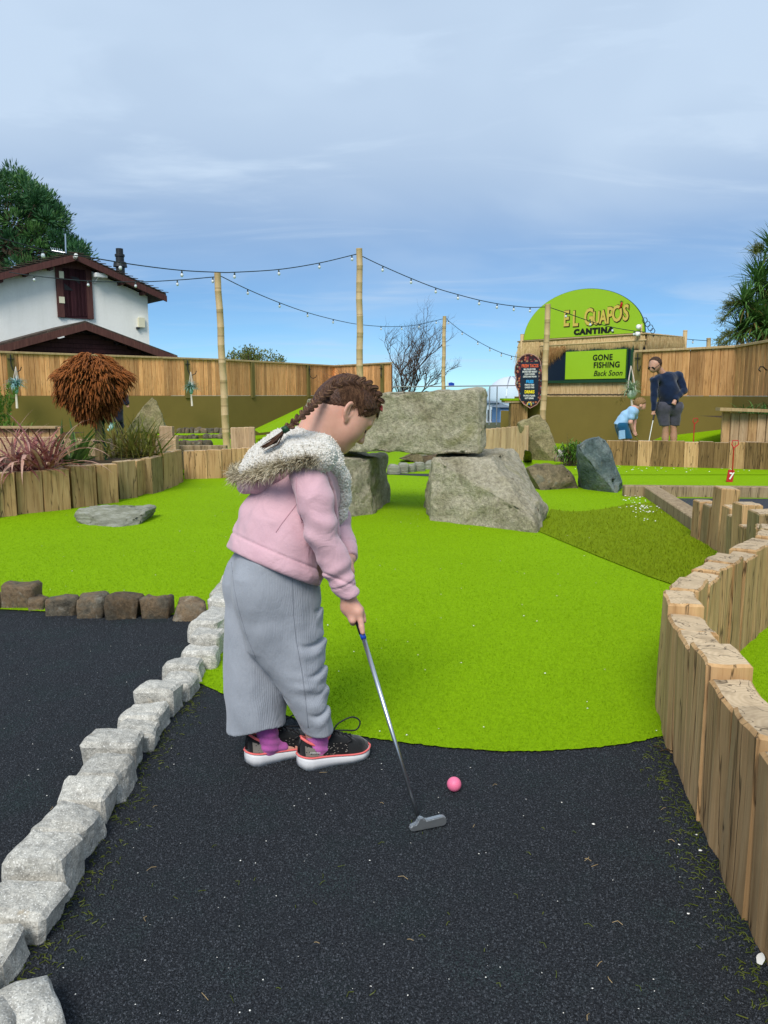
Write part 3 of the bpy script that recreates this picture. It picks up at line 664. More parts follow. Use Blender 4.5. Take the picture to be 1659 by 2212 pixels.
def hook(parent, x, y, z, ang):
    """black wall bracket with a curled arm"""
    h = MB(); M = Matrix.Rotation(ang, 3, 'Z')
    q = [M @ Vector(p) for p in [(0, -.035, 0), (0, -.035, -.22), (.03, -.05, -.34), (.09, -.1, -.38), (.15, -.16, -.34), (.17, -.18, -.27)]]
    h.tube([Vector((x, y, z))+p for p in q], .011, 5)
    q = [M @ Vector(p) for p in [(-.07, -.04, -.1), (.07, -.04, -.1)]]
    h.tube([Vector((x, y, z))+p for p in q], .01, 5); return h.build('hook', BLACKM, parent)
def pt(x, ydrop):            # plan point where the fence top (0.92 m above the eye) is seen ydrop px over the horizon
    Y = .905/(ydrop/1662.)*.992; return A(x, 853-ydrop, Y).xy
L0, L1, L2, L3 = pt(-160, 92), pt(480, 71.5), pt(722, 59), pt(845, 65)
L00 = L0+(L0-L1).normalized()*7
fl = thing('board_fence', 'long fence of orange brown upright boards on an olive wall at the left', 'fence', (L1.x, L1.y, 0))
for a, b in ((L00, L0), (L0, L1), (L1, L2), (L2, L3)): boards(fl, a, b, .112, BOARD)
for a, b, w_ in ((L00, L0, 0), (L0, L1, 0), (L1, L2, 0), (L2, L3, 0)):
    seg_box(fl, 'added_backing', a, b, ZB+.01, ZT-.01, .02, MAROONL, .045)  # dark sheet added behind the boards so their gaps show no light
    seg_box(fl, 'cap_rail', a, b, ZT+.002, ZT+.05, .11, CAP); seg_box(fl, 'wall', a, b, -.2, ZB-.003, .16, OLIVE, .05)
def fpost(parent, a, b, x, w=.13, hk=True):
    d = (b-a).normalized(); r = ray(x, 800); nx, ny = -d.y, d.x
    t = (a.x*nx+a.y*ny)/(r.x*nx+r.y*ny); p = Vector((r.x*t, r.y*t)); ang = math.atan2(d.y, d.x)
    if Vector((ny*0+(-d.y), d.x)).y < 0: pass
    n = Vector((-d.y, d.x)); n = n if n.y < 0 else -n
    c = p+n*.03; P, F = bevbox(w/2, .04, (ZT-ZB)/2+.03, .005)
    me = tomesh('post', P, F); link('post', me, OLIVEP, parent, (c.x, c.y, (ZB+ZT)/2-.035), (0, 0, ang))
    if hk: hook(parent, c.x+n.x*.02, c.y+n.y*.02, ZT-.02, ang)
    return c
fp1 = fpost(fl, L0, L1, 22); fp2 = fpost(fl, L0, L1, 402)
fpost(fl, L1, L2, 543, hk=False); fpost(fl, L1, L2, 664); fpost(fl, L2, L3, 697+2, hk=False) if False else None
fpost(fl, L2, L3, 828)
R0, R1, R2 = pt(1372, 88), pt(1592, 98), pt(1760, 124)
fr = thing('board_fence', 'fence of wide reddish upright boards on an olive wall behind the man', 'fence', (R1.x, R1.y, 0))
boards(fr, R0, R1, .165, BOARDR); boards(fr, R1, R2, .12, BOARDR)
for a, b in ((R0, R1), (R1, R2)):
    seg_box(fr, 'added_backing', a, b, ZB+.01, ZT-.01, .02, MAROONL, .045)  # same added sheet, keeps the board gaps dark against the sky
    seg_box(fr, 'cap_rail', a, b, ZT+.002, ZT+.05, .11, CAP); seg_box(fr, 'wall', a, b, -.1, ZB-.003, .16, OLIVE, .05)
fp3 = fpost(fr, R0, R1, 1381, .15)
MB().box((R0.x, R0.y-.02, 1.55), (.07, .09, 1.05)).build('end_post', CAP, fr)
sc = MB(); q = A(1645, 795, 13.6); sc.tube([q+Vector(p) for p in [(.3, .2, -.03), (.12, .08, -.03), (.03, .0, .02), (-.04, -.03, .02), (-.07, -.05, -.03), (-.03, -.04, -.06)]], .011, 5); sc.build('hook', BLACKM, fr)
# olive wall under the kiosk
K0 = A(1392, 800, 17.4).xy; KU = Vector((-.666, .746)).normalized(); KV = Vector((.746, .666)).normalized()
def K3(u, z, out=0.0): p = K0+KU*u-KV*out; return Vector((p.x, p.y, z))
def KP(x, y): return PLN(x, y, K0, KU)
wl = thing('low_wall', 'plain olive brown rendered wall below the kiosk counter', 'wall', (K0.x, K0.y, 0))
seg_box(wl, 'wall_face', K0-KV*.35+KU*3.3, Vector((R0.x, R0.y)), -.1, 1.12, .14, OLIVE)
seg_box(wl, 'wall_face', A(1085, 900, 20.5).xy, A(1120, 900, 20).xy, -.1, .75, .12, OLIVE)

# ================================================================== kiosk
m = NM('reed', .7, .25); v = m.coord(rnd=True, scale=(1, 1, .08)); n1 = m.noise(v, 55, 4, .6)
m.col(m.ramp(n1, [(.3, (.36, .23, .10)), (.5, (.60, .43, .21)), (.7, (.74, .56, .31))])); m.bump(n1, .5, .006); REED = m.done()
m = NM('bamboo', .55, .35); v = m.coord(rnd=True); n1 = m.noise(v, 9, 4, .6); n2 = m.n('ShaderNodeTexWave', {'Vector': v, 'Scale': .85, 'Distortion': .15}, bands_direction='Z').outputs[1]
c = m.mix(n1, (.40, .27, .12), (.60, .45, .24)); m.col(m.mix(m.rng(n2, .0, .018, .55, 0), c, (.22, .14, .06))); BAMB = m.done()
m = NM('thatch', .9, .1); v = m.coord(scale=(1, 1, .15)); n1 = m.noise(v, 40, 4, .7)
m.col(m.ramp(n1, [(.3, (.34, .21, .09)), (.5, (.58, .40, .19)), (.7, (.74, .55, .30))])); THATCH = m.done()
m = NM('thatch_brown', .9, .1); v = m.coord(scale=(1, 1, .15)); n1 = m.noise(v, 40, 4, .7)
m.col(m.ramp(n1, [(.3, (.14, .06, .02)), (.5, (.30, .16, .06)), (.7, (.44, .27, .12))])); THATCHB = m.done()
LIME = plain('lime_sign', (.30, .50, .012), .45, .4, .05, 3)
NAVY = plain('navy_paint', (.004, .012, .03), .4, .4, .2)
GOLD = plain('gold_letter', (.62, .46, .09), .5, .3, .08, 8)
BROWNL = plain('brown_letter', (.05, .028, .006), .6, .3, .1)
INK = plain('black_letter', (.008, .008, .006), .6, .3, .1)
WHITEL = plain('white_letter', (.8, .8, .78), .6, .3, .03)
REDL = plain('red_letter', (.75, .12, .04), .6, .3, .03)
BLUEL = plain('blue_letter', (.02, .32, .72), .6, .3, .03)
YELL = plain('yellow_letter', (.85, .68, .01), .6, .3, .03)
REDC = plain('chilli_red', (.42, .02, .01), .5, .3, .1)
ki = thing('kiosk', 'reed and thatch clad snack kiosk with its serving window closed', 'kiosk', K3(1.6, 0))
WLEN = KP(1124, 740)[0]; ZR = KP(1391, 718)[1]
seg_box(ki, 'body', K3(WLEN, 0).xy+KV*.9, K3(0.02, 0).xy+KV*.9, .02, ZR-.03, 1.74, NAVY)
# reed cladding: half round canes, front and side
def canes(name, a, b, z0, z1, d, mat, parent, out):
    a, b = Vector(a), Vector(b); t = (b-a); L = t.length; t /= L; n = Vector((t.y, -t.x)); n = n if n.y < 0 else -n; V = []; F = []
    k = int(L/d)
    for i in range(k):
        c = a+t*(d*(i+.5)); zj = random.uniform(-.01, .01); r = d*.5*random.uniform(.85, 1.05)
        for z in (z0, z1+zj):
            for q in range(5):
                an = math.pi*q/4; p = c+t*(math.cos(an)*r)+n*(out+math.sin(an)*r); V.append((p.x, p.y, z))
        o = i*10
        for q in range(4): F.append((o+q, o+q+1, o+5+q+1, o+5+q))
        F.append((o+5, o+6, o+7, o+8, o+9))
    return tag(mobj(name, V, F, mat, parent), kind='stuff')
zs = KP(1290, 822)[1]
canes('reed_cladding', K3(WLEN, 0).xy, K3(0, 0).xy, .05, zs, .034, REED, ki, .005)
SIDE = K0+KV*1.75
canes('reed_cladding', K0, SIDE, .9, ZR-.08, .034, REED, ki, .005)
ug = KP(1224, 800)[0]
canes('reed_cladding', K3(WLEN, 0).xy, K3(WLEN-.62, 0).xy, .05, ZR-.1, .034, REED, ki, .012)
wire = MB(); wire.tube([K3(u, zs-.32+.008*math.sin(u*40), .03) for u in np.linspace(.1, WLEN-.2, 60)], .009, 4); wire.build('binding_wire', BLACKM, ki)
# window: navy opening, green sill, sign panel
uL, uR = KP(1178, 770)[0], KP(1366, 770)[0]; zt_, zb_ = KP(1290, 752)[1], zs
def kbox(name, u0, u1, z0, z1, o0, o1, mat, parent, org=None):
    mb = MB(); P = [K3(u, z, o) for z in (z0, z1) for o in (o0, o1) for u in (u0, u1)]
    mb.add(P, [(0, 2, 3, 1), (4, 5, 7, 6), (0, 1, 5, 4), (2, 6, 7, 3), (0, 4, 6, 2), (1, 3, 7, 5)]); return mb.build(name, mat, parent, org)
kbox('window_opening', uL, uR, zb_, zt_+.08, -.02, .028, NAVY, ki)
kbox('window_sill', uL+.02, uR-.02, zb_-.05, zb_+.015, .02, .085, DKGREEN, ki)
kbox('frame', uR-.06, uR+.01, zb_-.02, zt_+.06, .028, .06, DKGREEN, ki)
a, b = KP(1227, 761), KP(1357, 754); c, d = KP(1225, 819), KP(1355, 818)
sg = thing('notice_sign', 'lime green GONE FISHING Back Soon notice filling the kiosk window', 'sign', K3((a[0]+b[0])/2, (a[1]+c[1])/2, .07))
zn0, zn1 = (c[1]+d[1])/2, (a[1]+b[1])/2
kbox('panel', a[0], b[0], zn0, zn1, .06, .085, LIME, sg, None)
kbox('frame', a[0]+.035, b[0]-.035, zn0-.03, zn1+.03, .032, .06, DKGREEN, sg, None)
def text(body, mat, size, parent, name, pos, ux, uz, out, align='CENTER', offset=0, extr=.004, shear=0, sx=1, space=1, rot=0):
    """flat lettering as mesh: pos = world point of the baseline centre"""
    cu = bpy.data.curves.new('t', 'FONT'); cu.body = body; cu.size = size; cu.align_x = align; cu.offset = offset; cu.extrude = extr; cu.shear = shear; cu.space_character = space; cu.resolution_u = 3
    o = bpy.data.objects.new('t', cu); COL.objects.link(o); dg = bpy.context.evaluated_depsgraph_get(); me = bpy.data.meshes.new_from_object(o.evaluated_get(dg)); bpy.data.objects.remove(o)
    n = ux.cross(uz).normalized(); M = Matrix((ux*sx, uz, n)).transposed()
    if rot: M = M @ Matrix.Rotation(rot, 3, 'Z')
    me.transform(M.to_4x4()); me.name = name; me.materials.clear()
    return link(name, me, mat, parent, Vector(pos)+n*out)
UX = Vector((-KU.x, -KU.y, 0)); UZ = Vector((0, 0, 1))
def ktext(body, mat, x, y, hpx, parent, name='lettering', out=.09, **k):
    u, z = KP(x, y); s = abs(KP(x, y)[1]-KP(x, y-hpx)[1])/.72; return text(body, mat, s, parent, name, K3(u, z), UX, UZ, out, **k)
ktext('GONE', INK, 1306, 778, 12.5, sg, sx=.97, space=1.08, offset=.004)
ktext('FISHING', INK, 1314.5, 794, 12.5, sg, sx=.97, space=1.08, offset=.004)
ktext('Back Soon', INK, 1317, 811.5, 12, sg, shear=.25, sx=1.0, space=1.02)
# arched sign
uL, zL = KP(1135, 735); uR, zR_ = KP(1395, 718); uC, zC = KP(1279.5, 623)
zb0 = (zL+zR_)/2; ss = thing('arched_sign', 'big lime green half round EL GUAPO\'S CANTINA sign on the kiosk roof', 'sign', K3((uL+uR)/2, zb0, .06))
umid = (uL+uR)/2; rw_ = abs(uL-uR)/2; rh = zC-zb0
prof = [(umid+rw_*math.cos(a_), zb0+rh*math.sin(a_)) for a_ in np.linspace(0, math.pi, 49)]
def kprism(name, pr, o0, o1, mat, parent):
    n = len(pr); V = [K3(u, z, o0) for u, z in pr]+[K3(u, z, o1) for u, z in pr]
    F = [tuple(range(n)), tuple(range(2*n-1, n-1, -1))]+[(i, (i+1) % n, n+(i+1) % n, n+i) for i in range(n)]
    return mobj(name, V, F, mat, parent)
kprism('sign_edge', [(umid+(u-umid)*1.012, zb0-.012+(z-zb0)*1.018) for u, z in prof], .03, .052, DKGREEN, ss)
kprism('panel', prof, .052, .066, LIME, ss)
for body, x, y, h in (('E', 1226.5, 704, 33), ('L', 1246, 704, 33), ('G', 1275, 702, 36), ('U', 1291.5, 700, 27), ('A', 1306, 699, 29), ('P', 1320.5, 698, 35), ('O', 1336, 694, 35), ('S', 1355, 691.5, 34)):
    ktext(body, BROWNL, x+1.0, y+1.0, h*1.03, ss, out=.070, offset=.026, extr=.002, sx=.66)
    ktext(body, GOLD, x, y, h, ss, out=.076, offset=.012, extr=.002, sx=.66)
ktext('CANTINA', INK, 1285, 720.5, 11.5, ss, out=.072, offset=.013, extr=.003, sx=1.22, space=1.22)
u, z = KP(1346.5, 657); ch = MB()
ch.tube([K3(u, z+.035, .08), K3(u-.01, z, .085), K3(u, z-.05, .085), K3(u+.04, z-.09, .08), K3(u+.075, z-.10, .078)], [.014, .028, .026, .014, .003], 7); ch.build('chilli', REDC, ss)
ch = MB(); ch.tube([K3(u, z+.03, .08), K3(u+.005, z+.075, .085)], [.012, .006], 5); ch.tube([K3(u, z+.04, .08), K3(u-.045, z+.055, .085)], [.01, .004], 5); ch.tube([K3(u, z+.04, .08), K3(u+.04, z+.06, .085)], [.01, .004], 5); ch.build('chilli_stalk', DKGREEN, ss)
# bamboo rails, roof posts, thatch fringe
ra = MB(); zra = zb0-.03
for dz in (0, -.14): ra.tube([K3(WLEN+.03, zra+dz, .07), K3(-.05, zra+dz, .07)], .02, 7)
ra.tube([K3(-.03, zra, .05), Vector((*SIDE, zra-.0))], .02, 7); ra.build('bamboo_rail', BAMB, ki, smooth=True)
for (x, y0, Yx) in ((1131, 722, 0),):
    u, z = KP(x, y0); MB().tube([K3(u, .02, .05), K3(u, z, .05)], .05, 9).build('corner_post', BAMB, ki, smooth=True)
u, z = KP(1389, 700); MB().tube([K3(u, 1.9, .03), K3(u, z, .03)], .045, 9).build('corner_post', BAMB, ki, smooth=True)
q = A(1469, 712, 18.4); MB().tube([Vector((SIDE.x, SIDE.y, .1)), Vector((SIDE.x, SIDE.y, q.z))], .05, 9).build('corner_post', BAMB, ki, smooth=True)
kbox('side_opening', 0, 0, 0, 0, 0, 0, NAVY, ki) if False else None
so_a = K0+KV*.95; so_b = K0+KV*1.5; seg_box(ki, 'side_window', so_a, so_b, 1.98, 2.2, .06, NAVY, -.02)
def thatch(name, path, lenf, n, mat, parent, spread=.05, w=.012, out=.025):
    V = []; F = []
    for i in range(n):
        s = random.random(); p, nrm, tx = path(s); L = lenf(s)*random.uniform(.75, 1.1); o = random.uniform(0, out)
        dx = random.gauss(0, spread); dn = random.uniform(0, .02)
        a = p+nrm*o+Vector((0, 0, random.uniform(-.01, .03))); b = a+tx*dx*L+nrm*dn-Vector((0, 0, L)); h = tx*w*.5
        mid = (a+b)/2+nrm*.02; k = len(V); V += [a-h, a+h, mid+h, mid-h, b]; F += [(k, k+1, k+2, k+3), (k+3, k+2, k+4)]
    return tag(mobj(name, V, F, mat, parent), kind='stuff')
kn = Vector((-KV.x, -KV.y, 0)); ku3 = Vector((KU.x, KU.y, 0))
def fpath(s): return K3(WLEN*s, zra-.02, .03), kn, ku3
def flen(s):
    u = s*WLEN; return .29+.03*math.sin(u*9)
thatch('thatch_fringe', fpath, flen, 2600, THATCH, ki, .12)
def fpath3(s): u = KP(1178, 770)[0]*(1-s)+KP(1224, 770)[0]*s; return K3(u, zt_+.08, .05), kn, ku3
thatch('thatch_fringe', fpath3, lambda s: .55-.42*s if s > .2 else .3+1.2*s, 420, THATCHB, ki, .22)
def fpath4(s): u = WLEN-.02-.62*s; return K3(u, zra-.05, .06), kn, ku3
thatch('thatch_fringe', fpath4, lambda s: .62-.2*s, 500, THATCH, ki, .2)
kv3 = Vector((KV.x, KV.y, 0)); sn = Vector((-KU.x, -KU.y, 0))
def spath(s): p = K0+KV*1.75*s; return Vector((p.x, p.y, zra)), sn, kv3
thatch('thatch_fringe', spath, lambda s: .42, 900, THATCH, ki, .12)
# floodlights on the corner
for (x, y) in ((1388, 707), (1386, 722)):
    u, z = KP(x, y); fl_ = MB(); fl_.lathe([(.0, -.05), (.04, -.045), (.055, -.015), (.056, .02), (.045, .038), (.0, .04)], K3(u, z, .16), 12, Euler((R(90), 0, R(-42))).to_matrix())
    fl_.tube([K3(u, z, .14), K3(u-.02, z-.04, .02)], .012, 5)
    o = fl_.build('floodlight', WHITEP, None, K3(u, z, .1), smooth=True); tag(o, 'white round floodlight %s on the kiosk corner' % ('above the rail' if y < 715 else 'below the rail'), 'lamp', 'floodlights on the kiosk')
# hexagon ornaments on the roof edge
hx = MB()
for (x, y, r_) in ((1393, 692, .055), (1399, 700, .055), (1405, 708, .06), (1410, 715, .05)):
    q = A(x, y, 16.9); hx.tube([q+Vector((r_*math.cos(a_), 0, r_*math.sin(a_)*1.1)) for a_ in np.linspace(0, 2*math.pi, 7)], .008, 4, False)
tag(hx.build('hexagon_ornament', BLACKM, None, A(1400, 705, 16.9)), 'dark wire hexagons beside the arched kiosk sign', 'ornament')
# menu board
M0 = K3(KP(1146, 820)[0], 0, .12); UM = Vector((-KU.x, -KU.y, 0))
MU = Vector((-.93, .37)).normalized(); MO = A(1146, 820, 18.8).xy
def MP(x, y): return PLN(x, y, MO, MU)
def M3(u, z, out=0.0): n = Vector((-MU.y, MU.x)); n = n if n.y < 0 else -n; p = MO+MU*u+n*out; return Vector((p.x, p.y, z))
mbd = thing('menu_board', 'tall black menu board with ornate curly border headed FRESH TACOS', 'sign', M3(0, MP(1146, 880)[1]))
half = [(1144, 764.5), (1154, 767), (1163, 773), (1168, 782), (1170, 795), (1172.5, 812), (1173, 828), (1170, 840), (1171, 850), (1168.5, 862), (1160, 874), (1146, 882)]
lft = [(1146, 882), (1132, 873), (1122.5, 861), (1121, 846), (1117, 838), (1114, 829), (1116, 817), (1112.5, 805), (1113.5, 792), (1119, 780), (1127, 770), (1136, 765.5)]
out_ = [MP(*p) for p in half+lft[1:]]
def mprism(name, pr, o0, o1, mat):
    n = len(pr); V = [M3(u, z, o0) for u, z in pr]+[M3(u, z, o1) for u, z in pr]
    return mobj(name, V, [tuple(range(n)), tuple(range(2*n-1, n-1, -1))]+[(i, (i+1) % n, n+(i+1) % n, n+i) for i in range(n)], mat, mbd)
m = NM('ornate_border', .5, .3); v = m.coord(); vo = m.n('ShaderNodeTexVoronoi', {'Vector': v, 'Scale': 17}); n1 = m.vor(v, 17)
c = m.ramp(vo.outputs['Color'], [(.1, (.12, .02, .03)), (.35, (.30, .05, .05)), (.5, (.45, .17, .06)), (.65, (.04, .2, .24)), (.8, (.3, .22, .1))])
m.col(m.mix(m.rng(n1, .35, .5), c, (.03, .006, .012))); ORN = m.done()
ROSE = plain('rose_trim', (.36, .19, .15), .5, .3, .1)
mprism('border', out_, .0, .03, ORN)
rim = MB(); rim.tube([M3(u, z, .03) for u, z in out_+out_[:1]], .012, 5, False); rim.build('rim', ROSE, mbd)
bx_ = [MP(1126, 783), MP(1164, 781), MP(1163, 852), MP(1125, 853)]
mprism('panel', [(p[0], p[1]) for p in bx_][::-1], .03, .04, NAVY)
MX = Vector((-MU.x, -MU.y, 0))
def mtext(body, mat, x, y, hpx, wpx, off=.0):
    u, z = MP(x, y); s = abs(z-MP(x, y-hpx)[1])/.72
    o = text(body, mat, s, mbd, 'lettering', M3(u, z), MX, UZ, .044, offset=off, extr=.001)
    w_ = o.dimensions; xs2 = [(v_.co.x*MX.x+v_.co.y*MX.y) for v_ in o.data.vertices]; cur = max(xs2)-min(xs2)
    want = abs(MP(x-wpx/2, y)[0]-MP(x+wpx/2, y)[0]); k = want/cur
    for v_ in o.data.vertices:
        d_ = v_.co.x*MX.x+v_.co.y*MX.y; v_.co += MX*(d_*(k-1))
mtext('FRESH TACOS', REDL, 1145.5, 793.5, 7, 36, .003)
for t_, y, w_ in (('BBQ PULLED PORK', 799.5, 26), ('SMOKED BEEF BRISKET', 804.8, 32), ('CAJUN CHICKEN', 810, 22), ('CREOLE KING PRAWN', 815.3, 29)): mtext(t_, WHITEL, 1145, y, 3.6, w_, .001)
mtext('FRIES', BLUEL, 1145, 827.5, 6.6, 16, .004)
for t_, y, w_ in (('FRENCH FRIES', 833, 20), ('LOADED FRIES', 838.5, 20)): mtext(t_, WHITEL, 1144.5, y, 3.6, w_, .001)
mtext('DRINKS', YELL, 1144.5, 850-.5, 6.6, 21, .004)
mprism('panel', [MP(1125, 852.5), MP(1163, 851.5), MP(1162, 866), MP(1125, 866.5)], .03, .0395, NAVY)
for t_, y, w_ in (('PACIFICO PILSNER', 856.5, 25), ('SOFT DRINKS', 862, 19)): mtext(t_, WHITEL, 1144, y, 3.6, w_, .001)
fw = MB()
for a_ in np.linspace(-.2, math.pi+.2, 6):
    u, z = MP(1144, 874); fw.lathe([(0, -.03), (.02, 0), (0, .03)], M3(u+.05*math.cos(a_), z+.05*math.sin(a_), .04), 6)
fw.build('flower_petals', GOLD, mbd)
u, z = MP(1144, 873); fw = MB(); fw.lathe([(0, -.02), (.022, 0), (0, .02)], M3(u, z, .05), 8); fw.build('flower_heart', BLUEL, mbd)
# counter with a grassy top at the left of the kiosk
ct = thing('bar_counter', 'timber bar counter with a green turf top left of the menu board', 'counter', (A(1105, 900, 19.2).x, 19.2, 0))
a, b = A(1088, 861, 19.2), A(1136, 859, 19.0)
MB().box(((a.x+b.x)/2, 19.2, a.z-.02), (b.x-a.x+.1, .6, .05)).build('top', TURF, ct)
MB().box(((a.x+b.x)/2+.02, 19.2, a.z-.07), (b.x-a.x+.06, .56, .05)).build('top_edge', CAP, ct)
for i in range(4):
    xx = A(1104+i*9, 900, 19.2).x; post(ct, (xx, 19.1), 0, .1, .3, a.z-.1, OAKD if i < 3 else OAK, 900+i, name='panel', n=2, m=2)

# ================================================================== bamboo poles
def pole(x, y, Y, r, label, xb, yb_):
    t = A(x, y, Y); b = A(xb, yb_, Y); b = Vector((b.x, Y, 0)); P = []; RR = []
    n = int(t.z/.27)
    for i in range(n+1):
        z = t.z*i/n; f = i/n; p = Vector((b.x+(t.x-b.x)*f+.006*math.sin(i*1.7), Y+.006*math.cos(i*2.1), z))
        P += [p+Vector((0, 0, -.008)), p, p+Vector((0, 0, .008))]; k = r*(1.1-.16*f); RR += [k, k*1.06, k]
    P = P[1:-1]; RR = RR[1:-1]
    o = MB().tube(P, RR, 12).build('bamboo_pole', BAMB, None, b, smooth=False)
    for f in o.data.polygons: f.use_smooth = len(f.vertices) == 4
    return tag(o, label, 'pole', 'bamboo poles carrying the string lights'), t
_, T1 = pole(470, 590, 12.6, .055, 'leaning bamboo pole rising from the low timber wall left of the girl', 491, 975)
_, T2 = pole(776, 537, 13.4, .056, 'tallest bamboo pole, rising directly behind the girl\'s head', 778, 900)
_, T3 = pole(960, 683, 22.5, .055, 'distant thin bamboo pole above the stone slab', 957, 850)
_, T4 = pole(1184, 657, 15.2, .056, 'bamboo pole standing right in front of the kiosk beside the menu board', 1170, 960)
_, T5 = pole(1531, 730, 19.5, .055, 'short bamboo pole top showing behind the fence on the right', 1530, 800)
# string lights
SOCK = plain('lamp_socket', (.012, .03, .025), .5, .4, .1)
m = NM('frosted_bulb', .25, .5); m.col((.62, .66, .68)); m.b.inputs['Transmission Weight'].default_value = .0; BULBM = m.done()
CABLE = plain('cable', (.01, .02, .025), .6, .3, .1)
sk = MB().lathe([(.010, .0), (.014, -.01), (.021, -.055), (.023, -.062)], n=8); SOCKM = tomesh('socket', sk.V, sk.F, True); SOCKM.materials.append(SOCK)
bb = MB().lathe([(.018, -.060), (.030, -.078), (.034, -.10), (.028, -.122), (.014, -.135), (.001, -.138)], n=10); BULM = tomesh('bulb', bb.V, bb.F, True); BULM.materials.append(BULBM)
def interp(pts, n):
    pts = [Vector(p) for p in pts]; out = []
    # Catmull-Rom
    P = [pts[0]*2-pts[1]]+pts+[pts[-1]*2-pts[-2]]
    for i in range(1, len(P)-2):
        for k in range(n):
            t = k/n; a, b, c, d = P[i-1], P[i], P[i+1], P[i+2]
            out.append(.5*((2*b)+(c-a)*t+(2*a-5*b+4*c-d)*t*t+(3*b-a-3*c+d)*t**3))
    out.append(pts[-1]); return out
def string(px_pts, bulbs, label, sc=.68):
    P = [A(x, y, Y) for x, y, Y in px_pts]; th = thing('string_light', label, 'string lights', P[0], 'strings of festoon bulbs')
    C = interp(P, 8); MB().tube(C, .0075, 5).build('cable', CABLE, th)
    for (x, y) in bulbs:
        # nearest cable point by viewing column
        best = min(C, key=lambda p: abs((p.x/p.y)-ray(x, y).x/ray(x, y).y)); Yb = best.y
        i = C.index(best); j = min(max(i, 1), len(C)-2); bx = ray(x, y).x/ray(x, y).y
        seg = [C[j-1], C[j], C[j+1]]; pos = best
        for p, q in zip(seg[:-1], seg[1:]):
            a_, b_ = p.x/p.y, q.x/q.y
            if (a_-bx)*(b_-bx) <= 0 and abs(b_-a_) > 1e-9: pos = p.lerp(q, (bx-a_)/(b_-a_))
        s = link('socket', SOCKM, None, th, pos, (random.uniform(-.08, .08), random.uniform(-.08, .08), 0), (sc, sc, sc))
        bl = link('bulb', BULM, None, None, (0, 0, 0)); bl.parent = s; bl.location = (0, 0, 0); WL[bl] = pos
string([(-60, 497, 8.0), (92, 539, 9.0), (200, 557, 9.8), (300, 573, 10.5), (393, 584, 11.2), (470, 588, 11.8), (507, 588, 12.0), (602, 582, 12.6), (690, 568, 13.1), (770, 549, 13.4)],
       [(92, 545), (260, 572), (393, 590), (507, 593), (602, 588), (690, 573), (760, 553)], 'string of festoon bulbs from the upper left to the tall pole')
string([(20, 588, 14.5), (73, 596, 14.2), (190, 607, 13.8), (293, 609, 13.3), (383, 605, 13.0), (466, 598, 12.6)], [(73, 600), (190, 613), (293, 616), (383, 610), (460, 603)], 'string of festoon bulbs crossing the white house to the leaning pole')
string([(478, 597, 12.6), (535, 625, 13.8), (604, 654, 15.2), (664, 675, 16.6), (720, 690, 18.0), (770, 700, 19.2), (823, 705, 20.2), (868, 705, 21), (905, 701, 21.6), (956, 689, 22.5)],
       [(535, 630), (604, 658), (664, 680), (720, 696), (823, 708), (868, 707), (905, 705), (942, 695)], 'long sagging string of bulbs between the leaning pole and the distant pole')
string([(783, 554, 13.4), (825, 574, 13.6), (887, 601, 13.9), (941, 622, 14.2), (988, 636, 14.4), (1034, 648, 14.6), (1074, 656, 14.8), (1110, 661, 15.0), (1145, 664, 15.1), (1180, 663, 15.2)],
       [(827, 578), (888, 605), (941, 626), (989, 640), (1035, 651), (1074, 659), (1110, 664), (1145, 667)], 'sagging string of bulbs between the tall pole and the kiosk pole')
string([(1187, 664, 15.2), (1223, 676, 15.3), (1275, 694, 15.6), (1323, 707, 15.9), (1370, 715, 16.2), (1391, 717, 16.4)], [(1223, 678), (1275, 696), (1323, 709), (1370, 717)], 'string of bulbs hanging in front of the arched kiosk sign')
string([(964, 688, 22.5), (969, 693, 22.4), (998, 716, 21.6), (1032, 737, 20.8), (1058, 751, 20.2), (1083, 762, 19.7), (1105, 769, 19.3), (1120, 772, 19.0)], [(969, 697), (998, 720), (1032, 740), (1058, 754), (1083, 764), (1105, 770)], 'string of bulbs falling from the distant pole to the menu board')
string([(1410, 725, 17.5), (1450, 729, 18.5), (1500, 734, 19.2), (1530, 736, 19.5)], [(1497, 735)], 'short end of bulb string behind the fence on the right')

# ================================================================== house
H0 = A(321, 700, 30).xy; HU = Vector((-.77, -.64)).normalized(); HV = Vector((-HU.y, HU.x)); HV = HV if HV.y > 0 else -HV
def H3(u, z, out=0.0): p = H0+HU*u-HV*out; return Vector((p.x, p.y, z))
def HP(x, y): return PLN(x, y, H0, HU)
ho = thing('white_house', 'white rendered house with a dark red timber hatch in its gable', 'house', H3(2.9, 0))
ua, za = HP(154, 549); uw, ze = HP(320, 640); ue, zee = HP(341, 643)
W2 = 2*ua; zap = za-.28
pr = [(0, 0), (0, ze), (ua, zap), (W2, ze), (W2, 0)]
V = [H3(u, z) for u, z in pr]+[H3(u, z, -7) for u, z in pr]
mobj('wall', V, [(0, 1, 2, 3, 4), (9, 8, 7, 6, 5), (0, 5, 6, 1), (4, 3, 8, 9), (1, 6, 7, 2), (2, 7, 8, 3)], WHITER, ho)
sl_ = (zap-ze)/ua
rf = []
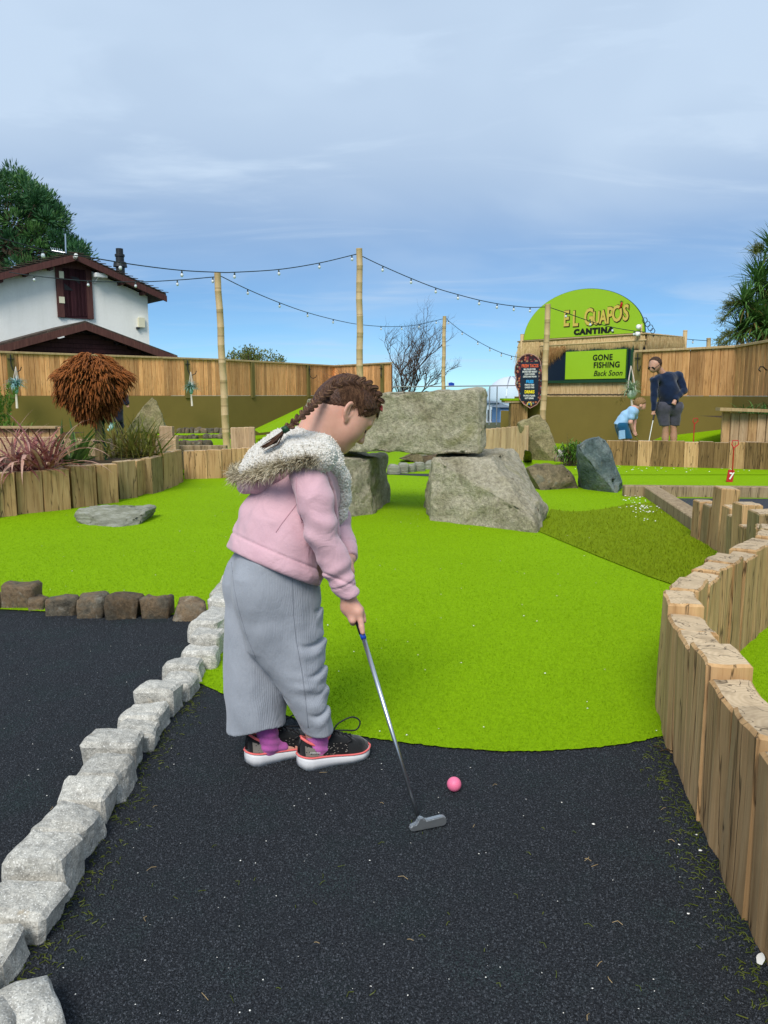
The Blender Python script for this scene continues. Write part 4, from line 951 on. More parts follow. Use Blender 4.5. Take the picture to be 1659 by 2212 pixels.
for side in (0, 1):
    u0 = -.55 if side == 0 else W2+.55; z0 = ze-.55*sl_
    T = [(u0, z0+.06), (ua, zap+.06), (ua, zap+.30), (u0, z0+.30)]
    V = [H3(u, z, .45) for u, z in T]+[H3(u, z, -7.3) for u, z in T]
    o = mobj('roof', V, [(0, 1, 2, 3), (7, 6, 5, 4), (0, 4, 5, 1), (1, 5, 6, 2), (2, 6, 7, 3), (3, 7, 4, 0)], ROOFT, ho); rf.append(o)
    T = [(u0, z0-.02), (ua, zap-.0), (ua, zap+.22), (u0, z0+.20)]
    V = [H3(u, z, .52) for u, z in T]+[H3(u, z, .455) for u, z in T]
    mobj('bargeboard', V, [(0, 1, 2, 3), (7, 6, 5, 4), (0, 4, 5, 1), (1, 5, 6, 2), (2, 6, 7, 3), (3, 7, 4, 0)], MAROONL, ho)
    for k in range(3):
        uu = u0+(ua-u0)*(.25+.25*k); zz_ = z0+(zap-z0)*(.25+.25*k); a = H3(uu, zz_-.03, .02); 
        P, F = bevbox(.05, .22, .06, .006); link('rafter_end', tomesh('rafter_end', P, F), MAROONL, ho, a-Vector((HV.x, HV.y, 0))*.2, (0, 0, math.atan2(HU.y, HU.x)))
# barge tile bumps along the verge
for side, o in enumerate(rf):
    vg = MB(); u0 = -.55 if side == 0 else W2+.55; z0 = ze-.55*sl_
    for k in range(17):
        f = (k+.5)/17; c = H3(u0+(ua-u0)*f, z0+(zap-z0)*f+.31, .46); vg.box(c-Vector((0, 0, .01)), (.36, .06, .02), Euler((0, 0, math.atan2(HU.y, HU.x)+random.uniform(-.1, .1))))
    vg.build('verge_tiles', ROOFT, o)
def hbox(name, x0, y0, x1, y1, o0, o1, mat, parent):
    (u0, z0), (u1, z1) = HP(x0, y1), HP(x1, y0); mb = MB(); P = [H3(u, z, o) for z in (z0, z1) for o in (o0, o1) for u in (u0, u1)]
    return mb.add(P, [(0, 2, 3, 1), (4, 5, 7, 6), (0, 1, 5, 4), (2, 6, 7, 3), (0, 4, 6, 2), (1, 3, 7, 5)]).build(name, mat, parent)
hd = hbox('hatch_door', 131, 577, 189, 686, .0, .05, MAROON, ho)
for k in range(7): hbox('plank', 134+k*7.6, 581, 134+k*7.6+7.0, 683, .05, .068, MAROON, hd)
for (x0, x1, y0, y1) in ((124.5, 131.5, 571, 685), (188.5, 195, 578, 689), (124.5, 195, 566, 578)): hbox('door_frame', x0, y0, x1, y1, .0, .10, MAROONL, ho)
def htri(name, px, o0, o1, mat, parent):
    P = [HP(*p) for p in px]; V = [H3(u, z, o0) for u, z in P]+[H3(u, z, o1) for u, z in P]; mobj(name, V, [(0, 1, 2), (5, 4, 3), (0, 3, 4, 1), (1, 4, 5, 2), (2, 5, 3, 0)], mat, parent)
htri('window', [(149, 597), (171, 614), (169, 601)], .066, .076, BLACKP, ho); htri('window', [(137, 612), (157, 628), (138, 627)], .066, .076, BLACKP, ho)
for (x0, y0, x1, y1, nm, mt) in ((126, 587, 135, 601, 'wall_light', CREAMP), (126, 642, 137, 655, 'wall_light', CREAMP), (298, 687, 310, 707, 'meter_box', CREAMP), (294, 707, 299, 711, 'outlet', BLACKM)): hbox(nm, x0, y0, x1, y1, .0, .12, mt, ho)
u, z = HP(207, 597); cm = MB(); cm.box(H3(u-.05, z, .35), (.48, .17, .16), Euler((0, .05, math.atan2(HU.y, HU.x)+.2)), .02); cm.tube([H3(u, z-.02, .3), H3(u+.05, z-.2, .1), H3(u+.1, z-.25, .0)], .03, 6)
cm.build('security_camera', WHITEP, ho)
u, z = HP(150, 559); cm = MB(); cm.lathe([(.0, -.14), (.07, -.12), (.07, .1), (.0, .12)], H3(u, z, .65), 10, Euler((R(80), 0, R(30))).to_matrix()); cm.build('security_camera', WHITEP, ho)
# flue and aerial
c = A(261, 600, 31.5); fz = A(261, 536, 31.5).z
fl_ = MB(); fl_.lathe([(.17, 0), (.17, 1.0), (.27, 1.02), (.24, 1.2), (.16, 1.24), (.16, 1.4), (.19, 1.42), (.19, 1.5), (.14, 1.52), (.14, 1.72), (0, 1.74)], Vector((c.x, 31.5, fz-1.74)), 14)
tag(fl_.build('chimney_flue', BLACKM, None, Vector((c.x, 31.5, fz-1.74)), smooth=False), 'black metal chimney flue with a cone collar on the house roof', 'chimney')
ae = MB(); c = A(141, 545, 29.5); ae.tube([c+Vector((0, 0, -.6)), A(141, 505, 29.5)], .025, 6); q = A(112, 541, 29.3); w_ = A(140, 546, 29.3); ae.tube([q, w_], .02, 5)
for k in range(6): p = q.lerp(w_, k/6); ae.tube([p+Vector((-.1, .15, .14)), p+Vector((.1, -.15, -.1))], .012, 4)
tag(ae.build('tv_aerial', METAL, None, c), 'television aerial on a mast at the house ridge', 'aerial')
# lower gabled outbuilding in front
B0 = A(378, 780, 26.5).xy
def B3(u, z, out=0.0): p = B0+HU*u-HV*out; return Vector((p.x, p.y, z))
def BP(x, y): return PLN(x, y, B0, HU)
ob = thing('outbuilding', 'low dark timber outbuilding with a shallow gable roof before the white house', 'house', B3(3, 0))
ua2, za2 = BP(176, 706); ue2, ze2 = BP(374, 779)
sl2 = (za2-ze2)/(ua2-ue2)
V = [B3(.2, 0), B3(.2, ze2-.1), B3(ua2, za2-.18), B3(2*ua2-.2, ze2-.1), B3(2*ua2-.2, 0)]; V += [p+Vector((HV.x, HV.y, 0))*2.6 for p in V]
mobj('wall', V, [(0, 1, 2, 3, 4), (9, 8, 7, 6, 5), (0, 5, 6, 1), (4, 3, 8, 9)], MAROON, ob)
for k in range(9):
    z = ze2+.02+k*.14; wdt = (za2-.2-z)/sl2
    if wdt <= .1: break
    V = [B3(ua2-wdt, z, .03), B3(ua2+wdt, z, .03), B3(ua2+wdt, z+.125, .015), B3(ua2-wdt, z+.125, .015)]; mobj('weatherboard', V+[p+Vector((HV.x, HV.y, 0))*.02 for p in V], [(0, 1, 2, 3), (7, 6, 5, 4), (0, 4, 5, 1)], MAROON, ob)
for side in (0, 1):
    u0 = ue2 if side == 0 else 2*ua2-ue2; T = [(u0, ze2-.12), (ua2, za2-.12), (ua2, za2+.1), (u0, ze2+.1)]
    V = [B3(u, z, .42) for u, z in T]+[B3(u, z, .36) for u, z in T]
    mobj('bargeboard', V, [(0, 1, 2, 3), (7, 6, 5, 4), (0, 4, 5, 1), (1, 5, 6, 2), (2, 6, 7, 3), (3, 7, 4, 0)], MAROONL, ob)
    T = [(u0, ze2+.02), (ua2, za2+.02), (ua2, za2+.16), (u0, ze2+.16)]
    V = [B3(u, z, .355) for u, z in T]+[B3(u, z, -2.7) for u, z in T]
    mobj('roof', V, [(0, 1, 2, 3), (7, 6, 5, 4), (0, 4, 5, 1), (1, 5, 6, 2), (2, 6, 7, 3), (3, 7, 4, 0)], ROOFT, ob)

# ================================================================== beyond: glass rail, flag, shore buildings
m = NM('glass', .05, .5); m.col((.85, .95, .95)); m.b.inputs['Transmission Weight'].default_value = 1; m.b.inputs['IOR'].default_value = 1.02; GLASS = m.done()
gl = thing('glass_railing', 'glass balustrade with a thin top rail along the sea side', 'railing', (A(1000, 845, 24.5).x, 24.5, 0))
a, b = A(800, 836, 24.4), A(1200, 832, 24.6)
MB().tube([a, b], .018, 6).build('top_rail', ZINC, gl)
for k in range(5):
    p = a.lerp(b, (k+.5)/5); MB().box((p.x, p.y, p.z-.55), (1.1, .012, 1.0)).build('pane', GLASS, gl)
for x in (866, 962, 1058, 1074, 1150): p = A(x, 835, 24.5); MB().box((p.x, p.y, p.z-.6), (.03, .05, 1.2)).build('post', ZINC, gl)
fg = thing('flag', 'small blue flag on a pole beyond the stone slab', 'flag', A(970, 850, 60)); p0, p1 = A(969, 862, 60), A(967, 823, 60)
MB().tube([p0, p1], .03, 5).build('flagpole', WHITEP, fg)
a = A(969, 827, 60); mobj('cloth', [a, a+Vector((.22, 0, .04)), a+Vector((.45, .1, -.03)), a+Vector((.45, .1, -.27)), a+Vector((.22, 0, -.22)), a+Vector((0, 0, -.26))], [(0, 1, 4, 5), (1, 2, 3, 4)], BLUEP, fg)
PALEBLUE = plain('faded_blue', (.16, .26, .46), .6, .3, .1); GREYW = plain('pale_cladding', (.55, .6, .66), .6, .3, .05); SLATER = plain('slate_roof', (.16, .18, .22), .7, .3, .15, 5)
dm = thing('domed_building', 'pale domed building by the sea behind the glass balustrade', 'building', A(1100, 862, 75))
c = A(1103, 872, 75); mb = MB(); mb.lathe([(2.6*math.cos(t), 2.6*math.sin(t)) for t in np.linspace(0, 1.5, 8)], c, 20); mb.build('dome', GREYW, dm, smooth=True)
mb = MB(); mb.lathe([(2.75, -6), (2.75, .0)], c, 20); mb.build('wall', GREYW, dm)
for k in range(5): a_ = -1.9+.5*k; MB().tube([c+Vector((2.62*math.cos(t)*math.cos(a_), 2.62*math.cos(t)*math.sin(a_), 2.62*math.sin(t))) for t in np.linspace(0, 1.4, 6)], .06, 4).build('rib', ZINC, dm)
def shed(label, x0, x1, yt, ye, yb, Y, wall, roof):
    s = thing('shore_building', label, 'building', A((x0+x1)/2, yb, Y)); a, b = A(x0, ye, Y), A(x1, ye, Y); r = A((x0+x1)/2, yt, Y).z; zb = A(x0, yb, Y).z-3
    V = [(a.x, Y, zb), (b.x, Y, zb), (b.x, Y, b.z), (a.x, Y, a.z), (a.x, Y+4, zb), (b.x, Y+4, zb), (b.x, Y+4, b.z), (a.x, Y+4, a.z)]
    mobj('wall', V, [(0, 1, 2, 3), (5, 4, 7, 6), (1, 5, 6, 2), (4, 0, 3, 7)], wall, s)
    V = [(a.x-.2, Y-.2, a.z), (b.x+.2, Y-.2, b.z), (b.x-.4, Y+2, r), (a.x+.4, Y+2, r), (a.x-.2, Y+4.2, a.z), (b.x+.2, Y+4.2, b.z)]
    mobj('roof', V, [(0, 1, 2, 3), (5, 4, 3, 2), (0, 3, 4), (1, 5, 2)], roof, s)
    for k in range(3): q = a.x+(b.x-a.x)*(.2+.3*k); MB().box((q, Y-.02, a.z-1.0), ((b.x-a.x)*.14, .06, .9)).build('window', BLACKM, s)
shed('grey roofed shore building with a blue front below the dome', 1080, 1100, 872, 880, 892, 55, PALEBLUE, SLATER)
shed('low white shore building beside the slab end', 1050, 1078, 866, 870, 890, 62, GREYW, SLATER)
# ================================================================== plants
def leafmat(name, c1, c2, c3=None, sc=6, stripe=None, rough=.5, trans=.25):
    m = NM(name, rough, .3); v = m.coord(); a = m.noise(v, sc, 3, .6); b = m.noise(v, sc*9, 3, .6)
    c = m.mix(m.rng(a, .35, .65), c1, c2)
    if c3: c = m.mix(m.rng(b, .5, .7, 0, .8), c, c3)
    m.col(c)
    tr = m.n('ShaderNodeBsdfTranslucent', {'Color': c}); mx = m.n('ShaderNodeMixShader', {0: trans, 1: m.b.outputs[0], 2: tr.outputs[0]})
    m.t.links.new(mx.outputs[0], m.t.nodes['Material Output'].inputs[0]); return m.done()
class Leaves:
    def __init__(s): s.V = []; s.F = []
    def strap(s, base, d, L, w, droop, seg=6, fold=.25, tipw=.05, basew=.6, twist=0.0):
        """sword leaf: d start direction; bends towards the ground by droop (radians over its length)"""
        d = Vector(d).normalized(); p = Vector(base); side = d.cross(Vector((0, 0, 1)))
        if side.length < 1e-3: side = Vector((1, 0, 0))
        side.normalize(); side = Matrix.Rotation(twist, 3, d) @ side; ax = side.copy(); k0 = len(s.V); st = L/seg
        hz = d.cross(Vector((0, 0, 1))); hz = hz.normalized() if hz.length > 1e-3 else Vector((1, 0, 0))
        for i in range(seg+1):
            f = i/seg; ww = w*(basew+(1-basew)*min(1, f*3))*(1 if f < .45 else max(tipw, 1-((f-.45)/.55)**1.5)); n = side.cross(d)
            s.V += [p-side*ww/2, p-n*ww*fold*.5, p+side*ww/2]
            M = Matrix.Rotation(-droop/seg*(.4+1.2*f), 3, hz)
            d = M @ d; side = M @ side; p = p+d*st
        for i in range(seg):
            a = k0+i*3; s.F += [(a, a+1, a+4, a+3), (a+1, a+2, a+5, a+4)]
    def quad(s, p, d, n, L, w):
        d = Vector(d).normalized(); n = Vector(n); sd = d.cross(n); sd = sd.normalized() if sd.length > 1e-4 else Vector((1, 0, 0)); k = len(s.V)
        s.V += [p, p+d*L*.5+sd*w/2, p+d*L, p+d*L*.5-sd*w/2]; s.F.append((k, k+1, k+2, k+3))
    def build(s, name, mat, parent=None, origin=None, smooth=True):
        return mobj(name, np.array([tuple(v) for v in s.V]), s.F, mat, parent, origin, smooth)
def rdir(el0, el1, az=None):
    a = random.uniform(0, 2*math.pi) if az is None else az; e = R(random.uniform(el0, el1)); return Vector((math.cos(a)*math.cos(e), math.sin(a)*math.cos(e), math.sin(e)))
PINKL = leafmat('cordyline_pink', (.14, .03, .032), (.33, .11, .095), (.50, .28, .22), 9)
PINKP = leafmat('cordyline_pale', (.52, .28, .22), (.64, .40, .31), (.36, .15, .12), 9)
AGAVE = leafmat('agave_green', (.055, .11, .022), (.11, .19, .04), (.16, .17, .07), 8, trans=.08)
PHOR = leafmat('phormium_olive', (.09, .10, .015), (.18, .19, .035), (.27, .23, .07), 9)
GREENL = leafmat('bright_leaf', (.05, .14, .012), (.14, .28, .03), (.22, .32, .06), 9)
DEEPL = leafmat('deep_leaf', (.05, .13, .025), (.12, .25, .055), (.19, .31, .09), 8)
DRYL = leafmat('dry_leaf', (.16, .11, .03), (.26, .19, .06), (.12, .12, .03), 8)
RUST = leafmat('rust_frond', (.15, .045, .010), (.34, .10, .018), (.46, .17, .04), 14, trans=.15, rough=.8)
PINE = leafmat('pine_needle', (.018, .07, .026), (.042, .13, .04), (.07, .17, .05), 1.2, trans=.1)
PINEL = leafmat('pine_needle_light', (.045, .12, .026), (.09, .20, .04), (.07, .16, .05), 1.2, trans=.1)
TWIG = plain('twig_bark', (.085, .06, .045), .9, .1, .2, 15)
BARK = plain('pine_bark', (.12, .085, .06), .95, .1, .35, 6, .8, bd=.03)
BUSHL = leafmat('bush_leaf', (.08, .12, .02), (.17, .20, .04), (.26, .22, .07), 3)
CREAML = leafmat('spider_pale', (.20, .34, .20), (.36, .48, .30), (.62, .66, .5), 30)
CORD = plain('macrame_cord', (.72, .62, .56), .9, .1, .12, 30)
TEAL = leafmat('teal_tassel', (.10, .30, .34), (.30, .52, .52), (.6, .62, .58), 25, rough=.9, trans=.1)
TEALP = leafmat('grey_teal_plant', (.12, .24, .20), (.26, .40, .34), (.45, .52, .44), 25, rough=.8, trans=.1)
# pink cordyline
c0 = A(72, 1024, 7.75); c0.z = .41
t = thing('cordyline', 'pink and maroon strap leaved cordyline spilling over the planter', 'plant', c0)
lv = Leaves(); lp = Leaves()
for i in range(120):
    az = random.uniform(0, 6.283); el = random.uniform(18, 82); L = random.uniform(.46, .74)
    (lv if random.random() < .72 else lp).strap(c0+Vector((random.uniform(-.28, .22), random.uniform(-.12, .12), -.02)), rdir(el, el+4, az), L, random.uniform(.022, .036), random.uniform(.5, 1.5), 7)
for (dx, az, el, L, dr) in ((-.2, 200, 55, .75, 2.0), (-.05, 265, 50, .8, 2.6), (.02, 285, 55, .8, 2.7), (.1, 250, 45, .7, 2.6), (.18, 345, 48, .8, 1.5), (.2, 352, 30, .7, 1.3), (.15, 5, 55, .85, 1.6), (-.1, 240, 60, .75, 2.7)):
    lp.strap(c0+Vector((dx, -.05, 0)), rdir(el, el, R(az)), L, .042, dr, 9)
lv.build('leaves', PINKL, t); lp.build('pale_leaves', PINKP, t)
# agave
c0 = A(150, 1006, 8.25); c0.z = .40
t = thing('aloe', 'green aloe with thick pointed leaves next to the pink cordyline', 'plant', c0); lv = Leaves()
for (x, y, dY) in ((121, 905, 0), (160, 902, .05), (207, 919, 0), (203, 928, -.1), (207, 953, -.1), (115, 930, .1), (98, 945, 0), (190, 935, .2), (150, 930, .3), (208, 1000, -.15), (180, 1005, -.2), (120, 960, -.2), (95, 965, -.1), (215, 985, .1)):
    q = A(x, y, 8.25+dY); d = q-c0; L = d.length
    lv.strap(c0+Vector((random.uniform(-.04, .04), random.uniform(-.03, .03), -.03)), Vector((d.x*.82, d.y*.9, d.z*1.12+.05)), L*1.06, .075, -.25 if y < 930 and x < 170 else .45, 8, .9, .03, .9)
lv.build('leaves', AGAVE, t)
lv = Leaves(); c1 = A(178, 985, 9.6); c1.z = .36
t = thing('grassy_plant', 'pale green grassy tuft behind the aloe', 'plant', c1)
for i in range(60): lv.strap(c1+Vector((random.uniform(-.1, .1), random.uniform(-.1, .1), 0)), rdir(45, 85), random.uniform(.25, .5), .012, random.uniform(.2, .9), 5)
lv.build('leaves', GREENL, t)
# phormium
c0 = A(288, 985, 9.3); c0.z = .43
t = thing('phormium', 'olive green spiky phormium behind the middle of the planter', 'plant', c0); lv = Leaves(); l2 = Leaves()
for i in range(190):
    (lv if random.random() < .8 else l2).strap(c0+Vector((random.gauss(0, .14), random.gauss(0, .08), -.02)), rdir(12, 88), random.uniform(.36, .66), random.uniform(.016, .03), random.uniform(.1, .9), 5)
lv.build('leaves', PHOR, t); l2.build('dry_leaves', DRYL, t)
# rust brown topiary tree
Yt = 9.9; b0 = A(217, 1003, Yt); b0.z = .3
t = thing('topiary_tree', 'dead rust brown mop headed topiary tree on a straight trunk', 'tree', b0)
tt = A(211, 800, Yt)
MB().tube([b0, b0.lerp(A(213, 900, Yt), .5), A(213, 900, Yt), tt], [.062, .055, .05, .04], 9).build('trunk', OAKG, t)
MB().tube([b0+Vector((.075, .02, 0)), A(221, 905, Yt)], .022, 6).build('stake', DKGREEN, t)
q = A(214, 953, Yt); MB().lathe([(.07, -.012), (.075, 0), (.07, .012)], q, 12).build('tie', BLACKP, t)
crown = MB(); cc = A(201, 834, Yt)
V = []; F = []
for i in range(5200):
    # points inside a mop shaped head: wide dome on top, drooping skirt towards the trunk
    u = random.random(); az = random.uniform(0, 6.283); zf = random.uniform(-1, 1)
    if zf >= 0: rmax = .42*math.sqrt(max(0, 1-zf**2.6)); z = zf*.36
    else: rmax = .42*(1-.62*(-zf)**1.3); z = zf*.40
    r = rmax*(.55+.45*math.sqrt(u)) if zf > -.9 else rmax*math.sqrt(u)
    lump = 1+.30*mnoise.noise(Vector((math.cos(az)*1.9, math.sin(az)*1.9, zf*2)))
    p = cc+Vector((math.cos(az)*r*lump, math.sin(az)*r*lump, z*lump+.04*mnoise.noise(Vector((az*2, zf*3, 3)))))
    d = Vector((math.cos(az)*(.55+.5*r), math.sin(az)*(.55+.5*r), .35 if zf > .2 else -.25)).normalized()+Vector((random.gauss(0, .25), random.gauss(0, .25), random.gauss(0, .2)))
    L = random.uniform(.06, .135); w = random.uniform(.008, .014); k = len(V); sd = d.cross(Vector((0, 0, 1))).normalized()
    for j in range(4):
        f = j/3; ww = w*(.7, 1.0, .95, .35)[j]; n = sd.cross(d).normalized(); V += [p-sd*ww, p+n*ww*.8, p+sd*ww]
        d = (d+Vector((0, 0, -.55))).normalized(); p = p+d*L/3
    for j in range(3):
        a = k+j*3; F += [(a, a+1, a+4, a+3), (a+1, a+2, a+5, a+4), (a+2, a, a+3, a+5)]
o = mobj('crown', np.array([tuple(v) for v in V]), F, RUST, t, smooth=True)
mb = MB()
for i in range(26):
    az = random.uniform(0, 6.283); e = random.uniform(-.2, 1.2); q = cc+Vector((math.cos(az)*.4*math.cos(e), math.sin(az)*.4*math.cos(e), .32*math.sin(e))); mb.tube([tt+Vector((0, 0, -.18)), (tt+q)/2+Vector((0, 0, .04)), q], [.016, .01, .004], 4)
mb.build('branches', TWIG, t)
# left edge plants
c0 = A(6, 905, 11.9); c0.z = .56
t = thing('conifer_shrub', 'yellow green feathery conifer shrub at the left edge', 'shrub', c0); lv = Leaves()
for k in range(9):
    top = A(random.uniform(-40, 34), random.uniform(828, 872), 11.9+random.uniform(-.2, .2)); base = c0+Vector((random.uniform(-.25, .1), random.uniform(-.1, .1), 0))
    for i in range(120):
        f = random.random()**.7; p = base.lerp(top, f); d = (top-base).normalized()*.7+rdir(-20, 60)*.8; lv.quad(p, d, rdir(-90, 90), random.uniform(.04, .08), .014)
lv.build('foliage', GREENL, t)
c0 = A(22, 922, 11.6); c0.z = .58
t = thing('grassy_plant', 'bright green grassy mound on the upper planter at the left edge', 'plant', c0); lv = Leaves()
for i in range(260): lv.strap(c0+Vector((random.uniform(-.5, .24), random.uniform(-.1, .3), 0)), rdir(30, 85), random.uniform(.15, .3), .014, random.uniform(.8, 2.0), 5)
lv.build('leaves', GREENL, t)
# hanging macrame plants
def macrame(x, y0, yk, y1, yb, Y, pot, leafm, label, spread, nleaf, Lf, potr=.06):
    top = A(x-1, y0, Y); rim = A(x, yk, Y); bot = A(x, y1, Y); end = A(x+2, yb, Y)
    t = thing('hanging_plant', label, 'hanging plant', bot, 'plants hanging in macrame holders'); mb = MB()
    for k in range(4):
        a = k*math.pi/2+.6; e = rim+Vector((math.cos(a)*potr, math.sin(a)*potr, 0)); mb.tube([top, (top+e)/2+Vector((math.cos(a), math.sin(a), 0))*.01, e, bot], .0065, 5)
    mb.tube([bot, end], [.02, .026], 6); mb.lathe([(.02, -.02), (.025, .0), (.02, .02)], bot, 7); mb.build('macrame_cord', CORD, t)
    h = rim.z-bot.z; mb = MB().lathe([(potr*.35, 0), (potr*.8, h*.25), (potr*.95, h*.6), (potr*.85, h), (potr*.75, h), (potr*.8, h*.6)], bot, 12); mb.build('pot', pot, t, smooth=True)
    lv = Leaves()
    for i in range(nleaf): lv.strap(rim+Vector((random.uniform(-.3, .3)*potr, random.uniform(-.3, .3)*potr, -.02)), rdir(15, 85), random.uniform(.6, 1.1)*Lf, spread*1.5, random.uniform(.9, 2.2), 6)
    lv.build('leaves', leafm, t); return t
TEALPOT = plain('teal_pot', (.2, .38, .38), .5, .4, .1); MINT = plain('mint_pot', (.42, .52, .44), .45, .4, .08)
macrame(35, 792, 832, 852, 882, 16.9, TEALPOT, TEAL, 'turquoise tasselled plant hanging from the fence at the far left', .016, 170, .30)
macrame(413, 803, 838, 852, 877, 19.4, TEALPOT, TEALP, 'grey green plant hanging from the fence beside the leaning pole', .014, 170, .28)
t = macrame(1364, 790, 843, 862, 882, 16.2, MINT, CREAML, 'spider plant in a mint pot hanging in front of the kiosk window', .013, 110, .34, .11)
q = A(1364, 843, 16.2); lv = Leaves()
for i in range(5):
    e = A(random.uniform(1330, 1345), random.uniform(862, 872), 16.1)
    P = [q, q.lerp(e, .4)+Vector((0, 0, .08)), e]; C = interp(P, 6)
    for k, p in enumerate(C):
        for j in range(3): lv.strap(p, rdir(-40, 60), .05+.05*(k > 9), .008, 1.2, 3)
lv.build('runners', DRYL, t)
# leafy bamboo like plant on the gravel
c0 = A(1232, 984, 12.6); c0.z = .0
t = thing('leafy_plant', 'round bright green leafy plant growing from gravel beside the pale standing stone', 'plant', c0); lv = Leaves(); stm = MB()
for i in range(46):
    d = rdir(48, 88); L = random.uniform(.25, .46); e = c0+Vector((random.gauss(0, .05), random.gauss(0, .05), 0)); tp = e+d*L; stm.tube([e, e.lerp(tp, .5), tp], [.006, .005, .003], 4)
    for k in range(13): p = e.lerp(tp, random.uniform(.45, 1)); lv.strap(p, rdir(-20, 60), random.uniform(.09, .17), .019, random.uniform(.4, 1.4), 4)
lv.build('leaves', GREENL, t); stm.build('stems', TWIG, t)
mb = MB().tube([A(1228, 980, 12.5), A(1225, 937, 12.5)], .008, 5); tag(mb.build('garden_cane', DRYL, None, A(1228, 980, 12.5)), 'thin garden cane sticking up beside the leafy plant', 'cane')
gp = [tuple(G(*p))[:2] for p in [(1196, 975), (1300, 975), (1300, 1006), (1206, 997)]]
V = []; F = []
for i in range(900):
    f, g_ = random.random(), random.random(); a = Vector(gp[0]).lerp(Vector(gp[1]), f); b = Vector(gp[3]).lerp(Vector(gp[2]), f); p = a.lerp(b, g_); s = random.uniform(.015, .035); k = len(V)
    o_ = Vector((p.x, p.y, .025)); V += [o_+Vector((s, 0, 0)), o_+Vector((0, s, 0)), o_+Vector((-s, 0, 0)), o_+Vector((0, -s, 0)), o_+Vector((0, 0, s*.7))]; F += [(k, k+1, k+4), (k+1, k+2, k+4), (k+2, k+3, k+4), (k+3, k, k+4)]
GRAVEL = plain('gravel', (.50, .46, .42), .9, .1, .3, 30)
tag(mobj('gravel', V, F, GRAVEL), 'pale gravel bed around the leafy plant', 'gravel', kind='stuff')
# phormium in the right planter
c0 = A(1635, 884, 13.3); c0.z = .78
t = thing('phormium', 'dark green arching strap leaved plant in the planter at the right edge', 'plant', c0); lv = Leaves()
for i in range(240): lv.strap(c0+Vector((random.uniform(-.25, .9), random.uniform(-.2, .3), -.02)), rdir(20, 85), random.uniform(.25, .48), .025, random.uniform(.7, 1.9), 6)
lv.build('leaves', DEEPL, t)
for i, (dx, L) in enumerate(((.25, .62), (.5, .6), (.7, .55))): pass
# cabbage palm behind the right fence
c0 = A(1660, 760, 20.5); c0.z = 0
t = thing('cabbage_palm', 'tall cabbage palm with sword leaf heads at the right edge', 'tree', c0); lv = Leaves(); ld = Leaves(); mb = MB(); fl_ = MB()
heads = [(1640, 610, 1.0), (1668, 650, 1.1), (1612, 655, .8), (1630, 690, .9), (1605, 715, .75), (1660, 705, 1.0), (1690, 600, 1.1), (1672, 545, .9), (1640, 735, .8)]
mb.tube([c0+Vector((.4, 0, 0)), A(1672, 740, 20.5), A(1668, 640, 20.5)], [.22, .17, .1], 8)
for (x, y, s) in heads:
    h = A(x, y, 20.5+random.uniform(-.4, .4)); mb.tube([A(1668, 720, 20.5), (h+A(1668, 700, 20.5))/2, h], [.1, .08, .06], 6)
    for i in range(int(150*s)): lv.strap(h+Vector((random.gauss(0, .05), random.gauss(0, .05), random.gauss(0, .05))), rdir(-25, 88), random.uniform(.6, 1.0)*s, random.uniform(.035, .05), random.uniform(.2, 1.0), 4, .3, .02)
    for i in range(int(34*s)): ld.strap(h+Vector((0, 0, -.08)), rdir(-60, 5), random.uniform(.5, .8)*s, .035, random.uniform(.3, 1.2), 4)
lv.build('leaves', DEEPL, t); ld.build('dead_leaves', DRYL, t); mb.build('trunk', BARK, t)
for (x0, y0, x1, y1) in ((1620, 650, 1562, 690), (1610, 715, 1552, 738), (1655, 550, 1632, 545), (1625, 660, 1572, 660), (1612, 718, 1560, 752)):
    a, b = A(x0, y0, 20.3), A(x1, y1, 20.1); C = interp([a, a.lerp(b, .5)+Vector((0, 0, .12)), b], 8); fl_.tube(C, .012, 4)
    for p in C[4:]:
        for k in range(6):
            d = ((b-a).normalized()+rdir(-60, 60)*.9).normalized(); e = p+d*random.uniform(.12, .34); fl_.tube([p, e], [.008, .004], 3)
            for j in range(3): fl_.tube([p.lerp(e, .4+.2*j), p.lerp(e, .4+.2*j)+rdir(-60, 60)*.1], [.005, .004], 3)
fl_.build('flower_stalks', BUSHL, t)
# twisted bare willow
b0 = A(868, 850, 27); b0.z = 0
t = thing('bare_tree', 'leafless tree of thin twisting twigs beyond the fence end', 'tree', b0); mb = MB()
def grow(p, d, L, r, lev):
    P = [p]; n = 7
    for i in range(n):
        d = (d+Vector((random.gauss(0, .26), random.gauss(0, .26), random.gauss(0, .12)+.05))+Vector((.04, 0, 0))).normalized(); p = p+d*L/n; P.append(p)
    mb.tube(P, [r*(1-.6*i/n) for i in range(n+1)], 5 if lev < 2 else 3, False)
    if lev < 4:
        for k in range((5, 5, 4, 3)[lev]):
            i = random.randint(2, n); dd = (P[i]-P[i-1]).normalized(); q = (dd+Vector((random.gauss(.05, .5), random.gauss(0, .4), random.gauss(.35, .3)))).normalized(); grow(P[i], q, L*random.uniform(.5, .72), r*.5, lev+1)
random.seed(21)
for k, (dx, L) in enumerate(((-.10, 1.5), (.08, 1.8), (.22, 1.6), (-.25, 1.1), (.0, 1.9), (.32, 1.2))): grow(b0+Vector((dx*.4, 0, .6 if k else 0)), Vector((dx*.9, 0, 1)), L, .045, 0)
mb.build('branches', TWIG, t)
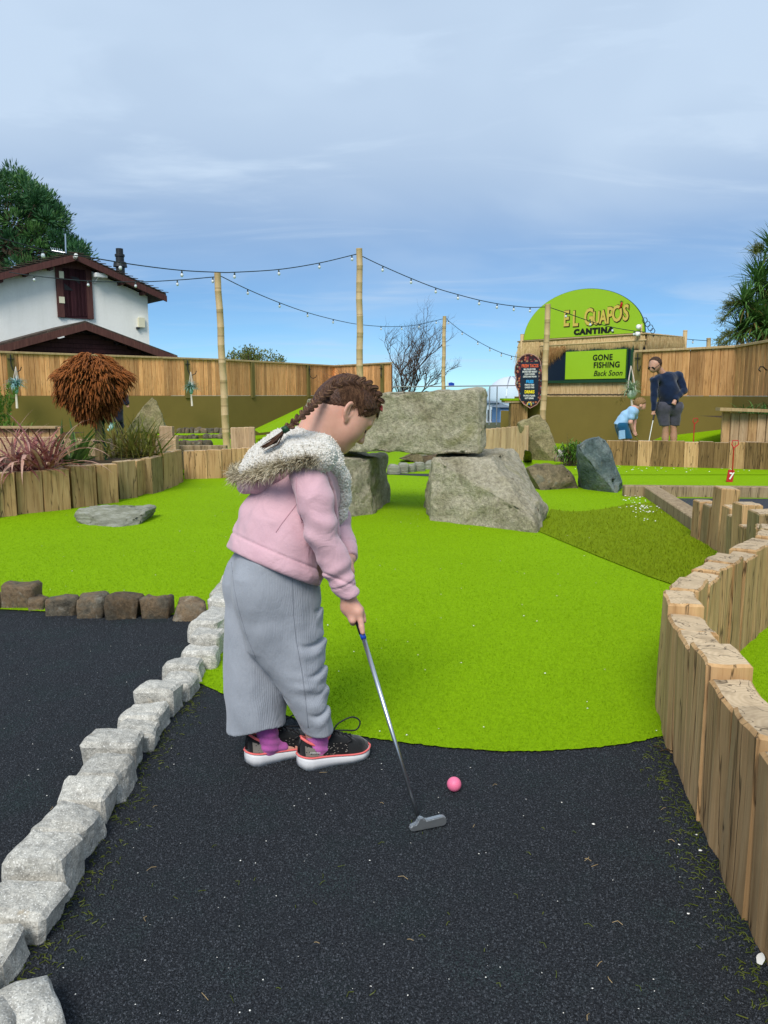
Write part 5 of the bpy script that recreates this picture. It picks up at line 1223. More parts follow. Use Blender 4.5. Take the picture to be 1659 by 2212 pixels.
# bush behind the fence
c0 = A(545, 790, 29); c0.z = 0
t = thing('bush', 'sunlit green bush showing above the left fence', 'bush', c0); lv = Leaves(); mb = MB()
for i in range(70):
    x = random.uniform(488, 612); tp = A(x, 752+abs(x-540)*.22+random.uniform(-3, 16), 29+random.uniform(-.8, .8)); base = Vector((c0.x+(tp.x-c0.x)*.5, tp.y, 1.2)); mb.tube([base, base.lerp(tp, .6)+Vector((.05, 0, 0)), tp], [.02, .012, .005], 4)
    for k in range(60): p = base.lerp(tp, random.uniform(.3, 1.0))+Vector((random.gauss(0, .09), random.gauss(0, .09), random.gauss(0, .06))); lv.quad(p, rdir(0, 80), rdir(-90, 90), random.uniform(.08, .14), .05)
lv.build('leaves', BUSHL, t); mb.build('stems', TWIG, t)
# pine behind the house
b0 = A(-40, 800, 40); b0.z = 0
t = thing('pine_tree', 'large dark green pine tree rising behind the white house', 'tree', b0); lv = Leaves(); l2 = Leaves(); mb = MB()
mb.tube([b0, A(8, 620, 40), A(0, 520, 40), A(-40, 420, 40)], [.55, .4, .3, .1], 8)
def outline(y): # right edge of the crown in px
    T = [(362, 22), (380, 55), (400, 66), (425, 104), (440, 112), (465, 141), (500, 142), (520, 150), (540, 188), (560, 196), (585, 150)]
    for (a, xa), (b, xb) in zip(T[:-1], T[1:]):
        if a <= y <= b: return xa+(xb-xa)*(y-a)/(b-a)
    return 20
clumps = []
random.seed(5)
for i in range(170):
    y = random.uniform(382, 584); xr = outline(y)-12; x = xr-abs(random.gauss(0, 1))*80 if random.random() < .6 else random.uniform(-140, xr); clumps.append(A(x, y, 40+random.uniform(-2.6, 2.6)))
for y in range(374, 572, 9): clumps.append(A(outline(y)-14+random.uniform(-4, 3), y, 40+random.uniform(-1, 1)))
for c in clumps:
    r = random.uniform(.38, .78); tgt = lv if random.random() < .7 else l2
    if random.random() < .5: mb.tube([A(0, 540, 40).lerp(c, .15), A(0, 560, 40).lerp(c, .6)+Vector((0, 0, -.3)), c], [.08, .05, .02], 4)
    for k in range(150):
        d = rdir(-50, 90); p = c+Vector((d.x*r, d.y*r, d.z*r*.75))*random.uniform(.25, 1); tgt.quad(p, d+Vector((0, 0, .5)), rdir(-90, 90), random.uniform(.18, .34), .06)
lv.build('crown', PINE, t); l2.build('light_crown', PINEL, t); mb.build('trunk', BARK, t)
random.seed(77)

# ================================================================== flags, small markers, litter
def cupflag(x, y, Y, zt, label, num=True):
    b = G(x, y) if Y is None else A(x, y, Y); t = thing('hole_marker', label, 'golf marker', b, 'red hole markers'); s = .9
    mb = MB(); top = A(*zt); mb.tube([b+Vector((.03, 0, .02)), top], .009, 6)
    d = (top-b).normalized(); sd = Vector((1, 0, 0)); c = top; mb.tube([c, c+Vector((-.03, 0, .05)), c+Vector((-.02, 0, .10)), c+Vector((.05, 0, .10)), c+Vector((.06, 0, .05)), c], .008, 5); mb.build('rod', REDP, t)
    if num:
        MB().box(b+Vector((0, -.01, .085)), (.085, .03, .17), Euler((0, .12, 0)), .008).build('plate', REDP, t)
        text('7', WHITEL, .12, t, 'number', b+Vector((-.002, -.03, .05)), Vector((1, 0, 0)), Vector((.12, 0, 1)), .0, offset=.004)
    return t
cupflag(1576, 1042, None, (1585, 968, 10.15), 'red hole marker with a number plate on the far green')
cupflag(1494, 958, 13.6, (1500, 916, 13.6), 'thin red hole marker standing behind the man\'s putter', False)
# blossom petals, pebbles, twigs on the ground
PETAL = plain('petal', (.78, .76, .70), .7, .2, .05); TWG = plain('straw', (.36, .26, .13), .8, .2, .2); MOSS = leafmat('moss', (.05, .075, .008), (.14, .16, .02), None, 20)
def scatter(name, n, fn, zf, mat, label, smin, smax):
    V = []; F = []
    for i in range(n):
        p = fn(); s = random.uniform(smin, smax); k = len(V); a = random.uniform(0, 6.28); z = zf
        e = random.uniform(.5, 1)
        for j in range(6):
            q = a+j*math.pi/3; rr_ = s*random.uniform(.7, 1.1)*(e if j % 3 == 0 else 1); V.append((p.x+rr_*math.cos(q), p.y+rr_*math.sin(q), z+random.uniform(0, s*.3)))
        V.append((p.x, p.y, z+s*random.uniform(.5, .9))); F += [(k+j, k+(j+1) % 6, k+6) for j in range(6)]
    o = mobj(name, V, F, mat); return tag(o, label, 'litter', kind='stuff')
def onpx(x0, x1, y0, y1): return lambda: G(random.uniform(x0, x1), random.uniform(y0, y1))
def onturf():
    while True:
        p = G(random.uniform(0, 1450), 1045+555*random.random()**1.6)
        if inpoly(np.array([[p.x, p.y]]), turf_poly)[0]: return p
scatter('petals', 120, onturf, .012, PETAL, 'scattered white petals on the bright green', .002, .005)
def nearbeam(): return G(random.gauss(1385, 28), random.gauss(1092, 14))
scatter('petals', 70, nearbeam, .018, PETAL, 'white petals gathered by the diagonal beam', .006, .014)
scatter('petals', 60, lambda: G(random.uniform(1240, 1659), random.uniform(1006, 1022)), .012, PETAL, 'white petals along the foot of the far sleeper wall', .006, .015)
scatter('pebbles', 95, onpx(0, 1560, 1640, 2210), .003, PETAL, 'tiny pale pebbles and petals on the black rubber', .0008, .0026)
scatter('pebbles', 9, lambda: G(random.choice([1340, 1305, 1500, 1460, 1420, 1640, 1520])+random.uniform(-30, 10), random.uniform(1640, 1990)), .004, PETAL, 'larger pale pebbles near the timber palisade', .003, .006)
scatter('pebbles', 40, lambda: G(random.uniform(0, 400), random.uniform(1350, 1700)), .003, PETAL, 'pale specks on the left rubber surface', .0008, .0028)
def bits(name, n, fn, z, L, mat, label, r=.0006):
    mb = MB()
    for i in range(n):
        p = fn(); a = random.uniform(0, 6.28); l = random.uniform(.5, 1.2)*L; q = Vector((math.cos(a), math.sin(a), 0))*l; b = Vector((-q.y, q.x, 0))*random.uniform(-.35, .35)
        mb.tube([Vector((p.x, p.y, z)), Vector((p.x, p.y, z+.003))+q*.5+b, Vector((p.x, p.y, z))+q], r, 3)
    return tag(mb.build(name, mat), label, 'litter', kind='stuff')
bits('straws', 22, onpx(60, 1500, 1640, 2210), .004, .022, TWG, 'bits of dry straw on the black rubber', .0007)
def wallfoot(): y = random.uniform(.9, 2.6); return Vector((float(np.interp(y, [.6, 1.4, 1.87, 2.35, 2.62], [.68, .78, .85, .924, .99]))-abs(random.gauss(0, .045)), y, 0))
def settfoot():
    i = random.randint(1, 13); p = W[i].lerp(W[i+1], random.random()); return p+Vector((abs(random.gauss(0, .045))+.0, -abs(random.gauss(0, .02)), 0))
bits('moss', 420, settfoot, .002, .018, MOSS, 'straggly moss along the granite setts', .0011)
bits('moss', 500, wallfoot, .002, .018, MOSS, 'straggly moss along the foot of the palisade', .0011)
bits('moss', 40, onpx(60, 1600, 1750, 2212), .002, .018, MOSS, 'stray moss threads on the black rubber', .0009)
bits('twigs', 3, lambda: G(1440+random.uniform(-15, 15), 1628+random.uniform(-6, 6)), .006, .06, BROWNL, 'brown twigs at the corner of the green and the palisade', .002)
q = G(1640, 2088); lv = Leaves(); lv.strap(q+Vector((0, 0, .006)), Vector((.4, .6, .25)), .038, .016, .7, 6); tag(lv.build('fallen_leaf', PETAL, None, q), 'pale fallen leaf by the bottom right edge', 'leaf')
# ================================================================== people: implicit surfaces meshed with surface nets
def surfnet(f, lo, hi, h):
    lo = np.array(lo, float); hi = np.array(hi, float); nb = np.ceil((hi-lo)/(4*h)).astype(int)+1; n = nb*4
    bi = np.stack(np.meshgrid(*[np.arange(k) for k in nb], indexing='ij'), -1).reshape(-1, 3)
    cen = lo+(bi*4+1.5)*h; fv = np.concatenate([f(c) for c in np.array_split(cen, max(1, len(cen)//200000))])
    act = np.abs(fv) < 4*h*2.3
    D = np.repeat(np.repeat(np.repeat(np.where(fv < 0, -1., 1.).reshape(nb).astype(np.float32), 4, 0), 4, 1), 4, 2)
    ab = bi[act]; off = np.stack(np.meshgrid(*[np.arange(4)]*3, indexing='ij'), -1).reshape(-1, 3)
    idx = (ab[:, None, :]*4+off[None]).reshape(-1, 3)
    vals = np.concatenate([f(lo+c*h) for c in np.array_split(idx, max(1, len(idx)//200000))]) if len(idx) else np.zeros(0)
    D[idx[:, 0], idx[:, 1], idx[:, 2]] = vals
    S = D < 0; c0 = S[:-1, :-1, :-1]; anyd = np.zeros_like(c0)
    cs = [(i, j, k) for i in (0, 1) for j in (0, 1) for k in (0, 1)]
    sl = lambda i, j, k: (slice(i, n[0]-1+i), slice(j, n[1]-1+j), slice(k, n[2]-1+k))
    for c in cs[1:]: anyd |= (S[sl(*c)] != c0)
    cell = np.argwhere(anyd); vid = -np.ones(anyd.shape, np.int64); vid[anyd] = np.arange(len(cell))
    acc = np.zeros((len(cell), 3)); cnt = np.zeros(len(cell))
    for a in cs:
        for ax in range(3):
            if a[ax]: continue
            b = list(a); b[ax] = 1
            va = D[cell[:, 0]+a[0], cell[:, 1]+a[1], cell[:, 2]+a[2]]; vb = D[cell[:, 0]+b[0], cell[:, 1]+b[1], cell[:, 2]+b[2]]
            m_ = (va < 0) != (vb < 0); t = np.where(m_, va/np.where(m_, va-vb, 1), 0); p = np.array(a, float)[None].repeat(len(cell), 0); p[:, ax] += t
            acc[m_] += p[m_]; cnt[m_] += 1
    V = lo+(cell+acc/cnt[:, None])*h
    F = []
    for ax in range(3):
        u, v = (ax+1) % 3, (ax+2) % 3; s0 = [slice(None)]*3; s1 = [slice(None)]*3; s0[ax] = slice(0, n[ax]-1); s1[ax] = slice(1, n[ax])
        ed = S[tuple(s0)] != S[tuple(s1)]; e = np.argwhere(ed); e = e[(e[:, u] > 0) & (e[:, v] > 0) & (e[:, u] < n[u]-1) & (e[:, v] < n[v]-1)]
        if not len(e): continue
        q = []
        for du, dv in ((-1, -1), (0, -1), (0, 0), (-1, 0)):
            w = e.copy(); w[:, u] += du; w[:, v] += dv; q.append(vid[w[:, 0], w[:, 1], w[:, 2]])
        q = np.stack(q, 1); flip = ~S[e[:, 0], e[:, 1], e[:, 2]]; q[flip] = q[flip][:, ::-1]; F.append(q[(q >= 0).all(1)])
    return V, np.concatenate(F)
def cone(P, a, b, ra, rb):
    a = np.asarray(a, float); d = np.asarray(b, float)-a; t = np.clip(((P-a)@d)/max(d@d, 1e-12), 0, 1)
    return np.linalg.norm(P-a-t[:, None]*d, axis=1)-(ra+(rb-ra)*t)
def ell(P, c, r, M=None):
    q = P-np.asarray(c, float); r = np.asarray(r, float)
    if M is not None: q = q@np.asarray(M, float)
    k0 = np.linalg.norm(q/r, axis=1); k1 = np.linalg.norm(q/r**2, axis=1)+1e-9; return k0*(k0-1)/k1
def smin(a, b, k): h = np.maximum(k-np.abs(a-b), 0)/k; return np.minimum(a, b)-h*h*k*.25
def smax(a, b, k): return -smin(-a, -b, k)
def chain(P, pts, rad, k=.02):
    f = None
    for i in range(len(pts)-1):
        g = cone(P, pts[i], pts[i+1], rad[i], rad[i+1]); f = g if f is None else smin(f, g, k)
    return f
def implicit(name, f, lo, hi, h, mat, parent, smooth=True):
    V, F = surfnet(f, lo, hi, h); return mobj(name, V, F, mat, parent, None, smooth)
def nz(P, s, seed=0.0):
    """cheap smooth pseudo noise, -1..1"""
    x, y, z = (P*s).T; return (np.sin(x*1.7+2.1*np.sin(y*1.3+seed)+seed)+np.sin(y*1.9+1.7*np.sin(z*1.1+seed*2))+np.sin(z*1.6+1.9*np.sin(x*1.2+seed*3)))/3
# ------------------------------------------------------------------ cloth, skin, hair
def skinmat(name, c, c2):
    m = NM(name, .48, .35); v = m.coord(); a = m.noise(v, 22, 4, .6); m.col(m.mix(m.rng(a, .35, .7), c, c2))
    m.b.inputs['Subsurface Weight'].default_value = .18; m.b.inputs['Subsurface Radius'].default_value = (.012, .005, .003); m.b.inputs['Subsurface Scale'].default_value = .6
    m.bump(m.noise(v, 420, 3, .6), .06, .001); return m.done()
SKIN = skinmat('skin', (.59, .31, .225), (.66, .36, .265)); SKINM = skinmat('skin_tanned', (.46, .25, .17), (.52, .28, .19))
def cloth(name, c, c2, sc=260, bs=.25, rough=.9, big=7):
    m = NM(name, rough, .1); v = m.coord(); a = m.noise(v, big, 4, .6); b = m.noise(v, sc, 3, .7)
    cc = m.mix(m.rng(a, .3, .7), c, c2); m.col(m.mix(m.rng(b, .3, .7, 0, .22), cc, tuple(x*.7 for x in c)))
    m.b.inputs['Sheen Weight'].default_value = .25; m.b.inputs['Sheen Roughness'].default_value = .5
    w2 = m.noise(v, 13, 3, .5, .9); m.bump(m.math('ADD', m.math('MULTIPLY', b, .10), w2), .50, .016); return m.done()
PINKC = cloth('pink_fleece', (.62, .38, .43), (.66, .42, .465))
m = NM('grey_rib', .9, .1); v = m.coord(); a = m.noise(v, 6, 4, .6); b = m.noise(v, 300, 3, .7)
wv = m.n('ShaderNodeTexWave', {'Vector': m.coord(rot=(0, 0, R(25))), 'Scale': 88, 'Distortion': .5, 'Detail': 1, 'Detail Scale': .6}, bands_direction='X').outputs[1]
c = m.mix(m.rng(a, .35, .65), (.27, .29, .325), (.34, .36, .40)); c = m.mix(m.rng(b, .35, .7, 0, .45), c, (.42, .44, .48)); c = m.mix(m.rng(wv, 0, .45, .28, 0), c, (.20, .215, .245))
m.col(c); m.b.inputs['Sheen Weight'].default_value = .2; m.bump(m.math('ADD', m.math('MULTIPLY', wv, .2), m.math('MULTIPLY', m.noise(m.coord(scale=(1, 1, .5)), 22, 5, .6, .6), 2.2)), .40, .006); GREYC = m.done()
m = NM('sherpa', .95, .05); v = m.coord(); a = m.vor(v, 150); b = m.noise(v, 90, 5, .7); c = m.mix(m.rng(b, .35, .65), (.58, .53, .45), (.82, .79, .73)); m.col(m.mix(m.rng(a, .55, .9, 0, .5), c, (.42, .37, .29))); m.b.inputs['Sheen Weight'].default_value = .4
m.bump(m.math('ADD', b, m.math('MULTIPLY', a, -.8)), .9, .006); SHERPA = m.done()
def furmat(name, a_, b_):
    m = NM(name, .7, .2); v = m.coord(); m.col(m.mix(m.rng(m.noise(v, 60, 3, .6), .35, .65), a_, b_)); return m.done()
FURL = furmat('fur_light', (.52, .44, .28), (.78, .70, .52)); FURD = furmat('fur_dark', (.10, .075, .045), (.30, .235, .14))
m = NM('hair_brown', .5, .28); v = m.coord(scale=(1, 1, 1), rot=(R(20), R(38), R(27))); s1 = m.n('ShaderNodeMapping', {0: v, 'Scale': (.5, 6, 6)}).outputs[0]
a = m.noise(s1, 38, 5, .7, .4); m.col(m.ramp(a, [(.28, (.018, .008, .005)), (.5, (.066, .029, .017)), (.72, (.17, .082, .044))])); m.bump(a, .7, .003); HAIR = m.done()
HSTR = furmat('hair_strand', (.034, .016, .010), (.125, .062, .036)); HSTRL = furmat('hair_strand_light', (.10, .052, .029), (.27, .155, .085))
HAIRM = furmat('hair_dark', (.03, .016, .010), (.07, .038, .022)); HAIRB = furmat('hair_sandy', (.16, .09, .035), (.30, .18, .075))
NAVYC = cloth('navy_knit', (.005, .012, .035), (.010, .022, .055)); SHORTC = cloth('grey_shorts', (.055, .055, .075), (.085, .085, .11)); SKYC = cloth('sky_blue_tee', (.26, .46, .68), (.33, .53, .74)); BOYSH = cloth('teal_shorts', (.008, .07, .15), (.012, .10, .19)); NAVYD = cloth('dark_navy', (.006, .007, .02), (.014, .015, .035))
SOCKC = cloth('magenta_sock', (.42, .09, .33), (.50, .14, .40), 200)
SHOEB = cloth('shoe_mesh', (.009, .010, .011), (.02, .021, .022), 240, .5); SHOET = None
m = NM('shoe_taupe', .8, .2); v = m.coord(); q = m.vor(v, 120); m.col(m.mix(m.rng(q, .22, .3, 1, 0), (.20, .18, .155), (.012, .012, .012))); SHOET = m.done()
m = NM('shoe_speckle', .8, .2); v = m.coord(scale=(1, 1, 2.2), rot=(0, R(35), 0)); q = m.vor(v, 105); m.col(m.mix(m.rng(q, .20, .28, 1, 0), (.010, .010, .011), (.30, .27, .23))); SHOES = m.done()
SOLE = plain('white_sole', (.74, .74, .75), .5, .35, .06, 25, .1); CORAL = plain('coral_trim', (.78, .16, .15), .6, .3, .05)
LIPC = plain('lips', (.52, .20, .16), .5, .3, .05); LASH = plain('lash', (.03, .016, .012), .7, .2, .1)
BROW = plain('brow_hair', (.16, .085, .05), .8, .1, .2)
# ================================================================== the girl
YAW = R(27); dv = np.array([math.cos(YAW), math.sin(YAW), 0]); nv = np.array([-math.sin(YAW), math.cos(YAW), 0]); O = np.array([-.34, 2.33, 0])
def med(x, y, off=0.0):
    """point seen at px (x, y) lying off metres to her left of her own mid plane"""
    r = np.array(ray(x, y)); c = np.array([0, 0, CAM_H]); t = (off+(O-c)@nv)/(r@nv); return c+r*t
def AY(x, y, Y): return np.array(A(x, y, Y))
gi = thing('person', 'girl in a pink hooded jacket and grey wide trousers bending over a putter', 'person', (O[0], O[1], 0))
# joints
SHR, ELR, WRR = AY(668, 1022, 2.19), AY(692, 1142, 2.165), AY(752, 1286, 2.19)
SHL, ELL, WRL = AY(672, 1000, 2.46), AY(722, 1128, 2.42), AY(752, 1206, 2.32)
HEADC = med(741, 889, -.01)
PD = np.array(A(906, 1776, 1.945)); GR = AY(771, 1331, 2.195); AXP = (GR-PD)/np.linalg.norm(GR-PD); GTOP = GR+AXP*.19; GEND = AY(779.5, 1368, 0) if False else GR-AXP*.052
pit, hy = R(41), R(25)
hf = np.array([math.cos(pit)*math.cos(hy), math.cos(pit)*math.sin(hy), -math.sin(pit)]); hu = np.array([math.sin(pit)*math.cos(hy), math.sin(pit)*math.sin(hy), math.cos(pit)]); hl = np.cross(hu, hf)
HM = np.stack([hf, hl, hu], 1)          # columns: forward, left, up
def HW(p): return HEADC+HM@np.asarray(p, float)
def f_head(P):
    Q = (P-HEADC)@HM
    f = ell(Q, (.004, 0, .032), (.094, .074, .080))
    f = smin(f, ell(Q, (.030, 0, -.030), (.060, .060, .068)), .05)
    for s in (-1, 1): f = smin(f, ell(Q, (.036, .031*s, -.040), (.040, .034, .044)), .03)
    f = smin(f, ell(Q, (.070, 0, -.088), (.020, .024, .018)), .03)
    f = smin(f, ell(Q, (.030, 0, -.085), (.045, .044, .022)), .03)
    for s in (-1, 1):
        f = smax(f, -ell(Q, (.094, .031*s, .000), (.016, .019, .012)), .016)
        f = smin(f, ell(Q, (.071, .031*s, .000), (.0145, .0165, .0125)), .006)
        f = smin(f, cone(Q, (.088, .012*s, .017), (.078, .046*s, .018), .006, .005), .014)
    f = smin(f, cone(Q, (.090, 0, .004), (.109, 0, -.031), .007, .0095), .012)
    for s in (-1, 1): f = smin(f, ell(Q, (.099, .0095*s, -.035), (.010, .007, .0075)), .007)
    f = smax(f, -ell(Q, (.100, 0, -.049), (.006, .004, .004)), .006)
    f = smin(f, ell(Q, (.088, 0, -.058), (.0105, .021, .0055)), .006); f = smin(f, ell(Q, (.085, 0, -.0685), (.0105, .018, .006)), .006)
    for s in (-1, 1):
        ct, st_ = math.cos(.25), math.sin(.25)
        E = Q-np.array([-.006, .071*s, -.006]); E = np.stack([E[:, 0]*ct+E[:, 2]*st_, E[:, 1], -E[:, 0]*st_+E[:, 2]*ct], 1)
        E[:, 1] -= -s*E[:, 0]*.45
        ear = ell(E, (-.006, .004*s, .003), (.0195, .0075, .030)); ear = smin(ear, ell(E, (.002, .002*s, -.026), (.009, .006, .011)), .008)
        ear = smax(ear, -ell(E, (-.001, .012*s, .004), (.0135, .0105, .021)), .003); ear = smin(ear, ell(E, (.012, .003*s, -.002), (.005, .005, .008)), .004)
        ear = smin(ear, cone(E, (-.006, .005*s, .014), (-.004, .0055*s, -.012), .0028, .0028), .004)
        f = smin(f, ear, .004)
    return f
NK0, NK1 = HW((-.030, 0, -.045)), AY(668, 985, 2.36)
def finger(P, pts, r): return chain(P, pts, r, .002)
GX = np.cross(AXP, np.array([0, -1., 0])); GX /= np.linalg.norm(GX)      # across the shaft, in the picture plane
GYv = np.cross(AXP, GX); GYv = GYv if GYv[1] < 0 else -GYv               # towards the camera
if GX[0] < 0: GX = -GX
def hp(a, x, y): return GR+AXP*a+GX*x+GYv*y
def f_hand_r(P):
    w = WRR; k = hp(.012, .006, .022)
    f = cone(P, w, hp(.030, -.012, .016), .022, .021); f = smin(f, cone(P, hp(.038, -.008, .014), hp(.008, .010, .020), .021, .0165), .02)
    f = smin(f, cone(P, hp(.030, -.018, .010), hp(.002, -.012, .012), .018, .014), .015)
    f = smin(f, finger(P, [hp(.010, .010, .020), hp(-.020, .009, .017), hp(-.037, .006, .0155), hp(-.053, .004, .0135)], [.0108, .0092, .0086, .0072]), .008)
    for i, (a0, xo) in enumerate(((.012, .004), (.016, -.006), (.022, -.014))):   # curled round the grip
        f = smin(f, finger(P, [hp(a0-.004, xo-.004, .020), hp(a0-.024-.002*i, -.013-.002*i, .017), hp(a0-.027-.002*i, -.0165, .0), hp(a0-.022, -.010, -.014), hp(a0-.018, .004, -.0165)], [.0100-.0008*i, .0096-.0008*i, .009-.0008*i, .0085-.0008*i, .0075-.0008*i]), .004)
    f = smin(f, finger(P, [hp(.030, .008, .012), hp(.014, .017, .008), hp(-.004, .0165, .0), hp(-.019, .0155, -.003)], [.0125, .0102, .009, .0075]), .006)
    return f
HLc = GTOP-AXP*.035
def hl_(a, x, y): return HLc+AXP*a+GX*x+GYv*y
def f_hand_l(P):
    f = cone(P, WRL, hl_(.012, .014, -.010), .021, .02); f = smin(f, cone(P, hl_(.014, .014, -.004), hl_(-.02, .017, .002), .02, .017), .015)
    for i in range(4):
        a0 = .016-.0155*i; f = smin(f, finger(P, [hl_(a0, .018, .006), hl_(a0-.002, .010, .017), hl_(a0-.003, -.006, .017), hl_(a0-.003, -.015, .004), hl_(a0-.002, -.010, -.012)], [.0098, .0094, .0088, .0082, .007]), .003)
    return smin(f, finger(P, [hl_(.0, .012, -.014), hl_(-.025, .004, -.018), hl_(-.046, -.003, -.015)], [.012, .0098, .0078]), .005)
HIPR, HIPL = med(590, 1235, -.07), med(590, 1235, .07)
KNR, KNL = AY(640, 1420, 2.275), AY(560, 1420, 2.36); ANR, ANL = np.array([-.212, 2.292, .075]), np.array([-.372, 2.312, .075])
TOR = [med(592, 1215), med(612, 1120), med(652, 1030), med(672, 985)]
def f_body(P):
    f = chain(P, TOR, [.10, .10, .085, .055], .05)
    f = smin(f, cone(P, NK1, NK0, .055, .050), .035); f = smin(f, cone(P, HW((-.055, 0, -.005)), AY(650, 985, 2.36), .045, .05), .03)
    f = smin(f, chain(P, [SHR+np.array([0, .03, -.03]), ELR, WRR], [.030, .030, .024]), .03); f = smin(f, chain(P, [SHL+np.array([0, -.02, -.03]), ELL, WRL], [.032, .030, .024]), .03)
    f = smin(f, chain(P, [HIPR, KNR, ANR], [.065, .042, .028]), .03); f = smin(f, chain(P, [HIPL, KNL, ANL], [.065, .042, .028]), .03)
    for an in (ANR, ANL): f = smin(f, cone(P, an+np.array([0, 0, -.03]), an+dv*.11+np.array([0, 0, -.045]), .026, .018), .02)
    m_ = np.linalg.norm(P-HEADC, axis=1) < .22
    if m_.any(): f[m_] = smin(f[m_], f_head(P[m_]), .03)
    for fn, c in ((f_hand_r, GR), (f_hand_l, HLc)):
        m_ = np.linalg.norm(P-c, axis=1) < .14
        if m_.any(): f[m_] = smin(f[m_], fn(P[m_]), .006)
    return f
V, F = surfnet(f_body, (-.62, 2.02, .0), (.06, 2.60, 1.30), .0032)
mobj('body', V, F, SKIN, gi, None, True)
# face details: lash line, brow, lips
fm = MB()
for s in (-1, 1): fm.tube([HW(p) for p in [(.0850, .019*s, -.0065), (.0885, .027*s, -.0105), (.0868, .037*s, -.0100), (.0805, .0460*s, -.0050)]], [.0010, .0026, .0030, .0016], 5)
fm.build('eyelashes', LASH, gi, smooth=True)
fm = MB()
for s in (-1, 1): fm.tube([HW(p) for p in [(.0945, .014*s, .0185), (.0925, .027*s, .0225), (.0855, .040*s, .0205), (.079, .048*s, .016)]], [.0012, .0021, .0018, .0008], 5)
fm.build('eyebrows', BROW, gi, smooth=True)
fm = MB(); fm.tube([HW(p) for p in [(.084, -.021, -.0645), (.093, -.011, -.0625), (.0965, 0, -.063), (.093, .011, -.0625), (.084, .021, -.0645)]], [.0006, .0012, .0014, .0012, .0006], 5); fm.build('mouth_line', LIPC, gi, smooth=True)
# hair cap
def hairline(Q):
    """positive on the bare side: face, ears and neck"""
    x, y, z = Q.T; a = x*.62-(z-.030)*.80-.0275-.018*np.clip(np.abs(y)/.07, 0, 1.2)**2*0; b = -(z+.012)+np.clip(-(x+.012), 0, 1)*.50
    front = (x-.062)*.55-(z-.052)*.83          # forehead line
    side = -(z-.010)-np.maximum(0, -(x+.0))*.70   # over the ear, falling to the nape
    return np.minimum(np.maximum(front, side), 1) if False else smax(front, side, .02)
def f_hair(P):
    Q = (P-HEADC)@HM
    f = ell(Q, (.002, 0, .033), (.101, .080, .087)); nape = ell(Q, (-.058, 0, -.010), (.045, .052, .050)); f = smin(f, nape, .03)
    a = np.arctan2(Q[:, 1], Q[:, 2]-.02); str_ = .0011*np.sin(a*46+Q[:, 0]*60)+.0009*np.sin(a*91+Q[:, 0]*130+1)
    return smax(f+str_, hairline(Q), .008)
hr = implicit('hair', f_hair, HEADC-.19, HEADC+.19, .003, HAIR, gi)
# plaits: dutch braid along the head, then hanging
strA, strB = MB(), MB()
def plait(path, w, n, seed=0):
    C = interp([Vector(p) for p in path], 12); L = [0]
    for a, b in zip(C[:-1], C[1:]): L.append(L[-1]+(b-a).length)
    tot = L[-1]
    def at_(s):
        s = min(max(s, 0), tot-1e-6)
        for i in range(len(L)-1):
            if L[i+1] >= s: f = (s-L[i])/(L[i+1]-L[i]+1e-9); return C[i].lerp(C[i+1], f), (C[i+1]-C[i]).normalized()
        return C[-1], (C[-1]-C[-2]).normalized()
    lob = MB(); lob.tube(C, w*.24, 7); k = int(tot/(w*.34))
    for i in range(k):
        s = tot*(i+.5)/k; p, t = at_(s); vdir = Vector((0, -1, .25)).normalized(); sd = t.cross(vdir).normalized(); vd = sd.cross(t).normalized(); taper = 1-.35*(i/k)
        sg = 1 if i % 2 else -1; ax = (t*.74+sd*sg*(-.72)).normalized(); c = p+sd*sg*w*.25*taper+vd*w*.05; b2 = ax.cross(vd).normalized(); c3 = b2.cross(ax)
        V_ = []; F_ = []; nu, nvv = 9, 8; Ls = w*.50*taper; ws = w*.275*taper
        for u in range(nu+1):
            th = -math.pi/2+math.pi*u/nu
            for q in range(nvv):
                ph = 2*math.pi*q/nvv; rr_ = math.cos(th)*(1+.07*math.sin(ph*4+u)); V_.append(c+ax*math.sin(th)*Ls+b2*math.cos(ph)*rr_*ws+c3*math.sin(ph)*rr_*ws*.85)
        for u in range(nu):
            for q in range(nvv): F_.append((u*nvv+q, u*nvv+(q+1) % nvv, (u+1)*nvv+(q+1) % nvv, (u+1)*nvv+q))
        lob.add(V_, F_)
        for j in range(13):
            a_ = random.uniform(-.4, math.pi+.4); kk_ = random.uniform(.92, 1.12); pts_ = []
            for th in np.linspace(-1.35, 1.35, 7): rr_ = math.cos(th)*kk_; pts_.append(c+ax*math.sin(th)*Ls*1.05+b2*math.cos(a_)*rr_*ws+c3*math.sin(a_)*rr_*ws*.88)
            (strA if random.random() < .7 else strB).tube(pts_, [.0003, .0009, .0011, .0012, .0011, .0009, .0003], 4, False)
        if i % 2:
            e_ = c+vd*w*.5; strB.tube([e_-ax*w*.3, e_+Vector(np.random.randn(3)*.004), e_+ax*w*.4+Vector(np.random.randn(3)*.007)], [.0004, .0003, .0002], 3, False)
    return lob
HS = .0
bp = [HW((.066, -.044, .082)), HW((.038, -.053, .095)), HW((.004, -.057, .101)), HW((-.032, -.058, .092)), HW((-.062, -.055, .070)), HW((-.084, -.050, .040)), HW((-.092, -.044, .006)), AY(652, 898, 2.25), AY(634, 915, 2.25), AY(618, 926, 2.25)]
br = plait(bp, .031, 40).build('braid', HAIR, hr, smooth=True)
strA.build('braid_strands', HSTR, hr, smooth=True); strB.build('braid_light_strands', HSTRL, hr, smooth=True)
tl = MB(); random.seed(3)
for i in range(46):
    e = AY(566+random.uniform(-3, 4), 966+random.uniform(-3, 4), 2.24); a = AY(617, 927, 2.25); o_ = np.random.randn(3)*.004
    tl.tube([a, (a*.55+e*.45)+o_+np.array([0, 0, -.008]), e+o_*.6], [.0022, .0022, .0005], 4)
tl.build('braid_tail', HSTR, hr, smooth=True)
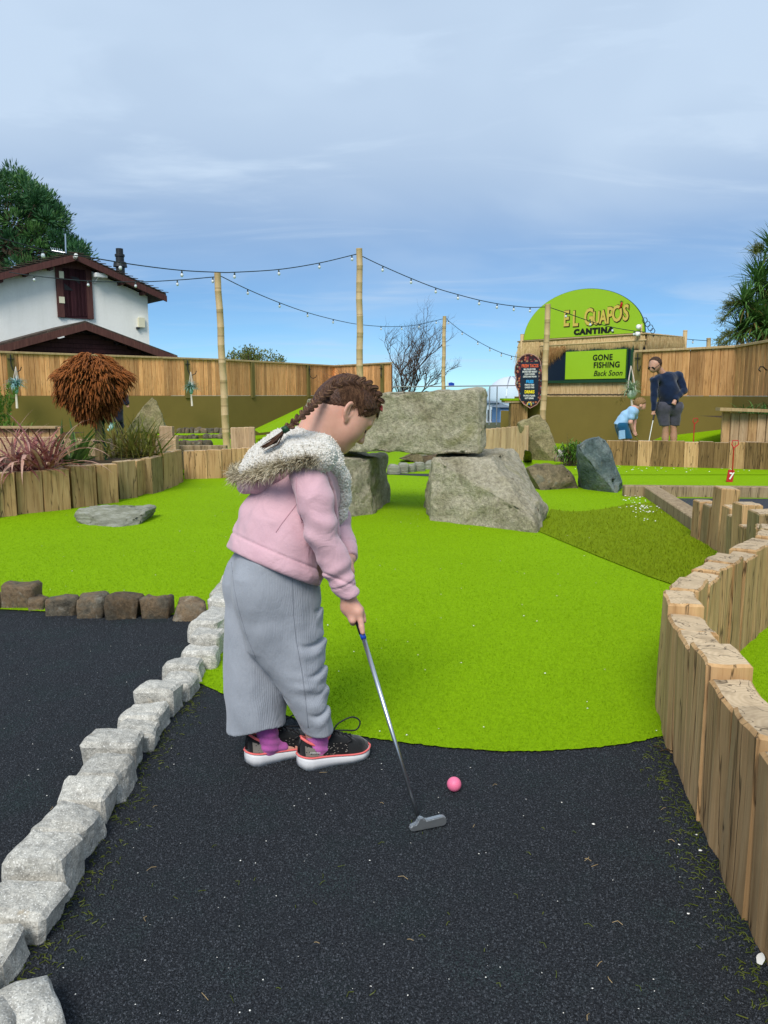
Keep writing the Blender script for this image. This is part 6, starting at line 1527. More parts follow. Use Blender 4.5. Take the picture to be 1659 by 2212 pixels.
a = AY(617, 927, 2.25); t_ = Vector(AY(600, 938, 2.25)-a).normalized(); MB().tube([Vector(a)-t_*.009, Vector(a)+t_*.009], .0105, 10).build('hair_band', DKGREEN, hr, smooth=True)
c = HW((.078, -.031, .090)); mb = MB()
for k in range(4): mb.lathe([(.0075, -.0014), (.0092, 0), (.0075, .0014)], HW((.074+.0028*k, -.034, .089-.0035*k)), 10, Matrix(HM.tolist()))
mb.build('hair_band', CORAL, hr)
# combed strands from the hairline to the braid, and fly-away hairs
st1, st2 = MB(), MB(); random.seed(9)
def surf(q):
    q = np.asarray(q, float); c = np.array([.002, 0, .033]); r = np.array([.101, .080, .087])+.0016; k = np.linalg.norm((q-c)/r); return c+(q-c)/k
starts = [(.088, y, .062) for y in np.linspace(-.055, .055, 26)]+[(.062-.002*i, -.078, .045-.0018*i) for i in range(20)]+[(-.005-.0035*i, -.08, .010-.0009*i) for i in range(24)]
starts += [(s_[0], -s_[1]*.99, s_[2]) for s_ in starts[26:]]
for s_ in starts:
    for j in range(18):
        q0 = np.array(s_)+np.random.randn(3)*.005; sgn = -1 if q0[1] < .01 else 1
        tgt = np.array([.078, -.031*-sgn if sgn > 0 else -.031, .090]) if s_[0] > .03 else np.array([-.03-random.random()*.05, .040*sgn, .10-random.random()*.04])
        if s_[0] > .03 and sgn > 0: tgt[1] = .031
        P_ = [HW(surf(q0*(1-f)+tgt*f)) for f in np.linspace(0, 1, 7)]; (st1 if random.random() < .72 else st2).tube(P_, [.0003, .0006, .0007, .0007, .0007, .0006, .0004], 3, False)
for s_ in np.linspace(-.05, .05, 130):       # strands over the crown towards the parting
    P_ = [HW(surf((-.09+.16*f, s_*(1-.1*f), .10))) for f in np.linspace(0, 1, 7)]; (st1 if random.random() < .75 else st2).tube(P_, .0007, 3, False)
for i in range(170):
    q0 = surf((random.uniform(-.09, .09), random.uniform(-.07, .07), random.uniform(.03, .12))); d = q0-np.array([.002, 0, .033]); d /= np.linalg.norm(d); e = np.random.randn(3)*.008
    st2.tube([HW(q0), HW(q0+d*.006+e*.5+np.array([-.008, 0, 0])), HW(q0+d*.010+e+np.array([-.02, 0, 0]))], [.0004, .0003, .0002], 3, False)
st1.build('hair_strands', HSTR, hr); st2.build('light_strands', HSTRL, hr)
# ------------------------------------------------------------------ trousers
def prof(P, tab, k=1.0):
    """stack of oval slices: rows (z, cx, cy, a along her facing, b across)"""
    z = P[:, 2]; tab = sorted(tab); Z = [r[0] for r in tab]; cx, cy, a, b = [np.interp(z, Z, [r[i] for r in tab]) for i in (1, 2, 3, 4)]
    q = np.stack([P[:, 0]-cx, P[:, 1]-cy], 1); u = q@dv[:2]; w = q@nv[:2]; k0 = np.sqrt((u/a)**2+(w/b)**2)+1e-9; k1 = np.sqrt((u/a**2)**2+(w/b**2)**2)+1e-9
    return k0*(k0-1)/k1*.85
def legtab(rows, Yt, Yb, b0, b1):
    out = []
    for i, (y, xl, xr) in enumerate(rows):
        f = i/(len(rows)-1); Y = Yt+(Yb-Yt)*f; p, q = AY(xl, y, Y), AY(xr, y, Y); hw = (q[0]-p[0])/2; b = b0+(b1-b0)*f; a_ = math.sqrt(max(hw*hw-(.454*b)**2, .0016))/.891; out.append((p[2], (p[0]+q[0])/2, Y, a_, b))
    return out
TR = legtab([(1185, 528, 655), (1240, 508, 676), (1300, 515, 692), (1350, 527, 697), (1398, 545, 702), (1460, 584, 706), (1520, 622, 711), (1580, 650, 712)], 2.27, 2.288, .098, .062)
TL = legtab([(1178, 524, 640), (1212, 498, 650), (1250, 491, 660), (1300, 492, 650), (1371, 489, 645), (1452, 487, 632), (1520, 489, 622), (1580, 490, 618)], 2.385, 2.315, .098, .082)
ZHR, ZHL = AY(680, 1578, 2.29)[2], AY(550, 1570, 2.31)[2]
def hemplane(P):
    a, b = med(500, 1190), med(690, 1262); d = (b-a)/np.linalg.norm(b-a); n = np.cross(d, nv); n = n if n[2] > 0 else -n; return -((P-a)@n)
def f_pants(P):
    x, y, z = P.T
    fold = .0034*np.sin(z*88+3*np.sin(x*11+z*6)+3*np.sin(y*11)+4*np.sin(z*19))*(.6+.6*np.sin(z*23+x*17))*np.clip((x+.30)/.10, 0, 1)*np.clip((.52-z)/.1, .0, 1)+.0055*np.sin(x*30+z*16+2.5*np.sin(z*8)+y*8)*np.clip((.60-z)/.2, 0, 1)+.0025*nz(P, 34, 2.)
    cz = 0
    for (xa, ya, xb, yb, dp) in ((640, 1383, 703, 1385, .0085), (652, 1450, 706, 1443, .0080), (664, 1534, 712, 1528, .0075), (676, 1318, 694, 1312, .005), (668, 1492, 710, 1484, .004), (560, 1470, 600, 1500, .004)):
        A_, B_ = AY(xa, ya, 2.24), AY(xb, yb, 2.24); t = (x-A_[0])/(B_[0]-A_[0]); s = z-(A_[2]+(B_[2]-A_[2])*t)+.018*np.sin(np.clip(t, 0, 1)*3.14); mk = np.clip(t*1.8, 0, 1)*np.clip((1.8-t)*3, 0, 1)
        cz = cz+mk*dp*(np.exp(-(s/.0075)**2)-.75*np.exp(-((s+.024)/.016)**2))
    r = smax(prof(P, TR)+fold+cz, (ZHR+.03*(x+.22))-z, .0025); l = smax(prof(P, TL)+fold*.8, (ZHL-.10*(x+.39)-.02*np.sin(x*22))-z, .0025)
    f = smin(r, l, .010)
    Q = np.stack([(P-TOR[0])@dv, (P-TOR[0])@nv, z-TOR[0][2]], 1)
    hip = ell(Q, (.004, 0, -.03), (.120, .134, .15)); f = smin(f, hip+.002*nz(P, 30), .05)
    for s in (-1, 1): f = smin(f, ell(Q, (-.064, .056*s, -.072), (.074, .070, .075)), .035)
    return smax(f, -(hemplane(P)+.004), .006)
tr_ = implicit('trousers', f_pants, (-.56, 2.08, .06), (-.10, 2.62, .82), .0042, GREYC, gi)
# ------------------------------------------------------------------ hooded jacket
NECKB = med(690, 960)
def f_torso(P):
    Q = np.stack([P@dv, P@nv/1.16, P[:, 2]], 1); T = [np.array([p@dv, p@nv/1.16, p[2]]) for p in (med(596, 1212), med(615, 1140), med(650, 1060), med(668, 1010), med(672, 985))]
    return chain(Q, T, [.153, .132, .110, .090, .072], .05)
HEMN = np.array([0, 0, 1.])
def f_jacket(P):
    x, y, z = P.T; f = f_torso(P)
    s = (P-SHR)@np.array([.3, 0, -.95]); cr = .0040*np.sin(s*85+3*np.sin(x*18))*np.exp(-((z-ELR[2]-.01)/.075)**2)+.003*np.sin(s*120+x*30)*np.exp(-((z-WRR[2]-.06)/.05)**2)
    sl_ = chain(P, [SHR+np.array([-.006, .02, -.004]), (SHR+ELR)/2+np.array([.002, 0, .0]), ELR, (ELR+WRR)/2+np.array([.0, 0, .004]), WRR+(ELR-WRR)*.02], [.055, .050, .045, .041, .034], .02)+cr
    f = smin(f, sl_, .012)
    sl2 = chain(P, [SHL, (SHL+ELL)/2, ELL, WRL+(ELL-WRL)*.02], [.066, .056, .050, .036], .02)+.003*np.sin(z*90+x*30); f = smin(f, sl2, .02)
    f = f+.0050*np.sin(z*40+x*46+3*np.sin(x*17+z*11)+2*np.sin(y*9))*(.5+.5*np.sin(x*21-z*17))*np.clip((.93-z)/.1, 0, 1)*np.exp(-((x+.36)/.16)**2)+.0018*nz(P, 42)
    hd_ = hemplane(P); band = np.clip((-hd_)/.004, 0, 1)
    f = f+.0045*np.exp(-((hd_+.050)/.0032)**2)-.004*np.exp(-((hd_+.025)/.022)**2)      # hem band and its seam
    f = smax(f, hd_, .008)
    # cut the cuffs square
    for w, e in ((WRR, ELR), (WRL, ELL)):
        d = (w-e)/np.linalg.norm(w-e); t = (P-w)@d; near = np.linalg.norm(P-w, axis=1) < .12
        f = np.where(near, smax(f+.004*np.exp(-((t+.042)/.003)**2), t-.004, .006), f)
    # neck opening
    return smax(f, -cone(P, NK1+(NK0-NK1)*.15, NK0, .062, .075), .012)
ja = implicit('jacket', f_jacket, (-.56, 2.04, .46), (.04, 2.62, 1.08), .0042, PINKC, gi)
# hood lying on the back: sherpa lining on top, pink shell below, fur along the rim
def hoodQ(P): return np.stack([P@dv, P@nv/1.5, P[:, 2]], 1)
def hq(x, y, off=0): p = med(x, y, off); return np.array([p@dv, p@nv/1.5, p[2]])
def f_sherpa(P):
    Q = hoodQ(P); f = chain(Q, [hq(706, 996), hq(672, 977), hq(618, 978), hq(568, 998), hq(532, 1016)], [.045, .070, .062, .040, .020], .05)
    f = smin(f, cone(P, AY(692, 985, 2.195), AY(636, 985, 2.19), .050, .042), .03)
    lin = chain(P, [AY(720, 1006, 2.31), AY(735, 1034, 2.345), AY(741, 1075, 2.36), AY(736, 1112, 2.36), AY(730, 1132, 2.35)], [.030, .026, .020, .014, .006], .03)
    f = smin(f, lin, .03)
    f = f-.0022*np.sin(P[:, 0]*330+4*np.sin(P[:, 2]*210))*np.sin(P[:, 1]*300+P[:, 2]*290+3*np.sin(P[:, 0]*190))-.0016*nz(P, 420, 1.)
    return smax(f, -cone(P, NK1+(NK0-NK1)*.12, NK0+(NK0-NK1)*.5, .056, .06), .010)
sh = implicit('hood_lining', f_sherpa, (-.52, 2.06, .76), (.06, 2.62, 1.10), .0038, SHERPA, ja)
def f_hoodshell(P):
    Q = hoodQ(P); f = chain(Q, [hq(640, 1002), hq(590, 1012), hq(548, 1032)], [.050, .050, .034], .04); f = smin(f, cone(P, AY(560, 1040, 2.30), AY(530, 1050, 2.34), .036, .026), .03)
    return smax(f+.002*nz(P, 60), -f_sherpa(P)-.002, .008)
implicit('hood_shell', f_hoodshell, (-.52, 2.06, .76), (-.02, 2.62, 1.06), .0042, PINKC, ja)
# zip edge
zp = MB(); zz1 = [AY(688, 990, 2.155), AY(708, 1025, 2.20), AY(722, 1070, 2.235), AY(727, 1120, 2.25), AY(731, 1165, 2.25)]
zp.tube(interp([Vector(p) for p in zz1], 6), .0075, 6); zp.build('zip_edge', PINKC, ja, smooth=True)
q = Vector(AY(676, 1246, 2.23)); MB().box(q, (.008, .004, .018), Euler((0, .6, 0)), .001).build('zip_pull', METAL, ja)
# fur trim along the rim
rim = interp([Vector(AY(694, 990, 2.165)), Vector(AY(660, 994, 2.15)), Vector(AY(620, 1003, 2.16)), Vector(AY(580, 1016, 2.20)), Vector(AY(540, 1026, 2.27)), Vector(AY(512, 1026, 2.36)), Vector(AY(510, 1014, 2.46)), Vector(AY(540, 1000, 2.56))], 10)
fur1, fur2 = MB(), MB(); random.seed(4)
V1, F1, V2, F2 = [], [], [], []
for i in range(5200):
    k = random.random()*(len(rim)-1); p = rim[int(k)].lerp(rim[int(k)+1], k-int(k)); f = k/(len(rim)-1)
    d = Vector((random.gauss(-.35, .45), random.gauss(-.45, .5), random.gauss(.1, .6))); d.normalize()
    L = random.uniform(.018, .046)*(1.2 if .3 < f < .75 else .85); p = p+Vector((random.gauss(0, .005), random.gauss(0, .005), random.gauss(0, .005)))
    sd = d.cross(Vector((random.random(), random.random(), random.random()))).normalized()*.0008; q = p+d*L*.55+Vector((0, 0, -.003)); e = q+(d+Vector((random.gauss(0, .45), random.gauss(0, .45), -.35+random.gauss(0, .3)))).normalized()*L*.5
    Vv, Ff = (V1, F1) if random.random() < (.70 if f > .35 else .48) else (V2, F2); n = len(Vv); Vv += [p-sd, p+sd, q+sd*.8, q-sd*.8, e]; Ff += [(n, n+1, n+2, n+3), (n+3, n+2, n+4)]
mobj('fur_trim', V1, F1, FURL, ja); mobj('fur_trim', V2, F2, FURD, ja)
# seams placed on the cloth surface
from mathutils.bvhtree import BVHTree
def bvh_of(o): me = o.data; return BVHTree.FromPolygons([v_.co+WL[o] for v_ in me.vertices], [tuple(p.vertices) for p in me.polygons])
def seam(o, px, r, mat, name, lift=.0):
    T = bvh_of(o); P_ = []
    for x, y in px:
        h_ = T.ray_cast(Vector((0, 0, CAM_H)), ray(x, y).normalized())
        if h_[0] is not None: P_.append(h_[0]+h_[1]*lift)
    if len(P_) > 1: MB().tube(P_, r, 5).build(name, mat, o, smooth=True)
def dense(p, n=10):
    out = []
    for (a, b), (c, d) in zip(p[:-1], p[1:]): out += [(a+(c-a)*k/n, b+(d-b)*k/n) for k in range(n)]
    return out+[p[-1]]
SEAMP = plain('pink_seam', (.50, .29, .335), .9, .1, .1); SEAMG = plain('grey_seam', (.21, .225, .255), .9, .1, .1)
seam(ja, dense([(642, 1088), (628, 1106), (608, 1132), (596, 1150)]), .0016, SEAMP, 'pocket_seam')
seam(ja, dense([(640, 1030), (641, 1060), (645, 1095), (652, 1130)]), .0014, SEAMP, 'armhole_seam')
seam(tr_, dense([(631, 1245), (634, 1330), (640, 1385), (652, 1450), (660, 1510), (666, 1572)]), .0012, SEAMG, 'side_seam')
seam(tr_, dense([(500, 1215), (506, 1270), (514, 1310), (532, 1372), (552, 1420)]), .0012, SEAMG, 'back_seam')
# little curls standing off the sherpa
Vs, Fs = [], []; me_ = sh.data; nvx = len(me_.vertices); random.seed(8); base = WL[sh]
for i in range(5200):
    v_ = me_.vertices[random.randrange(nvx)]; p = v_.co+base; d = (v_.normal+Vector((random.gauss(0, .5), random.gauss(0, .5), random.gauss(0, .5)))).normalized(); s_ = d.orthogonal().normalized()*.0011; L = random.uniform(.003, .0065); n = len(Vs)
    q = p+d*L*.6; e = q+d.orthogonal().normalized()*L*.6; Vs += [p-s_, p+s_, q+s_, q-s_, e]; Fs += [(n, n+1, n+2, n+3), (n+3, n+2, n+4)]
CURL = plain('sherpa_curl', (.72, .68, .60), .95, .05, .2, 90); tag(mobj('sherpa_curls', Vs, Fs, CURL, ja), kind='stuff')
# ------------------------------------------------------------------ socks and trainers
for an in (ANR, ANL):
    f = lambda P, an=an: smin(cone(P, an+np.array([0, 0, -.01])+dv*.004, an+np.array([-.006, 0, .10]), .034, .037), cone(P, an+np.array([0, 0, -.03]), an+dv*.05+np.array([0, 0, -.03]), .024, .024), .02)+.0012*np.sin(P[:, 2]*260+P[:, 0]*60)
    implicit('sock', f, an-np.array([.1, .1, .07]), an+np.array([.12, .12, .13]), .004, SOCKC, gi)
def shoe(heel, ang, side, label):
    c, s_ = math.cos(ang), math.sin(ang); fx = np.array([c, s_, 0]); fy = np.array([-s_, c, 0]); h0 = np.array([heel[0], heel[1], 0])
    W_ = lambda x, y, z: h0+fx*x+fy*y+np.array([0, 0, z])
    def ow(x):   # half width along the length
        t = x/.236; return np.interp(t, [0, .05, .15, .3, .5, .7, .85, .95, 1], [.008, .026, .034, .034, .036, .043, .040, .026, .006])
    def mid(x): t = x/.236; return np.interp(t, [0, .4, .7, 1], [0, 0, .004*side, .010*side])
    sh_ = mobj('shoe', *shoe_upper(W_, ow, mid), SHOEB, gi, None, True)
    X = np.linspace(.0, .236, 30)
    def zt(x): t = x/.236; return np.interp(t, [0, .12, .35, .55, .8, 1], [.047, .042, .037, .032, .028, .033])
    def zb(x): t = x/.236; return np.interp(t, [0, .06, .12, .7, .9, 1], [.012, .003, .001, .001, .003, .010])
    ring = [(x, 1) for x in X]+[(x, -1) for x in X[::-1]]
    V_, F_ = [], []
    lev = [(0, 1.0, 0), (.5, 1.09, 0), (.75, 1.10, 0), (1, 1.03, 0)]
    for (f, k, _) in lev:
        for (x, sg) in ring: V_.append(W_(-.004+x*1.034, mid(x)+sg*(ow(x)*k+.002), zb(x)+(zt(x)-zb(x))*f))
    n = len(ring)
    for j in range(len(lev)-1):
        for i in range(n): F_.append((j*n+i, j*n+(i+1) % n, (j+1)*n+(i+1) % n, (j+1)*n+i))
    F_.append(tuple(range(n-1, -1, -1))); F_.append(tuple((len(lev)-1)*n+i for i in range(n)))
    mobj('sole', V_, F_, SOLE, sh_, None, True)
    # coral line above the sole
    pl_ = [W_(-.004+x*1.034, mid(x)+sg*(ow(x)*1.055+.002), zt(x)+.001) for (x, sg) in ring]; tb = MB(); tb.tube(pl_+[pl_[0]], .0032, 5, False); tb.build('trim_line', CORAL, sh_, smooth=True)
    # collar roll
    col_ = []
    for a_ in np.linspace(0, 2*math.pi, 25):
        x = .058+.050*math.cos(a_); y = .028*math.sin(a_); t = (x-.008)/.1; z = np.interp(t, [0, .2, .5, .8, 1.0], [.102, .087, .072, .087, .103]); col_.append(W_(x, y, z))
    tb = MB(); tb.tube(col_, .0045, 6, False); tb.build('collar', CORAL, sh_, smooth=True)
    # heel counter, tongue, speckled quarter, laces
    for (mt, nm, x0, x1, za, zb_, o_) in ((SHOET, 'heel_patch', .012, .068, .036, .076, .0022), (SHOES, 'quarter_pattern', .066, .150, .032, .072, .0018)):
        for sg in (-1, 1):
            V_, F_ = [], []; nx = 10
            for i in range(nx+1):
                x = x0+(x1-x0)*i/nx; f = i/nx; zlo = zt(x)+.004; zhi = np.interp(f, [0, .5, 1], [zb_+.006, zb_-.006, zb_-.012]) if nm == 'heel_patch' else np.interp(f, [0, .5, 1], [zb_-.012, zb_+.006, zb_-.004])
                for j in range(4):
                    z = zlo+(zhi-zlo)*j/3; q = upper_y(x, z, ow); V_.append(W_(x, mid(x)+sg*(q+o_), z))
            for i in range(nx):
                for j in range(3): a = i*4+j; F_.append((a, a+4, a+5, a+1) if sg < 0 else (a, a+1, a+5, a+4))
            mobj(nm, V_, F_, mt, sh_, None, True)
    tg = MB(); tg.tube([W_(.112, 0, .074), W_(.104, 0, .097), W_(.098, 0, .118)], [.020, .019, .014], 8); tg.build('tongue', SHOES, sh_, smooth=True)
    MB().tube([W_(.002, 0, .055), W_(.003, 0, .080), W_(.010, 0, .104)], [.007, .007, .006], 6).build('heel_tab', BLACKP, sh_, smooth=True)
    lc = MB()
    for k in range(5):
        x = .118+.014*k; z = upper_top(x)+.003; lc.tube([W_(x, -.020, z-.008), W_(x+.004, 0, z+.001), W_(x, .020, z-.008)], .0028, 5)
    b = W_(.118, 0, upper_top(.118)+.004)
    lc.tube(interp([Vector(b), Vector(b+fx*.02+np.array([0, 0, .02])), Vector(b+fx*.062-fy*.01+np.array([0, 0, .036])), Vector(b+fx*.085-fy*.02+np.array([0, 0, .020])), Vector(b+fx*.070-fy*.022+np.array([0, 0, -.004])), Vector(b+fx*.03-fy*.015+np.array([0, 0, .0])), Vector(b)], 5), .0026, 5)
    lc.tube(interp([Vector(b), Vector(b+fx*.01-fy*.03+np.array([0, 0, .004])), Vector(b+fx*.045-fy*.04+np.array([0, 0, -.022])), Vector(b+fx*.03-fy*.038+np.array([0, 0, -.034]))], 5), .0024, 5)
    lc.build('laces', BLACKP, sh_, smooth=True)
    if side < 0:
        u = Vector(fx); tx = text('KARRIMOR', WHITEL, .0075, sh_, 'lettering', W_(.040, -(upper_y(.04, .055, ow)+.006), .0565), Vector(fx*.96+np.array([0, 0, -.22])), Vector((0, 0, 1)), 0, extr=.0002)
    return sh_
def upper_top(x): return float(np.interp(x/.236, [0, .05, .15, .28, .42, .5, .6, .75, .9, 1], [.070, .098, .085, .075, .096, .098, .086, .072, .063, .044]))
def upper_y(x, z, ow):
    zt_ = upper_top(x)+.004; f = np.clip((z-.02)/(zt_-.02), 0, 1); return ow(x)*1.0*math.sqrt(max(0, 1-f**2.6*.62))
def shoe_upper(W_, ow, mid):
    V_, F_ = [], []; X = np.linspace(.002, .234, 34); nr = 17
    for x in X:
        zt_ = upper_top(x); w = float(ow(x))
        for j in range(nr):
            a = math.pi*j/(nr-1); cy = math.cos(a); sz = math.sin(a); z = .018+(zt_-.018)*abs(sz)**.8; y = w*(abs(cy)**.55)*(1 if cy > 0 else -1); V_.append(W_(x, mid(x)+y, z))
    for i in range(len(X)-1):
        for j in range(nr-1): a = i*nr+j; F_.append((a, a+nr, a+nr+1, a+1))
    F_.append(tuple(range(nr))); F_.append(tuple((len(X)-1)*nr+j for j in range(nr-1, -1, -1))); return V_, F_
hR, hL = G(646, 1660), G(532, 1655)
shoe((hR.x, hR.y), math.atan2(.107, .206), -1, ''); shoe((hL.x, hL.y+.01), math.atan2(.115, .2), 1, '')
# ------------------------------------------------------------------ putter and ball
pu = thing('putter', 'short steel putter with a black and blue grip held by the girl', 'putter', PD)
S0 = Vector(PD); S1 = Vector(GR-AXP*.066)
MB().tube([S0, S1], [.0052, .0068], 10).build('shaft', METAL, pu, smooth=True)
MB().tube([Vector(GR-AXP*.070), Vector(GR-AXP*.053)], [.0082, .0086], 10).build('band', BLUEP, pu, smooth=True)
MB().tube([Vector(GR-AXP*.054), Vector(GR), Vector(GTOP), Vector(GTOP+AXP*.006)], [.0098, .0115, .0135, .009], 10).build('grip', BLACKP, pu, smooth=True)
a, b = G(887, 1802), G(966, 1786); ux = (b-a).normalized(); L = (b-a).length
pr = [(0, .004), (.008, 0), (L-.010, 0), (L-.002, .004), (L, .013), (L-.004, .024), (L-.014, .028), (L*.62, .0265), (L*.45, .0255), (L*.37, .030), (L*.33, .036), (L*.24, .036), (L*.20, .026), (L*.15, .019), (.006, .019), (0, .013)]
hd = MB(); nn = Vector((-ux.y, ux.x, 0)); nq = len(pr)
V_ = [a+ux*x+Vector((0, 0, z+.004))+nn*.0 for x, z in pr]+[a+ux*x+Vector((0, 0, z+.004))+nn*.016 for x, z in pr]
bm = bmesh.new(); vs = [bm.verts.new(v_) for v_ in V_]; bm.faces.new(vs[:nq]); bm.faces.new(vs[nq:][::-1])
for i in range(nq): bm.faces.new((vs[i], vs[nq+i], vs[nq+(i+1) % nq], vs[(i+1) % nq]))
bmesh.ops.recalc_face_normals(bm, faces=bm.faces[:]); bmesh.ops.bevel(bm, geom=[e for e in bm.edges if e.calc_length() > .003], offset=.0025, segments=2, affect='EDGES', clamp_overlap=True)
me = bpy.data.meshes.new('head'); bm.to_mesh(me); bm.free(); me.transform(Matrix.Translation(-Vector(PD))); me.materials.append(ZINC)
o = link('head', me, ZINC, pu, PD)
bc = A(981, 1694, 0.0001) if False else G(981, 1694, .0213)
ms = bpy.data.meshes.new('golf_ball'); bm = bmesh.new(); bmesh.ops.create_icosphere(bm, subdivisions=5, radius=.0213)
dm_ = bmesh.new(); bmesh.ops.create_icosphere(dm_, subdivisions=3, radius=1); cen = np.array([v_.co.normalized()[:] for v_ in dm_.verts]); dm_.free()
for v_ in bm.verts:
    u = np.array(v_.co.normalized()[:]); c_ = (cen@u).max(); an_ = math.acos(min(1, c_)); v_.co *= 1-.030*max(0, 1-(an_/.070)**2)
bm.to_mesh(ms); bm.free(); ms.polygons.foreach_set('use_smooth', [True]*len(ms.polygons))
BALLM = plain('pink_ball', (.80, .17, .30), .45, .4, .05, 40); tag(link('golf_ball', ms, BALLM, None, bc), 'pink dimpled golf ball on the black rubber near the putter', 'golf ball')

# ================================================================== background people
def box_of(pts, m_): a = np.array(pts); return a.min(0)-m_, a.max(0)+m_
Ym = 14.2
def q_(x, y, d=0): return AY(x, y, Ym+d)
ma = thing('person', 'man in a navy jumper, grey shorts and sunglasses holding a putter', 'person', (q_(1445, 977)[0], Ym, .02))
hc = q_(1415, 787, -.08); sR, sL, eR, eL, wR, wL = q_(1414, 818, -.1), q_(1466, 812, .12), q_(1413, 852, -.16), q_(1478, 843, .02), q_(1412, 884, -.22), q_(1459, 862, -.18)
hR_, hL_ = q_(1432, 880), q_(1457, 880); kR, kL = q_(1437, 920, -.02), q_(1455, 919, .02); aR, aL = q_(1438, 968, .0), q_(1456, 968, .03)
fd = np.array([-.62, -.45, -.62]); fd /= np.linalg.norm(fd)
def f_man(P):
    f = chain(P, [q_(1445, 872), q_(1442, 845), q_(1438, 822)], [.11, .12, .11], .1); f = smin(f, cone(P, q_(1434, 812), hc, .07, .055), .04)
    f = smin(f, ell(P, hc, (.106, .112, .122)), .03); f = smin(f, ell(P, hc+fd*.060+np.array([0, 0, -.03]), (.07, .07, .085)), .04); f = smin(f, cone(P, hc+fd*.10+np.array([0, 0, .01]), hc+fd*.125+np.array([0, 0, -.02]), .012, .016), .02)
    f = smin(f, ell(P, hc+np.array([.075, -.03, -.02]), (.022, .018, .03)), .01)
    for c in ((sR, eR, wR), (sL, eL, wL)): f = smin(f, chain(P, c, [.040, .038, .03]), .03)
    for c in ((hR_, kR, aR), (hL_, kL, aL)): f = smin(f, chain(P, c, [.085, .060, .040]), .03); f = smin(f, ell(P, c[1]*.45+c[2]*.55+np.array([0, .02, .02]), (.062, .066, .12)), .03)
    for a_ in (aR, aL): f = smin(f, cone(P, a_+np.array([0, 0, -.04]), a_+np.array([-.10, -.14, -.06]), .04, .03), .03)
    for w, t in ((wR, np.array([.01, 0, -1.])), (wL, np.array([-.35, -.3, -.85]))):
        t = t/np.linalg.norm(t); f = smin(f, cone(P, w, w+t*.075, .032, .036), .02)
        for k in range(4):
            o_ = np.cross(t, np.array([0, 1., 0])); o_ /= np.linalg.norm(o_); b_ = w+t*.08+o_*(.020*(k-1.5)); f = smin(f, chain(P, [b_, b_+t*.022+np.array([-.006, -.014, 0]), b_+t*.012+np.array([-.010, -.026, 0])], [.0125, .0115, .0105], .004), .008)
        f = smin(f, cone(P, w+t*.03, w+t*.075+np.array([-.03, -.02, 0]), .014, .011), .01)
    return f
lo, hi = box_of([hc, aR, aL, sR, sL, eL, eR], .22); implicit('body', f_man, lo, hi, .009, SKINM, ma)
def f_jump(P):
    f = chain(P, [q_(1446, 872), q_(1444, 846), q_(1440, 824)], [.165, .170, .155], .1); f = smin(f, cone(P, sR, sL, .085, .080), .08)
    for c in ((sR, eR, wR), (sL, eL, wL)): f = smin(f, chain(P, c, [.078, .062, .044]), .03)
    f = f+.004*np.sin(P[:, 2]*30+P[:, 0]*26+2*np.sin(P[:, 0]*14))+.003*nz(P, 24); f = smax(f, q_(1445, 873)[2]-P[:, 2]-.0, .02) if False else f
    cut = np.where((np.linalg.norm(P-wR, axis=1) < .16), -1, q_(1445, 874)[2]-P[:, 2]); f = smax(f, cut, .015); return smax(f, (P-q_(1430, 803))@np.array([-.42, -.1, .90]), .02)
implicit('jumper', f_jump, lo, hi, .010, NAVYC, ma)
def f_sh(P):
    f = smin(chain(P, [hR_+np.array([-.015, 0, 0]), kR+np.array([-.012, 0, 0])], [.125, .083]), chain(P, [hL_+np.array([.015, 0, 0]), kL+np.array([.02, 0, 0])], [.125, .083]), .012); f = smin(f, cone(P, hR_, hL_, .145, .145), .05)+.005*np.sin(P[:, 0]*34+P[:, 2]*14)+.004*nz(P, 26)
    return smax(smax(f, q_(1445, 920)[2]-P[:, 2], .012), P[:, 2]-q_(1445, 868)[2], .01)
implicit('shorts', f_sh, lo, hi, .010, SHORTC, ma)
def f_mh(P):
    f = ell(P, hc+np.array([.008, .012, .018]), (.115, .121, .122)); q = P-hc; return smax(f+.003*nz(P, 90), (q@(fd*np.array([1, 1, .2])))*1.0+.40*(-q[:, 2])-.034, .02)
implicit('hair', f_mh, hc-.16, hc+.16, .007, HAIRM, ma)
sgl = MB(); r_ = np.cross(fd, np.array([0, 0, 1.])); r_ /= np.linalg.norm(r_); up_ = np.cross(r_, fd)
for s in (-1, 1): sgl.lathe([(0, -.008), (.036, -.006), (.036, .006), (0, .008)], hc+fd*.128+r_*.034*s+up_*.004, 10, Vector(fd).to_track_quat('Z', 'Y').to_matrix())
sgl.tube([hc+fd*.126-r_*.066+up_*.006, hc+fd*.136+up_*.006, hc+fd*.126+r_*.066+up_*.006], .006, 5)
for s in (-1, 1): sgl.tube([hc+fd*.122+r_*.068*s+up_*.006, hc+fd*.02+r_*.112*s+up_*.012], .005, 5)
sgl.build('sunglasses', BLACKP, ma)
for a_ in (aR, aL): implicit('shoe', lambda P, a_=a_: smin(cone(P, a_+np.array([.01, .02, -.05]), a_+np.array([-.11, -.15, -.065]), .046, .038), cone(P, a_+np.array([0, 0, -.02]), a_+np.array([0, 0, -.06]), .05, .05), .02), a_-.28, a_+.18, .012, BLACKP, ma)
p2 = thing('putter', 'long putter with a black grip held by the man', 'putter', G(1394, 968, .05))
h_ = wR+np.array([.01, -.02, -.08]); top_ = Vector(h_)+Vector((.10, .02, .30)); bot = Vector(q_(1401, 957, -.35)); dd_ = (Vector(h_)-bot).normalized(); bot = Vector(h_)-dd_*.60
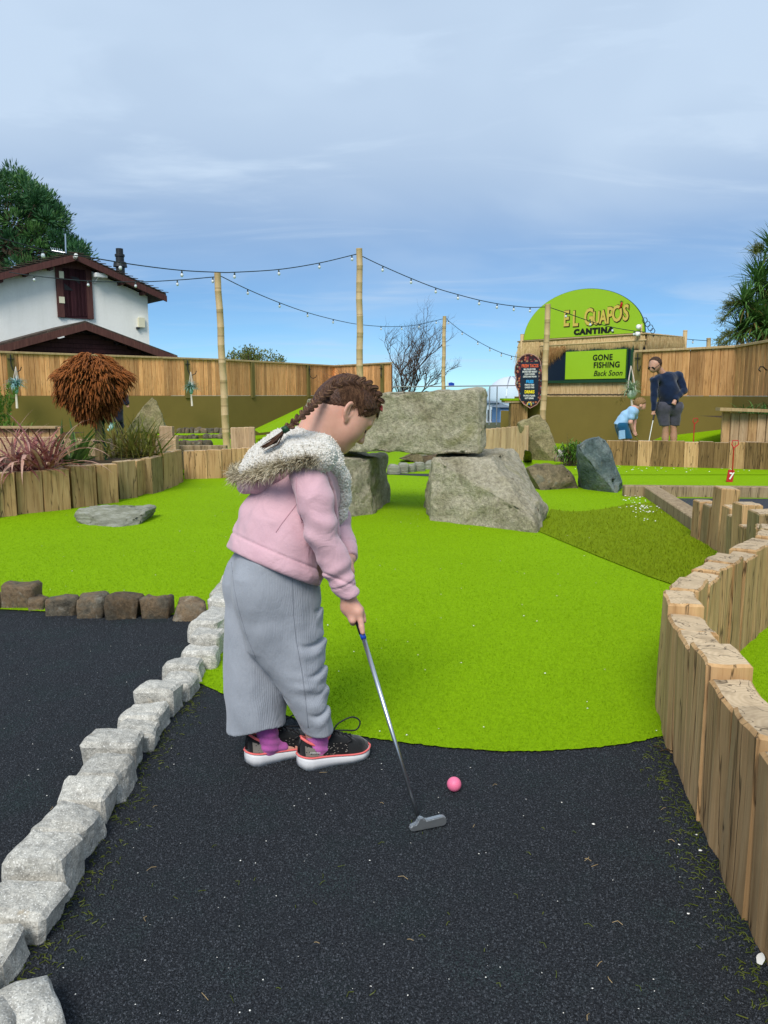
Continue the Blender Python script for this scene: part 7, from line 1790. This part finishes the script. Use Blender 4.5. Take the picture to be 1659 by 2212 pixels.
MB().tube([bot, Vector(h_)-dd_*.10], .007, 6).build('shaft', WHITEP, p2); MB().tube([Vector(h_)-dd_*.12, Vector(h_), top_], .014, 6).build('grip', BLACKP, p2); MB().box(bot+Vector((-.03, 0, -.01)), (.11, .03, .03), None, .006).build('head', ZINC, p2)
# the boy
Ym = 13.7
bo = thing('person', 'boy in a light blue T-shirt and teal shorts bending over his putter', 'person', (q_(1350, 975)[0], Ym, .02))
hc2 = q_(1383, 873, -.02); hp0 = q_(1343, 918); sh0 = q_(1368, 886); fb = np.array([.72, -.25, -.65]); fb /= np.linalg.norm(fb)
bsR, bsL = q_(1366, 890, -.12), q_(1372, 888, .12); beR, beL = q_(1362, 912, -.14), q_(1370, 912, .06); bwR, bwL = q_(1368, 932, -.06), q_(1370, 930, .0)
bkR, bkL = q_(1356, 950, -.06), q_(1348, 950, .08); baR, baL = q_(1349, 978, -.06), q_(1341, 977, .08)
def f_boy(P):
    f = chain(P, [hp0, q_(1354, 900), sh0], [.095, .09, .085], .06); f = smin(f, cone(P, sh0, hc2, .05, .045), .03); f = smin(f, ell(P, hc2, (.095, .085, .10)), .03); f = smin(f, ell(P, hc2+fb*.05+np.array([0, 0, -.025]), (.05, .05, .055)), .03)
    f = smin(f, cone(P, hc2+fb*.09, hc2+fb*.105+np.array([0, 0, -.012]), .010, .012), .012); f = smin(f, ell(P, hc2+np.array([-.015, -.085, -.025]), (.026, .014, .032)), .008)
    for c in ((bsR, beR, bwR), (bsL, beL, bwL)): f = smin(f, chain(P, c, [.042, .036, .027]), .02)
    for w in (bwR, bwL):
        t = np.array([.45, 0, -.9]); f = smin(f, cone(P, w, w+t*.05, .025, .026), .015)
        for k in range(4): b_ = w+t*.055+np.array([0, .012*(k-1.5), 0]); f = smin(f, chain(P, [b_, b_+t*.025+np.array([.012, 0, 0]), b_+t*.03-np.array([.01, 0, 0])], [.009, .008, .007], .003), .005)
    for c in ((hp0+np.array([0, -.06, -.03]), bkR, baR), (hp0+np.array([0, .06, -.03]), bkL, baL)): f = smin(f, chain(P, c, [.07, .05, .034]), .03)
    for a_ in (baR, baL): f = smin(f, cone(P, a_+np.array([0, 0, -.03]), a_+np.array([.11, -.04, -.045]), .03, .022), .02)
    return f
lo, hi = box_of([hc2, baR, baL, hp0, bsR, bsL, bwR], .17); implicit('body', f_boy, lo, hi, .0085, SKIN, bo)
def f_tee(P):
    f = chain(P, [q_(1341, 917), q_(1353, 902), q_(1367, 888)], [.118, .112, .098], .06); f = smin(f, cone(P, bsR, bsL, .062, .062), .05)
    for c in ((bsR, beR), (bsL, beL)): f = smin(f, cone(P, c[0], c[0]+(c[1]-c[0])*.52, .062, .058), .03)
    t = (sh0-hp0)/np.linalg.norm(sh0-hp0); f = f+.004*np.sin(P[:, 0]*40+P[:, 2]*28)+.003*nz(P, 30); f = smax(f, -((P-q_(1341, 920))@np.array([.25, 0, .97])), .012); return smax(f, (P-q_(1376, 880))@t, .01)
implicit('t_shirt', f_tee, lo, hi, .0085, SKYC, bo)
def f_bs(P):
    f = smin(cone(P, hp0+np.array([0, -.05, -.02]), bkR, .108, .085), cone(P, hp0+np.array([0, .05, -.02]), bkL, .108, .085), .03)+.004*nz(P, 30); return smax(smax(f, q_(1345, 947)[2]-P[:, 2], .01), P[:, 2]-q_(1340, 912)[2], .02)
implicit('shorts', f_bs, lo, hi, .0085, BOYSH, bo)
Pw = [q_(1338, 931, -.175), q_(1350, 929, -.178), q_(1351, 947, -.165), q_(1338, 949, -.165)]; mobj('side_panel', Pw+[p+np.array([0, .05, 0]) for p in Pw], [(0, 1, 2, 3), (7, 6, 5, 4), (0, 4, 5, 1), (1, 5, 6, 2), (2, 6, 7, 3), (3, 7, 4, 0)], SKYC, bo)
def f_bh(P):
    f = ell(P, hc2+np.array([-.006, 0, .022]), (.107, .098, .098)); q = P-hc2; return smax(f+.003*nz(P, 110), (q@fb)*.75-q[:, 2]*.66-.030, .015)
implicit('hair', f_bh, hc2-.16, hc2+.16, .0065, HAIRB, bo)
for a_ in (baR, baL): implicit('shoe', lambda P, a_=a_: cone(P, a_+np.array([-.01, 0, -.035]), a_+np.array([.12, -.04, -.045]), .038, .03), a_-.12, a_+.22, .010, BLACKP, bo)
p3 = thing('putter', 'child putter pointing down in the boy\'s hands', 'putter', G(1380, 962, .03)); h_ = bwR+np.array([.02, .04, -.05]); b_ = Vector(q_(1384, 956, -.02)); d_ = (b_-Vector(h_)).normalized()
MB().tube([Vector(h_)-d_*.12, Vector(h_)+d_*.06], .012, 6).build('grip', BLACKP, p3); MB().tube([Vector(h_)+d_*.05, Vector(h_)+d_*.30], .006, 6).build('shaft', METAL, p3); MB().box(Vector(h_)+d_*.31, (.08, .02, .022), None, .004).build('head', ZINC, p3)
# child half hidden behind the rust brown tree
Ym = 12.6
ch = thing('person', 'child in dark navy clothes and pale teal shoes half hidden behind the brown tree', 'person', (q_(245, 950)[0], Ym, .3))
hc3 = q_(236, 812); 
def f_ch(P):
    f = chain(P, [q_(246, 885), q_(243, 858), q_(240, 838)], [.10, .09, .08], .05); f = smin(f, cone(P, q_(239, 832), hc3, .045, .045), .02); f = smin(f, ell(P, hc3, (.09, .09, .105)), .02)
    f = smin(f, chain(P, [q_(255, 842), q_(268, 856), q_(273, 872)], [.04, .034, .026]), .02); f = smin(f, chain(P, [q_(228, 842), q_(215, 858), q_(212, 872)], [.04, .034, .026]), .02)
    f = smin(f, chain(P, [q_(240, 888), q_(195, 895), q_(236, 908)], [.06, .05, .035]), .02); f = smin(f, chain(P, [q_(254, 890, .05), q_(258, 920, .05), q_(258, 950, .1)], [.06, .05, .035]), .02)
    for k in range(4): f = smin(f, cone(P, q_(273+k*1.4, 872), q_(274+k*1.4, 879), .012, .009), .006)
    return f
lo, hi = box_of([hc3, q_(190, 900), q_(280, 955)], .15); implicit('body', f_ch, lo, hi, .011, SKIN, ch)
def f_coat(P):
    f = chain(P, [q_(250, 905), q_(247, 880), q_(243, 856), q_(241, 842)], [.12, .125, .11, .09], .05); f = smin(f, chain(P, [q_(255, 842), q_(269, 857), q_(273, 870)], [.062, .056, .045]), .03); f = smin(f, chain(P, [q_(228, 842), q_(215, 858), q_(212, 870)], [.06, .055, .045]), .03)
    return smax(f+.006*nz(P, 26), q_(250, 912)[2]-P[:, 2], .02)
implicit('coat', f_coat, lo, hi, .011, NAVYD, ch)
implicit('trousers', lambda P: smin(chain(P, [q_(242, 886), q_(196, 894), q_(235, 907)], [.088, .074, .056]), chain(P, [q_(254, 890, .05), q_(258, 920, .05), q_(258, 950, .1)], [.085, .07, .055]), .02)+.004*nz(P, 28), lo, hi, .011, NAVYD, ch)
TEALS = plain('pale_teal_shoe', (.42, .66, .66), .6, .3, .1)
implicit('shoe', lambda P: smin(cone(P, q_(250, 905), q_(237, 928), .042, .036), cone(P, q_(240, 908), q_(250, 905), .045, .042), .03), lo, hi, .009, TEALS, ch)
implicit('shoe', lambda P: cone(P, q_(256, 957, .12), q_(270, 958, .05), .045, .035), lo, hi+.1, .010, TEALS, ch)
MB().box(q_(250, 868, -.15), (.14, .01, .06), None, .004).build('shirt_hem', WHITEL, ch)
